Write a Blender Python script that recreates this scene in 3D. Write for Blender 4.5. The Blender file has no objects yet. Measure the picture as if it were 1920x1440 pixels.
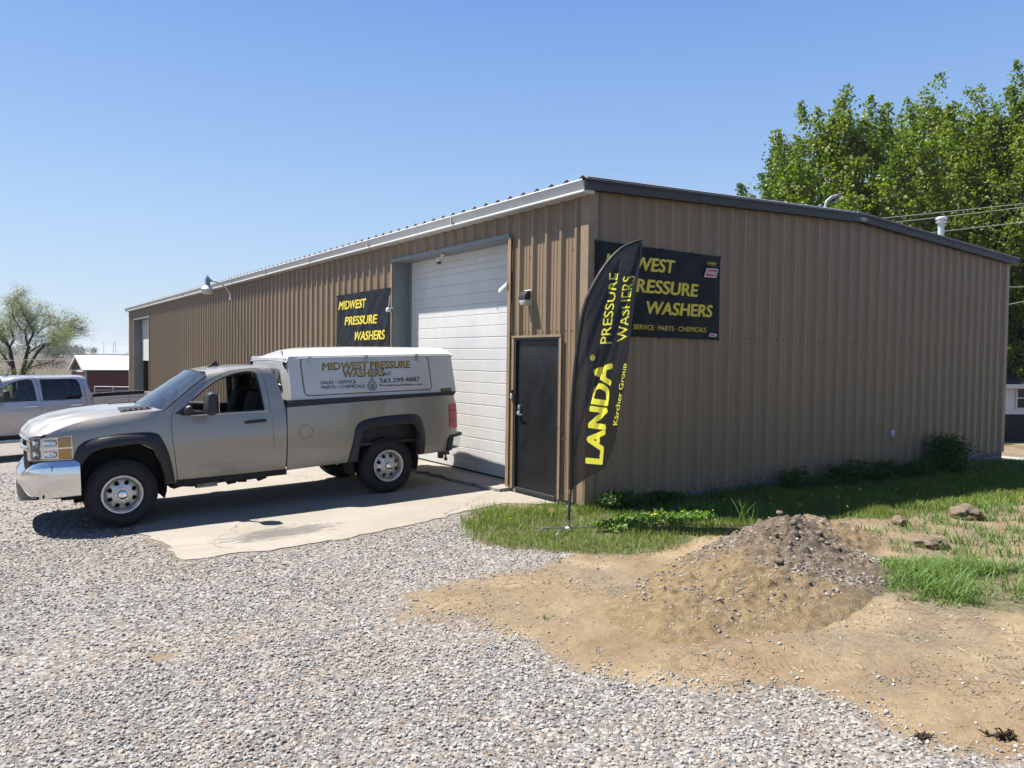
import bpy, bmesh, math, random
import numpy as np
from mathutils import Vector, Matrix

random.seed(7)
rng = np.random.default_rng(11)
SC = bpy.context.scene
COL = SC.collection
R = math.radians

# ------------------------------------------------------------------ camera
cam = bpy.data.cameras.new('camera')
cam_o = bpy.data.objects.new('camera', cam)
COL.objects.link(cam_o)
CAM = np.array([-6.3072, -7.3113, 1.79])
MR = np.array([[0.81678, 0.0067965, -0.576905], [-0.57679, 0.0327827, -0.816234], [0.013365, 0.999439, 0.0306965]])
m4 = Matrix.Identity(4)
for i in range(3):
    for j in range(3):
        m4[i][j] = MR[i][j]
    m4[i][3] = CAM[i]
cam_o.matrix_world = m4
cam.sensor_fit = 'HORIZONTAL'
cam.sensor_width = 36.0
cam.lens = 1443.0 / 1920.0 * 36.0
cam.clip_start = 0.05
cam.clip_end = 8000
SC.camera = cam_o

# ------------------------------------------------------------------ light
SUN_DIR = Vector((0.385, -0.43, -1.0)).normalized()          # the way the light travels
sun = bpy.data.lights.new('sun', 'SUN')
sun.energy = 5.0
sun.angle = R(0.55)
sun.color = (1.0, 0.94, 0.85)
sun_o = bpy.data.objects.new('sun', sun)
COL.objects.link(sun_o)
sun_o.rotation_euler = SUN_DIR.to_track_quat('-Z', 'Y').to_euler()
sun_o.location = (-8, 10, 25)

world = bpy.data.worlds.new('World')
SC.world = world
world.use_nodes = True
wn = world.node_tree
wn.nodes.clear()
sky = wn.nodes.new('ShaderNodeTexSky')
sky.sky_type = 'NISHITA'
sky.sun_disc = False
sky.sun_elevation = math.asin(-SUN_DIR.z)
sky.sun_rotation = math.atan2(-SUN_DIR.x, -SUN_DIR.y)
sky.altitude = 150
sky.air_density = 1.15
sky.dust_density = 0.25
sky.ozone_density = 3.0
bg = wn.nodes.new('ShaderNodeBackground')
bg.inputs['Strength'].default_value = 0.060
wo = wn.nodes.new('ShaderNodeOutputWorld')
# clear spring sky: the Nishita sky with the even blue of a humid morning over it
wc = wn.nodes.new('ShaderNodeTexCoord')
wsep = wn.nodes.new('ShaderNodeSeparateXYZ')
wn.links.new(wc.outputs['Generated'], wsep.inputs[0])
wr = wn.nodes.new('ShaderNodeValToRGB')
wn.links.new(wsep.outputs[2], wr.inputs['Fac'])
el = wr.color_ramp.elements
stops = [(0.0, (0.54, 0.66, 0.84)), (0.06, (0.51, 0.66, 0.86)), (0.16, (0.42, 0.61, 0.89)), (0.26, (0.31, 0.51, 0.87)), (0.42, (0.180, 0.360, 0.81)), (0.70, (0.10, 0.23, 0.60)), (1.0, (0.075, 0.18, 0.50))]
while len(el) < len(stops):
    el.new(0.5)
for e_, (p_, c_) in zip(el, stops):
    e_.position = p_
    e_.color = (*c_, 1)
wsc = wn.nodes.new('ShaderNodeVectorMath')
wsc.operation = 'SCALE'
wsc.inputs['Scale'].default_value = 6.0
wn.links.new(wr.outputs[0], wsc.inputs[0])
wmx = wn.nodes.new('ShaderNodeMix')
wmx.data_type = 'RGBA'
wmx.inputs[0].default_value = 0.82
wn.links.new(sky.outputs[0], wmx.inputs[6])
wn.links.new(wsc.outputs[0], wmx.inputs[7])
wn.links.new(wmx.outputs[2], bg.inputs['Color'])
wn.links.new(bg.outputs[0], wo.inputs['Surface'])

SC.view_settings.view_transform = 'Standard'
SC.view_settings.look = 'None'
SC.view_settings.exposure = 1.46
SC.view_settings.gamma = 1.0
SC.view_settings.use_curve_mapping = False
SC.render.engine = 'CYCLES'
SC.cycles.max_bounces = 8
SC.cycles.transparent_max_bounces = 12
SC.cycles.use_adaptive_sampling = True
SC.cycles.adaptive_threshold = 0.015
SC.cycles.caustics_reflective = False
SC.cycles.caustics_refractive = False
SC.cycles.use_denoising = True


# ------------------------------------------------------------------ materials
class NT:
    def __init__(s, name):
        s.m = bpy.data.materials.new(name)
        s.m.use_nodes = True
        s.t = s.m.node_tree
        s.t.nodes.clear()
        s.out = s.n('ShaderNodeOutputMaterial')

    def n(s, typ, **kw):
        nd = s.t.nodes.new(typ)
        for k, v in kw.items():
            setattr(nd, k, v)
        return nd

    def l(s, a, b):
        s.t.links.new(a, b)

    def put(s, sock, val):
        if isinstance(val, bpy.types.NodeSocket):
            s.l(val, sock)
        elif isinstance(val, tuple) and len(val) == 3:
            sock.default_value = (*val, 1.0) if sock.type == 'RGBA' else val
        else:
            sock.default_value = val

    def coord(s, kind='Object'):
        return s.n('ShaderNodeTexCoord').outputs[kind]

    def pos(s):
        return s.n('ShaderNodeNewGeometry').outputs['Position']

    def noise(s, vec, scale, detail=4, rough=0.55, out='Fac', dist=0.0):
        nd = s.n('ShaderNodeTexNoise')
        s.l(vec, nd.inputs['Vector'])
        nd.inputs['Scale'].default_value = scale
        nd.inputs['Detail'].default_value = detail
        nd.inputs['Roughness'].default_value = rough
        nd.inputs['Distortion'].default_value = dist
        return nd.outputs[out]

    def voro(s, vec, scale, feature='F1', out='Distance', rand=1.0):
        nd = s.n('ShaderNodeTexVoronoi', feature=feature)
        s.l(vec, nd.inputs['Vector'])
        nd.inputs['Scale'].default_value = scale
        nd.inputs['Randomness'].default_value = rand
        return nd.outputs[out]

    def ramp(s, fac, stops):
        nd = s.n('ShaderNodeValToRGB')
        s.l(fac, nd.inputs['Fac'])
        el = nd.color_ramp.elements
        while len(el) < len(stops):
            el.new(0.5)
        for e, (p, c) in zip(el, stops):
            e.position = p
            e.color = (*c, 1.0) if isinstance(c, tuple) else (c, c, c, 1.0)
        return nd.outputs['Color']

    def mix(s, fac, a, b, mode='MIX'):
        nd = s.n('ShaderNodeMix', data_type='RGBA', blend_type=mode)
        s.put(nd.inputs[0], fac)
        s.put(nd.inputs[6], a)
        s.put(nd.inputs[7], b)
        return nd.outputs[2]

    def math(s, op, a, b=None, c=None, clamp=False):
        nd = s.n('ShaderNodeMath', operation=op, use_clamp=clamp)
        s.put(nd.inputs[0], a)
        if b is not None:
            s.put(nd.inputs[1], b)
        if c is not None:
            s.put(nd.inputs[2], c)
        return nd.outputs[0]

    def mapr(s, v, a, b, c=0.0, d=1.0):
        nd = s.n('ShaderNodeMapRange')
        s.l(v, nd.inputs[0])
        for i, x in enumerate((a, b, c, d)):
            nd.inputs[i + 1].default_value = x
        return nd.outputs[0]

    def sep(s, vec):
        nd = s.n('ShaderNodeSeparateXYZ')
        s.l(vec, nd.inputs[0])
        return nd.outputs

    def scaled(s, vec, sx, sy, sz):
        nd = s.n('ShaderNodeMapping')
        s.l(vec, nd.inputs['Vector'])
        nd.inputs['Scale'].default_value = (sx, sy, sz)
        return nd.outputs[0]

    def attr(s, name, out='Fac'):
        return s.n('ShaderNodeAttribute', attribute_name=name).outputs[out]

    def bump(s, h, strength=0.3, dist=0.01, prev=None):
        nd = s.n('ShaderNodeBump')
        s.l(h, nd.inputs['Height'])
        nd.inputs['Strength'].default_value = strength
        nd.inputs['Distance'].default_value = dist
        if prev is not None:
            s.l(prev, nd.inputs['Normal'])
        return nd.outputs[0]

    def bsdf(s, base, rough=0.6, metal=0.0, normal=None, coat=0.0, coat_rough=0.05, spec=None, trans=None, ior=None, alpha=None):
        b = s.n('ShaderNodeBsdfPrincipled')
        s.put(b.inputs['Base Color'], base)
        s.put(b.inputs['Roughness'], rough)
        s.put(b.inputs['Metallic'], metal)
        if normal is not None:
            s.l(normal, b.inputs['Normal'])
        b.inputs['Coat Weight'].default_value = coat
        b.inputs['Coat Roughness'].default_value = coat_rough
        if spec is not None:
            b.inputs['Specular IOR Level'].default_value = spec
        if trans is not None:
            b.inputs['Transmission Weight'].default_value = trans
        if ior is not None:
            b.inputs['IOR'].default_value = ior
        return b.outputs[0]

    def done(s, shader):
        s.l(shader, s.out.inputs['Surface'])
        return s.m


def simple(name, base, rough=0.55, metal=0.0, vary=0.12, scale=6.0, bump=0.0, bscale=80.0, coat=0.0, spec=None, coat_rough=0.05):
    """one paint or plastic: colour with a little dirt and wear that belongs to the surface"""
    t = NT(name)
    c = t.coord()
    if metal < 0.5:
        base = tuple(x * 0.70 for x in base)
    f = t.noise(c, scale, 5, 0.6)
    lo = tuple(x * (1 - vary) for x in base)
    hi = tuple(min(1, x * (1 + vary)) for x in base)
    col = t.ramp(f, [(0.3, lo), (0.7, hi)])
    rg = t.mapr(t.noise(c, scale * 2.3, 3), 0.3, 0.7, max(0.02, rough - 0.06), min(1, rough + 0.06))
    nm = t.bump(t.noise(c, bscale, 3), bump, 0.004) if bump else None
    return t.done(t.bsdf(col, rg, metal, nm, coat, spec=spec, coat_rough=coat_rough))


M = {}
M['black_plastic'] = simple('black_plastic', (0.018, 0.019, 0.021), 0.45, bump=0.15, bscale=300)
M['flare_plastic'] = simple('flare_plastic', (0.014, 0.015, 0.017), 0.5, bump=0.2, bscale=350)
M['black_dull'] = simple('black_dull', (0.010, 0.010, 0.011), 0.9)
M['underbody'] = simple('underbody', (0.022, 0.019, 0.016), 0.85, vary=0.5, scale=9)
M['chrome'] = simple('chrome', (0.78, 0.78, 0.79), 0.07, 1.0, vary=0.03)
M['chrome_worn'] = simple('chrome_worn', (0.72, 0.72, 0.72), 0.13, 1.0, vary=0.06, bump=0.05, bscale=25)
M['alloy'] = simple('alloy', (0.60, 0.575, 0.53), 0.40, 0.65, vary=0.10, scale=10)
M['alloy_dark'] = simple('alloy_dark', (0.30, 0.29, 0.27), 0.4, 1.0)
M['steel'] = simple('steel', (0.42, 0.42, 0.43), 0.38, 1.0, vary=0.1)
M['galv'] = simple('galv', (0.55, 0.57, 0.58), 0.45, 0.7, vary=0.1, scale=14)
M['gold'] = simple('gold_vinyl', (0.52, 0.36, 0.035), 0.4)
M['ink'] = simple('ink_vinyl', (0.016, 0.017, 0.022), 0.45)
M['grey_vinyl'] = simple('grey_vinyl', (0.17, 0.20, 0.23), 0.4)
M['pale_vinyl'] = simple('pale_vinyl', (0.42, 0.46, 0.50), 0.4)
M['yellow_print'] = simple('yellow_print', (0.80, 0.66, 0.045), 0.55, vary=0.05)
M['white_print'] = simple('white_print', (0.75, 0.75, 0.75), 0.5, vary=0.04)
M['red_print'] = simple('red_print', (0.55, 0.02, 0.03), 0.5, vary=0.05)
M['blue_print'] = simple('blue_print', (0.03, 0.07, 0.35), 0.5, vary=0.05)
M['white_plastic'] = simple('white_plastic', (0.72, 0.72, 0.70), 0.4, vary=0.05)
M['grey_plastic'] = simple('grey_plastic', (0.30, 0.31, 0.32), 0.5)
M['amber'] = simple('amber_lens', (1.3, 0.60, 0.07), 0.25, vary=0.12, scale=60, coat=0.3)
M['red_lens'] = simple('red_lens', (0.50, 0.008, 0.016), 0.12, vary=0.2, scale=50, coat=0.7)
M['red_lens_dark'] = simple('red_lens_dark', (0.20, 0.004, 0.010), 0.14, coat=0.7)
M['lamp_silver'] = simple('lamp_silver', (0.62, 0.63, 0.65), 0.14, 0.95, vary=0.15, scale=9, bump=0.5, bscale=22, coat=1.0)
M['seat_cloth'] = simple('seat_cloth', (0.02, 0.021, 0.024), 0.9)
M['bark'] = simple('bark', (0.075, 0.060, 0.048), 0.95, vary=0.45, scale=14, bump=0.8, bscale=30)
M['bark_dark'] = simple('bark_dark', (0.055, 0.047, 0.042), 0.95, vary=0.4, scale=5, bump=0.6, bscale=20)


def car_paint(name, base, dirt, metal=0.5, rough=0.34):
    t = NT(name)
    c = t.coord()
    z = t.sep(c)[2]
    n = t.noise(c, 3.5, 6, 0.62)
    low = t.mapr(z, 0.95, 0.42, 0.0, 1.0)
    f = t.math('MULTIPLY', t.math('MULTIPLY', low, 0.55), t.mapr(n, 0.3, 0.75), clamp=True)
    f2 = t.math('ADD', f, t.mapr(t.noise(c, 9, 6, 0.7), 0.55, 0.85, 0.0, 0.10), clamp=True)
    fl = t.noise(c, 900, 2)
    b = t.mix(t.mapr(fl, 0.3, 0.7, 0, 0.25), base, tuple(min(1, x * 1.5) for x in base))
    col = t.mix(f2, b, dirt)
    rg = t.math('ADD', t.math('MULTIPLY', f2, 0.4), rough)
    mt = t.math('MULTIPLY', t.math('SUBTRACT', 1.0, f2), metal)
    wav = t.bump(t.noise(c, 2.2, 2), 0.06, 0.02)
    return t.done(t.bsdf(col, rg, mt, wav, coat=0.75, coat_rough=0.05))


M['paint_beige'] = car_paint('paint_beige', (0.265, 0.243, 0.208), (0.17, 0.145, 0.11), 0.38)
M['paint_silver'] = car_paint('paint_silver', (0.42, 0.415, 0.43), (0.22, 0.19, 0.17), 0.6, 0.30)
M['topper_white'] = simple('topper_white', (0.66, 0.67, 0.68), 0.22, vary=0.05, scale=3, coat=0.4)


def glass(name, tint, rough=0.02, clear=0.5, refl=1.0, ior=1.55):
    t = NT(name)
    tr = t.n('ShaderNodeBsdfTransparent')
    tr.inputs[0].default_value = (*tint, 1)
    gl = t.n('ShaderNodeBsdfGlossy')
    gl.inputs['Roughness'].default_value = rough
    c = t.coord()
    gl.inputs['Color'].default_value = (refl, refl, refl, 1)
    fr = t.n('ShaderNodeFresnel')
    fr.inputs['IOR'].default_value = ior
    mx = t.n('ShaderNodeMixShader')
    t.l(fr.outputs[0], mx.inputs[0])
    t.l(tr.outputs[0], mx.inputs[1])
    t.l(gl.outputs[0], mx.inputs[2])
    du = t.n('ShaderNodeBsdfDiffuse')
    du.inputs['Color'].default_value = (0.25, 0.25, 0.24, 1)
    m2 = t.n('ShaderNodeMixShader')
    t.l(t.mapr(t.noise(c, 4, 6, 0.7), 0.35, 0.8, 0.0, clear), m2.inputs[0])
    t.l(mx.outputs[0], m2.inputs[1])
    t.l(du.outputs[0], m2.inputs[2])
    return t.done(m2.outputs[0])


M['windscreen'] = glass('windscreen_glass', (0.36, 0.42, 0.43), 0.03, 0.16, ior=2.0)
M['side_glass'] = glass('side_glass', (0.80, 0.84, 0.82), 0.02, 0.02)
M['lens_glass'] = glass('lens_glass', (0.97, 0.97, 0.97), 0.01, 0.04)
M['dark_glass'] = glass('dark_glass', (0.035, 0.04, 0.045), 0.03, 0.03)


# ------------------------------------------------------------------ mesh helpers
def tag(o, label=None, cat=None, group=None, kind=None):
    if label: o['label'] = label
    if cat: o['category'] = cat
    if group: o['group'] = group
    if kind: o['kind'] = kind
    return o


def empty(name, loc=(0, 0, 0), rotz=0.0, mat=None):
    o = bpy.data.objects.new(name, None)
    o.empty_display_size = 0.2
    COL.objects.link(o)
    if mat is not None:
        o.matrix_world = mat
    else:
        o.location = loc
        o.rotation_euler = (0, 0, rotz)
    return o


def link(name, me, mats, parent=None):
    o = bpy.data.objects.new(name, me)
    for m in (mats if isinstance(mats, (list, tuple)) else [mats]):
        me.materials.append(m)
    COL.objects.link(o)
    if parent is not None:
        o.parent = parent
    return o


def obj(name, bm, mats, parent=None, smooth=True, angle=38, recalc=True, weld=1e-5):
    if weld:
        bmesh.ops.remove_doubles(bm, verts=bm.verts[:], dist=weld)
    if recalc:
        bmesh.ops.recalc_face_normals(bm, faces=bm.faces[:])
    me = bpy.data.meshes.new(name)
    bm.to_mesh(me)
    bm.free()
    me.polygons.foreach_set('use_smooth', [smooth] * len(me.polygons))
    if smooth:
        me.set_sharp_from_angle(angle=R(angle))
    return link(name, me, mats, parent)


def mesh_np(name, verts, faces, mats, parent=None, mi=None, smooth=False):
    verts = np.ascontiguousarray(verts, dtype=np.float32)
    faces = np.ascontiguousarray(faces, dtype=np.int32)
    k = faces.shape[1]
    me = bpy.data.meshes.new(name)
    me.vertices.add(len(verts))
    me.vertices.foreach_set('co', verts.ravel())
    me.loops.add(faces.size)
    me.loops.foreach_set('vertex_index', faces.ravel())
    me.polygons.add(len(faces))
    me.polygons.foreach_set('loop_start', np.arange(0, faces.size, k, dtype=np.int32))
    me.polygons.foreach_set('loop_total', np.full(len(faces), k, dtype=np.int32))
    if mi is not None:
        me.polygons.foreach_set('material_index', np.asarray(mi, dtype=np.int32))
    me.polygons.foreach_set('use_smooth', np.full(len(faces), smooth, dtype=bool))
    me.update(calc_edges=True)
    return link(name, me, mats, parent)


def box(bm, x0, x1, y0, y1, z0, z1, mi=0, bev=0.0, seg=2):
    vs = [bm.verts.new(p) for p in ((x0, y0, z0), (x1, y0, z0), (x1, y1, z0), (x0, y1, z0), (x0, y0, z1), (x1, y0, z1), (x1, y1, z1), (x0, y1, z1))]
    fs = [bm.faces.new([vs[i] for i in f]) for f in ((3, 2, 1, 0), (4, 5, 6, 7), (0, 1, 5, 4), (1, 2, 6, 5), (2, 3, 7, 6), (3, 0, 4, 7))]
    for f in fs:
        f.material_index = mi
    if bev:
        es = list({e for f in fs for e in f.edges})
        r = bmesh.ops.bevel(bm, geom=es, offset=bev, segments=seg, affect='EDGES', profile=0.5)
        for f in r['faces']:
            f.material_index = mi
    return vs


def hexa(bm, lo, hi, mi=0, bev=0.0):
    """solid between two quads of four points each"""
    a = [bm.verts.new(p) for p in lo]
    b = [bm.verts.new(p) for p in hi]
    fs = [bm.faces.new(a[::-1]), bm.faces.new(b)]
    for i in range(4):
        j = (i + 1) % 4
        fs.append(bm.faces.new((a[i], a[j], b[j], b[i])))
    for f in fs:
        f.material_index = mi
    if bev:
        es = list({e for f in fs for e in f.edges})
        r = bmesh.ops.bevel(bm, geom=es, offset=bev, segments=2, affect='EDGES', profile=0.5)
        for f in r['faces']:
            f.material_index = mi


def tube(bm, pts, rad, n=8, mi=0, caps=True):
    pts = [Vector(p) for p in pts]
    if not isinstance(rad, (list, tuple)):
        rad = [rad] * len(pts)
    rings = []
    prev = None
    for i, p in enumerate(pts):
        d = (pts[min(i + 1, len(pts) - 1)] - pts[max(i - 1, 0)]).normalized()
        if prev is None:
            ref = Vector((0, 0, 1)) if abs(d.z) < 0.9 else Vector((1, 0, 0))
            a = d.cross(ref).normalized()
        else:
            a = (prev - d * prev.dot(d)).normalized()
        prev = a
        b = d.cross(a)
        rings.append([bm.verts.new(p + (a * math.cos(t) + b * math.sin(t)) * rad[i]) for t in [2 * math.pi * k / n for k in range(n)]])
    for i in range(len(rings) - 1):
        for k in range(n):
            f = bm.faces.new((rings[i][k], rings[i][(k + 1) % n], rings[i + 1][(k + 1) % n], rings[i + 1][k]))
            f.material_index = mi
    if caps:
        for r in (rings[0][::-1], rings[-1]):
            f = bm.faces.new(r)
            f.material_index = mi


def lathe(bm, prof, n=32, axis='z', mi=0, at=(0, 0, 0)):
    """prof: (radius, height) pairs turned round an axis through the point at"""
    rings = []
    for r, h in prof:
        ring = []
        for k in range(n):
            t = 2 * math.pi * k / n
            c, s = r * math.cos(t), r * math.sin(t)
            p = {'z': (c, s, h), 'y': (c, h, s), 'x': (h, c, s)}[axis]
            ring.append(bm.verts.new((p[0] + at[0], p[1] + at[1], p[2] + at[2])))
        rings.append(ring)
    for i in range(len(rings) - 1):
        for k in range(n):
            q = [rings[i][k], rings[i][(k + 1) % n], rings[i + 1][(k + 1) % n], rings[i + 1][k]]
            try:
                f = bm.faces.new(q)
                f.material_index = mi
            except ValueError:
                pass
    return rings


def sheet(bm, P, mi=0, wrap=False):
    """grid of points P[i][j] to quads"""
    V = [[bm.verts.new(p) for p in row] for row in P]
    for i in range(len(V) - 1):
        m = len(V[i])
        for j in range(m if wrap else m - 1):
            k = (j + 1) % m
            f = bm.faces.new((V[i][j], V[i][k], V[i + 1][k], V[i + 1][j]))
            f.material_index = mi
    return V


def flat_region(outline, holes=(), step=0.06, bm=None):
    b = bmesh.new()
    es = []
    for loop in [outline] + list(holes):
        vs = [b.verts.new((x, y, 0)) for x, y in loop]
        for i in range(len(vs)):
            es.append(b.edges.new((vs[i], vs[(i + 1) % len(vs)])))
    bmesh.ops.triangle_fill(b, use_beauty=True, use_dissolve=False, edges=es)
    xs = [p[0] for p in outline]
    ys = [p[1] for p in outline]
    for ax, lo, hi in ((0, min(xs), max(xs)), (1, min(ys), max(ys))):
        c = lo + step
        while c < hi - 1e-4:
            co = [0, 0, 0]; no = [0, 0, 0]
            co[ax] = c; no[ax] = 1
            bmesh.ops.bisect_plane(b, geom=b.verts[:] + b.edges[:] + b.faces[:], dist=1e-6, plane_co=co, plane_no=no)
            c += step
    return b


def panel(outline, holes, step, fn, thick=0.0, mi=0, into=None):
    """a plate: 2D region laid on a curved surface by fn(a, b), given thickness inward"""
    b = flat_region(outline, holes, step)
    for v in b.verts:
        v.co = fn(v.co.x, v.co.y)
    if thick:
        bmesh.ops.recalc_face_normals(b, faces=b.faces[:])
        bmesh.ops.solidify(b, geom=b.faces[:], thickness=thick)
    for f in b.faces:
        f.material_index = mi
    if into is not None:
        join(into, b)
        return into
    return b


def join(dst, src):
    mp = {v: dst.verts.new(v.co) for v in src.verts}
    for f in src.faces:
        try:
            g = dst.faces.new([mp[v] for v in f.verts])
            g.material_index = f.material_index
        except ValueError:
            pass
    src.free()


def mirror_y(bm):
    """add the mirror image in y"""
    geom = bm.verts[:] + bm.edges[:] + bm.faces[:]
    r = bmesh.ops.duplicate(bm, geom=geom)
    vs = [g for g in r['geom'] if isinstance(g, bmesh.types.BMVert)]
    fs = [g for g in r['geom'] if isinstance(g, bmesh.types.BMFace)]
    for v in vs:
        v.co.y = -v.co.y
    bmesh.ops.reverse_faces(bm, faces=fs)


def flipped(bm):
    for v in bm.verts:
        v.co.y = -v.co.y
    bmesh.ops.reverse_faces(bm, faces=bm.faces[:])
    return bm


def lerp(a, b, t):
    return a + (b - a) * t


def interp(x, pts):
    return float(np.interp(x, [p[0] for p in pts], [p[1] for p in pts]))


def sstep(a, b, x):
    t = min(1, max(0, (x - a) / (b - a)))
    return t * t * (3 - 2 * t)


def smooth_line(pts, n):
    """resample a polyline to n points evenly, with Catmull-Rom rounding"""
    P = [np.array(p, float) for p in pts]
    out = []
    for i in range(len(P) - 1):
        p0 = P[max(i - 1, 0)]; p1 = P[i]; p2 = P[i + 1]; p3 = P[min(i + 2, len(P) - 1)]
        for t in np.linspace(0, 1, 12, endpoint=False):
            out.append(0.5 * ((2 * p1) + (-p0 + p2) * t + (2 * p0 - 5 * p1 + 4 * p2 - p3) * t ** 2 + (-p0 + 3 * p1 - 3 * p2 + p3) * t ** 3))
    out.append(P[-1])
    out = np.array(out)
    d = np.r_[0, np.cumsum(np.linalg.norm(np.diff(out, axis=0), axis=1))]
    s = np.linspace(0, d[-1], n)
    return np.stack([np.interp(s, d, out[:, k]) for k in range(out.shape[1])], 1)


_texts = {}


def text_geo(body, bold=0.0):
    """vertices and faces of a word, measured on its capitals: x 0..1, baseline 0, cap height 1"""
    key = (body, bold)
    thick, bold = bold, 0.0
    if key in _texts:
        return _texts[key]
    cu = bpy.data.curves.new('word', 'FONT')
    cu.body = body
    cu.offset = bold
    cu.resolution_u = 4
    o = bpy.data.objects.new('word', cu)
    COL.objects.link(o)
    dg = bpy.context.evaluated_depsgraph_get()
    me = bpy.data.meshes.new_from_object(o.evaluated_get(dg))
    co = np.array([v.co[:] for v in me.vertices])
    fs = [tuple(p.vertices) for p in me.polygons]
    bpy.data.meshes.remove(me)
    bpy.data.objects.remove(o)
    bpy.data.curves.remove(cu)
    cap = 0.729
    if thick:            # heavier strokes: the word printed over itself, each pass a hair proud of the last
        n0 = len(co)
        passes = [(0, 0), (thick, 0), (-thick, 0), (0, thick * 0.6), (0, -thick * 0.6), (thick * .6, thick * .4), (-thick * .6, -thick * .4)]
        allco, allf = [], []
        for k, (dx, dy) in enumerate(passes):
            allco.append(co + np.array([dx, dy, 0.0]) * np.array([1, 1, 0]) + np.array([0, 0, 0.0003 * k]))
            allf += [tuple(i + n0 * k for i in f) for f in fs]
        co, fs = np.concatenate(allco), allf
    co = co.copy()
    x0, x1 = co[:, 0].min(), co[:, 0].max()
    co[:, 0] = (co[:, 0] - x0) / (x1 - x0)
    co[:, 1] = co[:, 1] / cap
    _texts[key] = (co, fs)
    return _texts[key]


def letters(name, body, bl, br, tl, mat, parent, bold=0.02, grow=0.0):
    """flat printed word whose baseline runs bl -> br and whose capitals rise to tl"""
    co, fs = text_geo(body, bold)
    bl, br, tl = (np.array(p, float) for p in (bl, br, tl))
    nrm = np.cross(br - bl, tl - bl)
    nrm = nrm / np.linalg.norm(nrm)
    V = bl + co[:, :1] * (br - bl) + co[:, 1:2] * (tl - bl) + co[:, 2:3] * nrm
    me = bpy.data.meshes.new(name)
    me.from_pydata([tuple(p) for p in V], [], fs)
    return link(name, me, mat, parent)


# ------------------------------------------------------------------ lie of the land
def gz0(x, y):
    x = np.asarray(x, float); y = np.asarray(y, float)
    z = -0.07 + np.where(x < 0, 0.035 * np.maximum(x, -14), -0.016 * np.clip(x, 0, 12) - 0.075 * np.clip(x - 12, 0, 14))
    z = z - 0.043 * np.clip(y - 4, 0, 66)
    r = np.hypot(x, y)
    far = np.clip((r - 75) / 650.0, 0, 1)
    far = far * far * (3 - 2 * far)
    zf = 2.6
    return z * (1 - far) + zf * far


def gz(x, y):
    return float(gz0(x, y))


def vnoise(x, y, seed=0):
    """cheap smooth value noise on arrays"""
    xi = np.floor(x).astype(np.int64); yi = np.floor(y).astype(np.int64)
    xf = x - xi; yf = y - yi
    u = xf * xf * (3 - 2 * xf); v = yf * yf * (3 - 2 * yf)

    def h(a, b):
        n = (a * 374761393 + b * 668265263 + seed * 974711) & 0xFFFFFFFF
        n = ((n ^ (n >> 13)) * 1274126177) & 0xFFFFFFFF
        return ((n ^ (n >> 16)) & 0xFFFF) / 65535.0
    return (h(xi, yi) * (1 - u) + h(xi + 1, yi) * u) * (1 - v) + (h(xi, yi + 1) * (1 - u) + h(xi + 1, yi + 1) * u) * v


def fbm(x, y, seed=0, oct=4):
    s = 0; a = 0.5; t = 0
    for k in range(oct):
        s = s + a * vnoise(x * 2 ** k, y * 2 ** k, seed + k)
        t += a
        a *= 0.5
    return s / t


def poly_sd(x, y, poly):
    """signed distance to a polygon, negative inside"""
    P = np.array(poly, float)
    d = np.full(np.shape(x), 1e9)
    inside = np.zeros(np.shape(x), bool)
    for i in range(len(P)):
        a = P[i]; b = P[(i + 1) % len(P)]
        e = b - a
        t = np.clip(((x - a[0]) * e[0] + (y - a[1]) * e[1]) / (e @ e), 0, 1)
        d = np.minimum(d, np.hypot(x - a[0] - t * e[0], y - a[1] - t * e[1]))
        c = ((a[1] > y) != (b[1] > y))
        with np.errstate(divide='ignore', invalid='ignore'):
            xx = (b[0] - a[0]) * (y - a[1]) / (b[1] - a[1]) + a[0]
        inside ^= c & (x < xx)
    return np.where(inside, -d, d)


APRON = [(-4.57, 0.73), (-3.91, 0.58), (-3.26, 0.52), (-2.16, 0.66), (-1.34, 0.83), (-0.59, 0.90), (-0.03, 0.50), (-0.03, 7.0), (-4.8, 7.2), (-5.0, 4.4), (-4.85, 3.0), (-4.7, 2.12)]
DIRT = [(-3.6, -1.94), (-3.22, -1.67), (-2.74, -1.48), (-1.97, -1.5), (-1.35, -1.45), (0, -1.8), (2.5, -2.0), (6, -2.7), (9, -4), (9, -10), (-1.3, -10), (-2.15, -6.3), (-2.3, -5.66), (-2.41, -5.33), (-2.34, -4.87), (-2.51, -4.49), (-2.8, -4.05), (-3.01, -3.64), (-2.98, -2.95), (-3.26, -2.63), (-3.55, -2.25)]
GRASS = [(-1.73, 0.31), (-1.94, -0.59), (-1.8, -0.97), (-1.44, -1.39), (-1.06, -1.68), (-0.62, -1.91), (0.26, -1.8), (1.3, -2.0), (2.6, -1.95), (3.1, -2.37), (3.94, -2.42), (5.6, -2.63), (9, -3.2), (14, -3.4), (14, -0.6), (11.9, 0.2), (0, 0.1), (-0.1, 0.45), (-0.6, 0.75), (-1.2, 0.70)]
GRASS2 = [(0.42, -3.35), (-0.16, -3.79), (-0.27, -4.21), (-0.13, -4.54), (0.21, -4.85), (0.8, -5.0), (1.7, -4.8), (2.2, -4.1), (1.57, -3.7), (1.09, -3.45)]
MOUND_C = (-0.15, -2.9)
# ------------------------------------------------------------------ ground sheet
def spaced(lo, hi, a, b, fine, growth=1.12):
    """coordinates fine between a and b, widening outward"""
    c = list(np.arange(a, b + 1e-6, fine))
    s = fine
    while c[-1] < hi:
        s *= growth
        c.append(c[-1] + s)
    s = fine
    while c[0] > lo:
        s *= growth
        c.insert(0, c[0] - s)
    return np.array(c)


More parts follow.
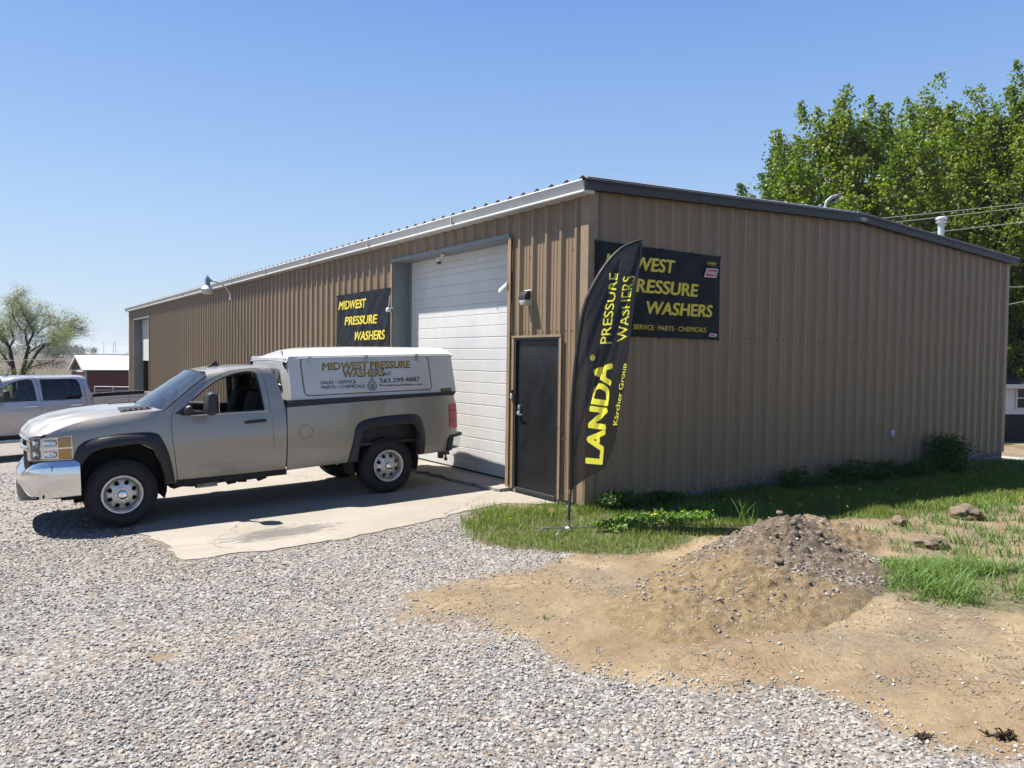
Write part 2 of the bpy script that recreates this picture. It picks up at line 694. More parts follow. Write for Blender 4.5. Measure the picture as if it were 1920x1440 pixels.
def dirt_amount(x, y):
    d = poly_sd(x, y, DIRT) + (fbm(x * 1.3, y * 1.3, 3) - 0.5) * 0.7
    m = 1 - np.clip((d + 0.30) / 0.60, 0, 1)
    fr = poly_sd(x, y, APRON) + (fbm(x * 2, y * 2, 8) - 0.5) * 0.4              # trodden fringe round the concrete
    m = np.maximum(m, (1 - np.clip((fr - 0.02) / 0.30, 0, 1)) * 0.52)
    wall = np.clip((x + 1.2) / 1.2, 0, 1) * (y > -2.2)                          # under the lawn
    m = np.maximum(m, wall)
    # thin streaks of clay showing through the gravel
    st = np.exp(-((y + 1.75 + 0.05 * np.sin(3 * x)) / 0.10) ** 2) * ((x > -5.3) & (x < -4.0)) * fbm(x * 4, y * 4, 5)
    return np.clip(np.maximum(m, st * 0.9), 0, 1)


def grass_amount(x, y):
    d = poly_sd(x, y, GRASS) + (fbm(x * 1.7, y * 1.7, 21) - 0.5) * 0.55
    g = 1 - np.clip((d + 0.12) / 0.30, 0, 1)
    d2 = poly_sd(x, y, GRASS2) + (fbm(x * 2.6, y * 2.6, 25) - 0.5) * 1.0
    g2 = 1 - np.clip((d2 + 0.08) / 0.22, 0, 1)
    return g, g2


def mound_h(x, y):
    """two merged heaps of spoil"""
    cx, cy = MOUND_C
    ca, sa = math.cos(R(-14)), math.sin(R(-14))
    u = (x - cx) * ca - (y - cy) * sa
    v = (x - cx) * sa + (y - cy) * ca
    w = (fbm(u * 1.6 + 9, v * 1.6, 41, 3) - 0.5) * 0.5
    bump_ = lambda a, b, su, sv, hh: hh * np.exp(-(np.abs((u - a) / su) ** 2.6 + np.abs((v - b) / sv) ** 2.2) * (1 + w))
    hs_ = (bump_(0.12, 0.02, 0.72, 0.46, 0.355), bump_(1.05, 0.12, 0.95, 0.46, 0.25), bump_(-0.60, 0.0, 0.75, 0.58, 0.235), bump_(-1.30, 0.0, 0.90, 0.52, 0.15), bump_(-0.5, -0.5, 1.2, 0.45, 0.12))
    h = sum(a ** 3 for a in hs_) ** (1 / 3.0)
    return np.clip(h - 0.012, 0, None)


TRACK = np.array([(-2.55, -4.05), (-2.1, -4.25), (-1.7, -4.6), (-1.35, -5.0), (-0.95, -5.35), (-0.4, -5.6)])


def track_uv(x, y):
    best = np.full(np.shape(x), 1e9); along = np.zeros(np.shape(x)); acc = 0
    for a, b in zip(TRACK[:-1], TRACK[1:]):
        e = b - a; L = np.hypot(*e)
        t = np.clip(((x - a[0]) * e[0] + (y - a[1]) * e[1]) / L ** 2, 0, 1)
        px, py = x - a[0] - t * e[0], y - a[1] - t * e[1]
        d = np.hypot(px, py)
        m = d < best
        best = np.where(m, d, best); along = np.where(m, acc + t * L, along)
        acc += L
    return best, along


gx = spaced(-1500, 1500, -8.2, 4.2, 0.05, 1.10)
gy = spaced(-60, 2600, -7.2, 1.6, 0.05, 1.10)
X, Y = np.meshgrid(gx, gy, indexing='ij')
Z = gz0(X, Y)
DM = dirt_amount(X, Y)
GM, GM2 = grass_amount(X, Y)
TD, TA = track_uv(X, Y)
near = np.exp(-np.maximum(0, np.hypot(X + 2, Y + 3) - 9) / 6)
rut = np.exp(-(TD / 0.13) ** 2)
Z = Z + near * ((fbm(X * 0.8, Y * 0.8, 1) - 0.5) * 0.06 + DM * (fbm(X * 5, Y * 5, 2) - 0.5) * 0.035 + (fbm(X * 16, Y * 16, 4, 2) - 0.5) * 0.012)
Z = Z - 0.022 * rut + 0.018 * np.exp(-((TD - 0.24) / 0.07) ** 2)
flat = np.clip((poly_sd(X, Y, APRON) - 0.02) / 0.2, 0, 1)                       # lies just under the concrete
Z = np.where(flat < 1, gz0(X, Y) - 0.004 + (Z - gz0(X, Y) + 0.004) * flat, Z)
inb = (X > -0.25) & (X < 11.9) & (Y > 0.02) & (Y < 33.5)                        # under the building
Z = np.where(inb, np.minimum(Z, gz0(X, Y) - 0.05), Z)
ni, nj = X.shape
idx = np.arange(ni * nj).reshape(ni, nj)
F = np.stack([idx[:-1, :-1], idx[1:, :-1], idx[1:, 1:], idx[:-1, 1:]], -1).reshape(-1, 4)


def ground_mat():
    t = NT('ground')
    p = t.pos()
    dm = t.attr('dirt'); gm = t.attr('grass'); tr = t.attr('rut'); ta = t.attr('along'); fd = t.attr('field')
    # gravel: stones as cells
    v1 = t.n('ShaderNodeTexVoronoi'); t.l(p, v1.inputs['Vector']); v1.inputs['Scale'].default_value = 36
    sc = t.sep(v1.outputs['Color'])
    stone = t.ramp(sc[0], [(0.0, (0.080, 0.078, 0.078)), (0.35, (0.166, 0.159, 0.153)), (0.7, (0.241, 0.227, 0.215)), (1.0, (0.321, 0.306, 0.285))])
    stone = t.mix(t.mapr(sc[1], 0.86, 0.95), stone, (0.195, 0.142, 0.102))
    gap = t.mapr(v1.outputs['Distance'], 0.35, 0.75)
    stone = t.mix(t.math('MULTIPLY', gap, 0.6), stone, (0.105, 0.10, 0.092))
    big = t.noise(p, 0.9, 4, 0.6)
    stone = t.mix(t.mapr(big, 0.45, 0.75, 0.0, 0.35), stone, (0.207, 0.170, 0.134))
    # clay
    n1 = t.noise(p, 1.6, 6, 0.62); n2 = t.noise(p, 14, 5, 0.7); n3 = t.noise(p, 70, 4, 0.7)
    clay = t.ramp(n1, [(0.30, (0.148, 0.107, 0.066)), (0.5, (0.215, 0.164, 0.100)), (0.68, (0.266, 0.209, 0.135))])
    clay = t.mix(t.mapr(n2, 0.38, 0.7, 0.0, 0.6), clay, (0.118, 0.090, 0.056))
    gritty = t.mapr(t.noise(p, 0.75, 5, 0.7), 0.47, 0.60)
    clay = t.mix(t.math('MULTIPLY', gritty, 0.75), clay, t.mix(t.mapr(t.noise(p, 40, 4, 0.75), 0.4, 0.62), (0.073, 0.058, 0.041), (0.170, 0.148, 0.108)))
    clay = t.mix(t.mapr(n3, 0.5, 0.75, 0.0, 0.5), clay, (0.082, 0.058, 0.037))
    wv = t.n('ShaderNodeVectorMath', operation='MULTIPLY_ADD')
    t.l(t.noise(p, 5, 3, 0.6, 'Color'), wv.inputs[0]); wv.inputs[1].default_value = (0.22, 0.22, 0); t.l(p, wv.inputs[2])
    ck = t.voro(wv.outputs[0], 9.0, 'DISTANCE_TO_EDGE')
    ckm = t.math('MULTIPLY', t.mapr(ck, 0.006, 0.020, 1.0, 0.0), t.mapr(t.noise(p, 1.3, 4, 0.65), 0.53, 0.60))
    clay = t.mix(t.math('MULTIPLY', ckm, 0.55), clay, (0.088, 0.061, 0.037))
    bar = t.mapr(t.math('SINE', t.math('MULTIPLY', ta, 150.0)), 0.2, 0.8)
    bar = t.math('MULTIPLY', t.math('MULTIPLY', bar, t.mapr(tr, 0.35, 0.8, 0.0, 0.55)), t.mapr(t.noise(p, 3.0, 4, 0.7), 0.42, 0.60))
    clay = t.mix(t.math('MULTIPLY', tr, 0.22), clay, (0.136, 0.095, 0.058))
    dk = t.noise(p, 0.55, 5, 0.68)
    clay = t.mix(t.mapr(dk, 0.50, 0.64, 0.0, 0.62), clay, (0.133, 0.090, 0.053))
    soil = t.mix(t.mapr(t.noise(p, 9, 5, 0.7), 0.35, 0.65), (0.055, 0.045, 0.030), (0.13, 0.105, 0.065))
    soil = t.mix(t.mapr(t.noise(p, 3, 4), 0.4, 0.6, 0, 0.7), soil, (0.06, 0.085, 0.025))
    edge = t.math('ADD', dm, t.math('MULTIPLY', t.math('SUBTRACT', t.noise(p, 22, 4, 0.7), 0.5), 0.9))
    em = t.mapr(edge, 0.40, 0.60)
    col = t.mix(em, stone, clay)
    gmm = t.mapr(t.math('ADD', gm, t.math('MULTIPLY', t.math('SUBTRACT', t.noise(p, 12, 4, 0.7), 0.5), 0.7)), 0.4, 0.65)
    col = t.mix(gmm, col, soil)
    # fields beyond the yard
    pf = t.scaled(p, 0.02, 0.006, 0.02)
    field = t.ramp(t.noise(pf, 4, 5, 0.6), [(0.35, (0.048, 0.038, 0.029)), (0.55, (0.071, 0.056, 0.041)), (0.7, (0.053, 0.051, 0.028))])
    vg = t.ramp(t.noise(p, 0.35, 6, 0.65), [(0.35, (0.041, 0.048, 0.020)), (0.65, (0.065, 0.060, 0.032))])
    py = t.sep(p)[1]
    field = t.mix(t.mapr(py, 130, 240), vg, field)
    col = t.mix(fd, col, field)
    h = t.math('ADD', t.math('MULTIPLY', t.math('SUBTRACT', 1.0, v1.outputs['Distance']), t.math('SUBTRACT', 1.0, em)), t.math('MULTIPLY', n3, 0.5))
    h = t.math('SUBTRACT', h, t.math('MULTIPLY', ckm, 1.2))
    h = t.math('SUBTRACT', h, t.math('MULTIPLY', bar, 0.8))
    bm_ = t.bump(t.math('ADD', h, t.math('MULTIPLY', n2, 1.5)), 0.9, 0.014)
    return t.done(t.bsdf(col, 0.93, 0.0, bm_, spec=0.25))


ground = mesh_np('ground', np.stack([X, Y, Z], -1).reshape(-1, 3), F, ground_mat(), smooth=True)
for nm, arr in (('dirt', DM), ('grass', np.maximum(GM, GM2 * 0.6)), ('rut', rut), ('along', TA), ('field', np.clip((np.hypot(X + 3, Y) - 30) / 14, 0, 1))):
    a = ground.data.attributes.new(nm, 'FLOAT', 'POINT')
    a.data.foreach_set('value', arr.ravel().astype(np.float32))
tag(ground, kind='structure')

# ------------------------------------------------------------------ concrete apron
def concrete_mat(name='concrete', stain=True):
    t = NT(name)
    p = t.pos()
    n1 = t.noise(p, 1.1, 6, 0.65); n2 = t.noise(p, 26, 5, 0.7); n3 = t.noise(p, 160, 3, 0.7)
    col = t.ramp(n1, [(0.3, (0.190, 0.173, 0.145)), (0.7, (0.248, 0.228, 0.198))])
    col = t.mix(t.mapr(n2, 0.52, 0.72, 0, 0.55), col, (0.133, 0.118, 0.101))
    col = t.mix(t.mapr(n3, 0.58, 0.7, 0, 0.5), col, (0.274, 0.262, 0.247))
    wv = t.n('ShaderNodeVectorMath', operation='MULTIPLY_ADD')
    t.l(t.noise(p, 1.7, 5, 0.7, 'Color'), wv.inputs[0]); wv.inputs[1].default_value = (0.7, 0.7, 0); t.l(p, wv.inputs[2])
    ck = t.voro(wv.outputs[0], 0.34, 'DISTANCE_TO_EDGE')
    ckm = t.math('MULTIPLY', t.mapr(ck, 0.0012, 0.0045, 1.0, 0.0), t.mapr(t.noise(p, 0.8, 3), 0.42, 0.55))
    col = t.mix(t.math('MULTIPLY', ckm, 0.6), col, (0.062, 0.052, 0.040))
    if stain:   # a wet oil stain with ragged streaks along the drive
        s = t.n('ShaderNodeMapping')
        t.l(p, s.inputs['Vector'])
        s.inputs['Location'].default_value = (3.42, -1.22, 0)
        d = t.n('ShaderNodeVectorMath', operation='LENGTH')
        s2 = t.scaled(s.outputs[0], 1.35, 3.4, 0.0)
        t.l(s2, d.inputs[0])
        rag = t.noise(t.scaled(p, 5, 14, 1), 1.0, 5, 0.7)
        sm = t.mapr(t.math('ADD', d.outputs['Value'], t.math('MULTIPLY', t.math('SUBTRACT', rag, 0.5), 3.2)), 0.55, 0.95, 1.0, 0.0)
        col = t.mix(t.math('MULTIPLY', sm, 0.72), col, (0.063, 0.062, 0.063))
    h = t.math('SUBTRACT', t.math('ADD', n2, t.math('MULTIPLY', n3, 0.6)), t.math('MULTIPLY', ckm, 2.0))
    return t.done(t.bsdf(col, 0.9, 0.0, t.bump(h, 0.45, 0.006), spec=0.3))


M['concrete'] = concrete_mat()
M['concrete_plain'] = concrete_mat('concrete_plain', False)


def ragged(poly, amp, step=0.12, seed=5, keep=lambda x, y: False):
    out = []
    n = len(poly)
    for i in range(n):
        a = np.array(poly[i]); b = np.array(poly[(i + 1) % n])
        L = np.hypot(*(b - a)); k = max(1, int(L / step))
        nr = np.array([(b - a)[1], -(b - a)[0]]) / L
        for j in range(k):
            p = a + (b - a) * j / k
            if keep(*p):
                out.append(tuple(p))
                continue
            o = (vnoise(np.array(p[0] * 5.0), np.array(p[1] * 5.0), seed) - 0.5) * 2 * amp + (vnoise(np.array(p[0] * 17.0), np.array(p[1] * 17.0), seed + 1) - 0.5) * amp
            out.append(tuple(p + nr * o))
    return out


bm = panel(ragged(APRON, 0.09, keep=lambda x, y: x > -0.2), (), 0.25, lambda a, b: (a, b, gz(a, b) + 0.005), 0)
r = bmesh.ops.extrude_face_region(bm, geom=bm.faces[:])
for v in r['geom']:
    if isinstance(v, bmesh.types.BMVert):
        v.co.z -= 0.10
driveway = obj('driveway', bm, M['concrete'], angle=30)
tag(driveway, kind='structure')

# paved road beyond the far corner
rd = [(11.98, 2.6), (11.98, -0.55), (20.0, -3.9), (40, -12), (40, -9.0), (20, -0.9)]
bm = panel(ragged(rd, 0.05, 0.4, 9), (), 0.8, lambda a, b: (a, b, gz(a, b) + 0.03), 0)
road = obj('road', bm, simple('road_pale', (0.40, 0.385, 0.355), 0.9, vary=0.15, scale=2, bump=0.3, bscale=60))
tag(road, kind='structure')

# ------------------------------------------------------------------ loose gravel
def rock_kinds(n=10, sub=1):
    out = []
    for k in range(n):
        b = bmesh.new()
        bmesh.ops.create_icosphere(b, subdivisions=sub, radius=1.0)
        r = random.Random(40 + k)
        ax = [r.uniform(0.7, 1.25), r.uniform(0.6, 1.0), r.uniform(0.42, 0.75)]
        cuts = [(Vector((r.gauss(0, 1), r.gauss(0, 1), r.gauss(0, 1))).normalized(), r.uniform(0.55, 0.85)) for _ in range(5)]
        vs = []
        for v in b.verts:
            p = v.co.copy()
            for nn, dd in cuts:            # broken flat faces
                e = p.dot(nn) - dd
                if e > 0:
                    p -= nn * e
            p *= r.uniform(0.88, 1.12)
            vs.append((p.x * ax[0], p.y * ax[1], p.z * ax[2]))
        out.append((np.array(vs, np.float32), np.array([[v.index for v in f.verts] for f in b.faces], np.int32)))
        b.free()
    return out


def stones_mesh(name, pts, size, mat, kinds, sink=0.25):
    n = len(pts)
    kinds_i = rng.integers(0, len(kinds), n)
    VV, FF = [], []
    base = 0
    for k, (kv, kf) in enumerate(kinds):
        sel = np.where(kinds_i == k)[0]
        m = len(sel)
        if not m:
            continue
        yaw = rng.uniform(0, 2 * np.pi, m); tl = rng.normal(0, 0.35, m); tl2 = rng.normal(0, 0.35, m)
        cy, sy = np.cos(yaw), np.sin(yaw); cx, sx = np.cos(tl), np.sin(tl); ct, st = np.cos(tl2), np.sin(tl2)
        v = kv[None] * size[sel][:, None, None]
        x, y, z = v[..., 0], v[..., 1], v[..., 2]
        y, z = y * cx[:, None] - z * sx[:, None], y * sx[:, None] + z * cx[:, None]
        x, z = x * ct[:, None] + z * st[:, None], -x * st[:, None] + z * ct[:, None]
        x, y = x * cy[:, None] - y * sy[:, None], x * sy[:, None] + y * cy[:, None]
        P = np.stack([x, y, z], -1) + pts[sel][:, None]
        P[..., 2] += (size[sel] * sink)[:, None]
        VV.append(P.reshape(-1, 3))
        FF.append((kf[None] + (base + np.arange(m) * len(kv))[:, None, None]).reshape(-1, 3))
        base += m * len(kv)
    return mesh_np(name, np.concatenate(VV), np.concatenate(FF), mat)


def stone_mat(name, stops, tint=None):
    t = NT(name)
    g = t.n('ShaderNodeNewGeometry')
    rnd = g.outputs['Random Per Island']
    col = t.ramp(rnd, stops)
    p = g.outputs['Position']
    col = t.mix(t.mapr(t.noise(p, 140, 3, 0.6), 0.35, 0.7, 0, 0.35), col, (0.20, 0.19, 0.18))
    if tint:
        col = t.mix(t.mapr(t.noise(p, 1.0, 3, 0.6), 0.48, 0.72, 0, 0.45), col, tint)
    return t.done(t.bsdf(col, 0.88, 0.0, spec=0.3))


M['gravel'] = stone_mat('gravel_stone', [(0.0, (0.097, 0.098, 0.103)), (0.25, (0.182, 0.177, 0.173)), (0.55, (0.253, 0.246, 0.232)), (0.80, (0.326, 0.313, 0.293)), (0.90, (0.362, 0.349, 0.329)), (0.955, (0.199, 0.153, 0.113)), (0.98, (0.253, 0.204, 0.155)), (1.0, (0.060, 0.060, 0.062))], (0.242, 0.201, 0.155))
M['rubble'] = stone_mat('rubble_stone', [(0.0, (0.059, 0.059, 0.061)), (0.4, (0.147, 0.134, 0.120)), (0.7, (0.196, 0.167, 0.132)), (1.0, (0.269, 0.260, 0.245))])


def sample_area(n, dmin, dmax, half=44):
    """points strewn evenly over the part of the yard in front of where one stands"""
    a = R(35.26) + rng.uniform(-R(half), R(half), n)
    d = np.sqrt(rng.uniform(dmin ** 2, dmax ** 2, n))
    return CAM[0] + d * np.sin(a), CAM[1] + d * np.cos(a), d


KINDS = rock_kinds()
PX, PY, PZ, PS = [], [], [], []
for n, d0, d1, s0, s1, keep in ((40000, 2.3, 5.5, 0.009, 0.0195, 1.0), (62000, 5.5, 10.0, 0.010, 0.0205, 1.0), (30000, 10, 18, 0.015, 0.028, 1.0)):
    x, y, d = sample_area(n, d0, d1)
    ap = poly_sd(x, y, APRON)
    ok = ((ap > 0.03) | ((ap > -0.22) & (rng.random(n) < 0.30 * np.exp(np.minimum(ap, 0) / 0.07)))) & (x < -0.1)
    dmv = dirt_amount(x, y)
    ga, gb = grass_amount(x, y)
    pr = (1 - np.clip((dmv + (fbm(x * 6, y * 6, 31) - 0.5) * 1.1 - 0.08) * 1.15, 0, 1)) ** 1.2 * (1 - np.maximum(ga, gb))
    rutty = np.exp(-((x + 4.6 - 0.18 * (y + 4)) / 0.16) ** 2) + np.exp(-((x + 6.3 - 0.18 * (y + 4)) / 0.16) ** 2)
    pr = pr * np.clip(1.2 - 1.1 * np.clip(fbm(x * 0.9, y * 0.9, 33) - 0.45, 0, 1) * 2.2 - 0.35 * rutty, 0.35, 1)
    ok &= rng.random(n) < pr
    ok &= mound_h(x, y) < 0.01
    x, y = x[ok], y[ok]
    PX.append(x); PY.append(y)
    PS.append(s0 * 0.75 + (s1 - s0) * rng.random(len(x)) ** 2.2 * 1.25)
x = np.concatenate(PX); y = np.concatenate(PY); s = np.concatenate(PS)
def ground_z(x, y):
    """height of the finished sheet, read off its grid"""
    i = np.clip(np.searchsorted(gx, x) - 1, 0, len(gx) - 2); j = np.clip(np.searchsorted(gy, y) - 1, 0, len(gy) - 2)
    u = (x - gx[i]) / (gx[i + 1] - gx[i]); v = (y - gy[j]) / (gy[j + 1] - gy[j])
    return (Z[i, j] * (1 - u) + Z[i + 1, j] * u) * (1 - v) + (Z[i, j + 1] * (1 - u) + Z[i + 1, j + 1] * u) * v
gravel = stones_mesh('gravel', np.stack([x, y, ground_z(x, y)], -1), s, M['gravel'], KINDS)
tag(gravel, 'loose pale grey crushed limestone gravel covering the yard', 'gravel', kind='stuff')

# scattered stones on the clay
x, y, d = sample_area(30000, 2.5, 12)
dmv = dirt_amount(x, y); ga, gb = grass_amount(x, y)
cl = fbm(x * 2.2, y * 2.2, 77)
ok = (dmv > 0.4) & (ga < 0.3) & (gb < 0.3) & (poly_sd(x, y, APRON) > 0) & (rng.random(len(x)) < np.clip((cl - 0.44) * 3.2, 0.07, 1.0)) & (mound_h(x, y) < 0.02) & (x < 6)
x, y = x[ok], y[ok]
sc = stones_mesh('scattered_stones', np.stack([x, y, ground_z(x, y)], -1), 0.004 + 0.013 * rng.random(len(x)) ** 4, M['rubble'], KINDS, 0.15)
tag(sc, 'small loose stones and crumbs scattered over the bare tan clay', 'stones', kind='stuff')

# crumbs of the clay itself
x, y, d = sample_area(90000, 2.5, 10)
dmv = dirt_amount(x, y); ga, gb = grass_amount(x, y)
cl = fbm(x * 1.3, y * 1.3, 78) * 0.6 + fbm(x * 5, y * 5, 79) * 0.4
ok = (dmv > 0.35) & (ga < 0.3) & (gb < 0.3) & (poly_sd(x, y, APRON) > 0) & (rng.random(len(x)) < np.clip((cl - 0.44) * 4.5, 0.015, 0.8)) & (x < 5) & (x > -4.2)
x, y = x[ok], y[ok]
M['crumb'] = stone_mat('clay_crumb', [(0.0, (0.11, 0.078, 0.048)), (0.5, (0.20, 0.145, 0.092)), (1.0, (0.29, 0.22, 0.145))])
cr = stones_mesh('dirt_crumbs', np.stack([x, y, ground_z(x, y)], -1), 0.003 + 0.011 * rng.random(len(x)) ** 5, M['crumb'], KINDS, 0.2)
tag(cr, 'fine brown crumbs of soil lying over the bare clay', 'soil crumbs', kind='stuff')

# ------------------------------------------------------------------ spoil heap
mx = np.linspace(-2.9, 2.7, 270); my = np.linspace(-4.4, -1.6, 150)
XX, YY = np.meshgrid(mx, my, indexing='ij')
H = mound_h(XX, YY)
rough = np.clip(H / 0.09, 0, 1)
ZZ = ground_z(XX.ravel(), YY.ravel()).reshape(XX.shape) - 0.03 + H * (1 + 0.30 * (fbm(XX * 2.5, YY * 2.5, 51) - 0.5)) + rough * ((fbm(XX * 8, YY * 8, 52) - 0.5) * 0.065 + np.clip(fbm(XX * 19, YY * 19, 53, 2) - 0.52, 0, 1) * 0.12 - np.clip(fbm(XX * 13, YY * 13, 57, 2) - 0.64, 0, 1) * 0.25 * np.clip(H / 0.25, 0.2, 1))
ZZ = np.where(H > 0.001, ZZ + 0.03 * np.clip(H / 0.05, 0, 1), ZZ - 0.03)
mi_, mj_ = XX.shape
idx = np.arange(mi_ * mj_).reshape(mi_, mj_)
Fm = np.stack([idx[:-1, :-1], idx[1:, :-1], idx[1:, 1:], idx[:-1, 1:]], -1).reshape(-1, 4)


def mound_mat():
    t = NT('spoil')
    p = t.pos()
    n1 = t.noise(p, 2.2, 5, 0.65); n2 = t.noise(p, 13, 6, 0.72); n3 = t.noise(p, 75, 4, 0.7)
    grey = t.ramp(n2, [(0.3, (0.063, 0.049, 0.034)), (0.55, (0.121, 0.095, 0.068)), (0.72, (0.182, 0.142, 0.104))])
    tan = t.ramp(n2, [(0.3, (0.108, 0.077, 0.042)), (0.6, (0.191, 0.141, 0.078)), (0.75, (0.228, 0.174, 0.105))])
    x_ = t.sep(p)[0]
    side = t.math('ADD', t.math('ABSOLUTE', t.math('ADD', x_, -0.05)), t.math('MULTIPLY', t.math('SUBTRACT', n1, 0.5), 1.3))
    col = t.mix(t.mapr(side, 0.45, 0.95), grey, tan)
    v = t.n('ShaderNodeTexVoronoi'); t.l(p, v.inputs['Vector']); v.inputs['Scale'].default_value = 42
    sc_ = t.sep(v.outputs['Color'])
    peb = t.math('MULTIPLY', t.mapr(sc_[0], 0.80, 0.82), t.mapr(v.outputs['Distance'], 0.30, 0.42, 1.0, 0.0))
    col = t.mix(peb, col, t.ramp(sc_[1], [(0, (0.161, 0.149, 0.139)), (1, (0.317, 0.305, 0.288))]))
    h = t.math('ADD', t.math('ADD', n2, t.math('MULTIPLY', n3, 0.5)), t.math('MULTIPLY', peb, 0.5))
    return t.done(t.bsdf(col, 0.95, 0.0, t.bump(h, 0.9, 0.03), spec=0.2))


mound = mesh_np('dirt_pile', np.stack([XX, YY, ZZ], -1).reshape(-1, 3), Fm, mound_mat(), smooth=True)
tag(mound, 'low heap of grey and tan spoil with stones beside the lawn', 'dirt pile')


def mound_z(x, y):
    i = np.clip(np.searchsorted(mx, x) - 1, 0, mi_ - 2); j = np.clip(np.searchsorted(my, y) - 1, 0, mj_ - 2)
    return ZZ[i, j]


x = rng.uniform(-2.0, 1.9, 26000); y = rng.uniform(-3.9, -2.0, 26000)
h = mound_h(x, y)
ok = (h > 0.02) & (rng.random(26000) < np.clip((fbm(x * 3, y * 3, 91) - 0.35) * 2.2, 0.05, 1) * np.where(np.abs(x - 0.05) < 0.9, 1.0, 0.4))
x, y = x[ok], y[ok]
rb = stones_mesh('rubble', np.stack([x, y, mound_z(x, y)], -1), 0.0045 + 0.024 * rng.random(len(x)) ** 6, M['rubble'], KINDS, 0.2)
tag(rb, 'broken stones and dirt crumbs strewn over the spoil heap', 'rubble', kind='stuff')

# dug up sods and single lumps, each its own thing
M['sod'] = simple('sod', (0.150, 0.120, 0.086), 0.98, vary=0.45, scale=16, bump=1.0, bscale=40)
M['clod'] = simple('clod', (0.160, 0.124, 0.088), 0.98, vary=0.4, scale=20, bump=1.0, bscale=50)
M['slag'] = simple('slag', (0.028, 0.029, 0.032), 0.8, vary=0.4, scale=30, bump=0.6, bscale=60)


def lump(name, x, y, r, mat, label, cat, flat=(1, 1, 0.5), seed=0, group=None, sub=3, z=None, grain=0.22):
    b = bmesh.new()
    bmesh.ops.create_icosphere(b, subdivisions=sub, radius=1.0)
    rr = random.Random(seed)
    off = Vector((rr.uniform(0, 50), rr.uniform(0, 50), rr.uniform(0, 50)))
    from mathutils import noise as mn
    for v in b.verts:
        k = 1 + grain * mn.fractal(v.co * 1.6 + off, 0.9, 2.1, 4)
        v.co = Vector((v.co.x * flat[0], v.co.y * flat[1], v.co.z * flat[2])) * r * k
    o = obj(name, b, mat, angle=60)
    zz = float(ground_z(np.array([x]), np.array([y]))[0]) if z is None else z
    o.location = (x, y, zz + r * flat[2] * 0.45)
    o.rotation_euler = (0, 0, rr.uniform(0, 6))
    return tag(o, label, cat, group)


lump('sod', 3.95, -2.74, 0.21, M['sod'], 'larger matted brown sod of turf on the bare soil at far right', 'sod', (1.15, 0.8, 0.5), 3, grain=0.30, sub=4)
lump('sod', 1.92, -3.32, 0.15, M['sod'], 'smaller matted brown sod lying behind the long grass patch', 'sod', (1.1, 0.85, 0.5), 5, grain=0.30, sub=4)
lump('clod', 2.75, -2.55, 0.10, M['clod'], 'round brown clod between the lawn edge and the larger sod', 'clod', (1, .9, .7), 7, grain=0.45)
lump('rock', -1.02, -3.32, 0.055, M['slag'], 'single dark grey stone at the front foot of the spoil heap', 'rock', (1.1, .8, .6), 9, sub=2)
lump('rock', -2.15, -5.08, 0.016, M['gravel'], 'single pale stone standing up on the clay beside the tyre track', 'rock', (1, .8, .9), 11, sub=2)
lump('rock', -1.25, -5.42, 0.020, M['gravel'], 'pale flat stone on clay at the far right of the tyre track', 'rock', (1.2, 1, .6), 12, sub=2)
for i in range(14):
    a = rng.uniform(0, 6.28); q = rng.uniform(0.1, 1.0)
    x = -0.15 + 1.1 * q * math.cos(a); y = -3.02 + 0.45 * q * math.sin(a)
    lump('clod', x, y, rng.uniform(0.025, 0.05), M['clod'], 'dark lump of soil lying on the spoil heap', 'clod', (1, .85, .75), 20 + i, 'lumps of soil on the spoil heap', 2, float(mound_z(np.array([x]), np.array([y]))[0]), 0.35)
# ------------------------------------------------------------------ steel building
BW, BL = 11.6, 33.3
EAVE, RIDGE, EAVE2 = 3.99, 4.27, 4.05
RX = 5.9


def roof_z(x):
    return EAVE + (RIDGE - EAVE) * x / RX if x < RX else RIDGE + (EAVE2 - RIDGE) * (x - RX) / (BW - RX)


def siding_mat():
    t = NT('tan_siding')
    p = t.pos()
    c = t.scaled(p, 1, 1, 0.12)
    n = t.noise(c, 5, 6, 0.65)
    col = t.ramp(n, [(0.3, (0.166, 0.117, 0.068)), (0.7, (0.197, 0.139, 0.082))])
    z = t.sep(p)[2]
    wn_ = t.n('ShaderNodeTexWhiteNoise', noise_dimensions='1D')          # each sheet weathered a little differently
    sx_ = t.sep(p)
    t.l(t.math('FLOOR', t.math('MULTIPLY', t.math('ADD', sx_[0], sx_[1]), 1.0929)), wn_.inputs['W'])
    col = t.mix(t.mapr(wn_.outputs['Value'], 0.0, 1.0, 0.0, 0.30), col, (0.135, 0.098, 0.062))
    streak = t.noise(t.scaled(p, 22, 22, 0.5), 1.0, 5, 0.7)
    col = t.mix(t.mapr(streak, 0.56, 0.8, 0, 0.35), col, (0.14, 0.10, 0.07))
    spot = t.noise(p, 11, 5, 0.75)
    low = t.mapr(z, 0.55, 0.0, 0.0, 0.16)
    sm = t.mapr(t.math('ADD', spot, low), 0.70, 0.80)
    col = t.mix(t.math('MULTIPLY', sm, 0.6), col, (0.40, 0.34, 0.27))
    rust = t.mapr(t.math('ADD', t.noise(p, 30, 5, 0.75), t.mapr(z, 0.35, 0.0, 0.0, 0.22)), 0.80, 0.88)
    col = t.mix(t.math('MULTIPLY', rust, 0.8), col, (0.12, 0.06, 0.03))
    dust = t.mapr(z, 0.7, 0.05, 0.0, 0.3)
    col = t.mix(t.math('MULTIPLY', dust, n), col, (0.25, 0.20, 0.145))
    dent = t.bump(t.noise(t.scaled(p, 1, 1, 0.3), 2.0, 3), 0.12, 0.03)
    return t.done(t.bsdf(col, t.mapr(n, 0.3, 0.7, 0.40, 0.52), 0.0, dent, spec=0.5))


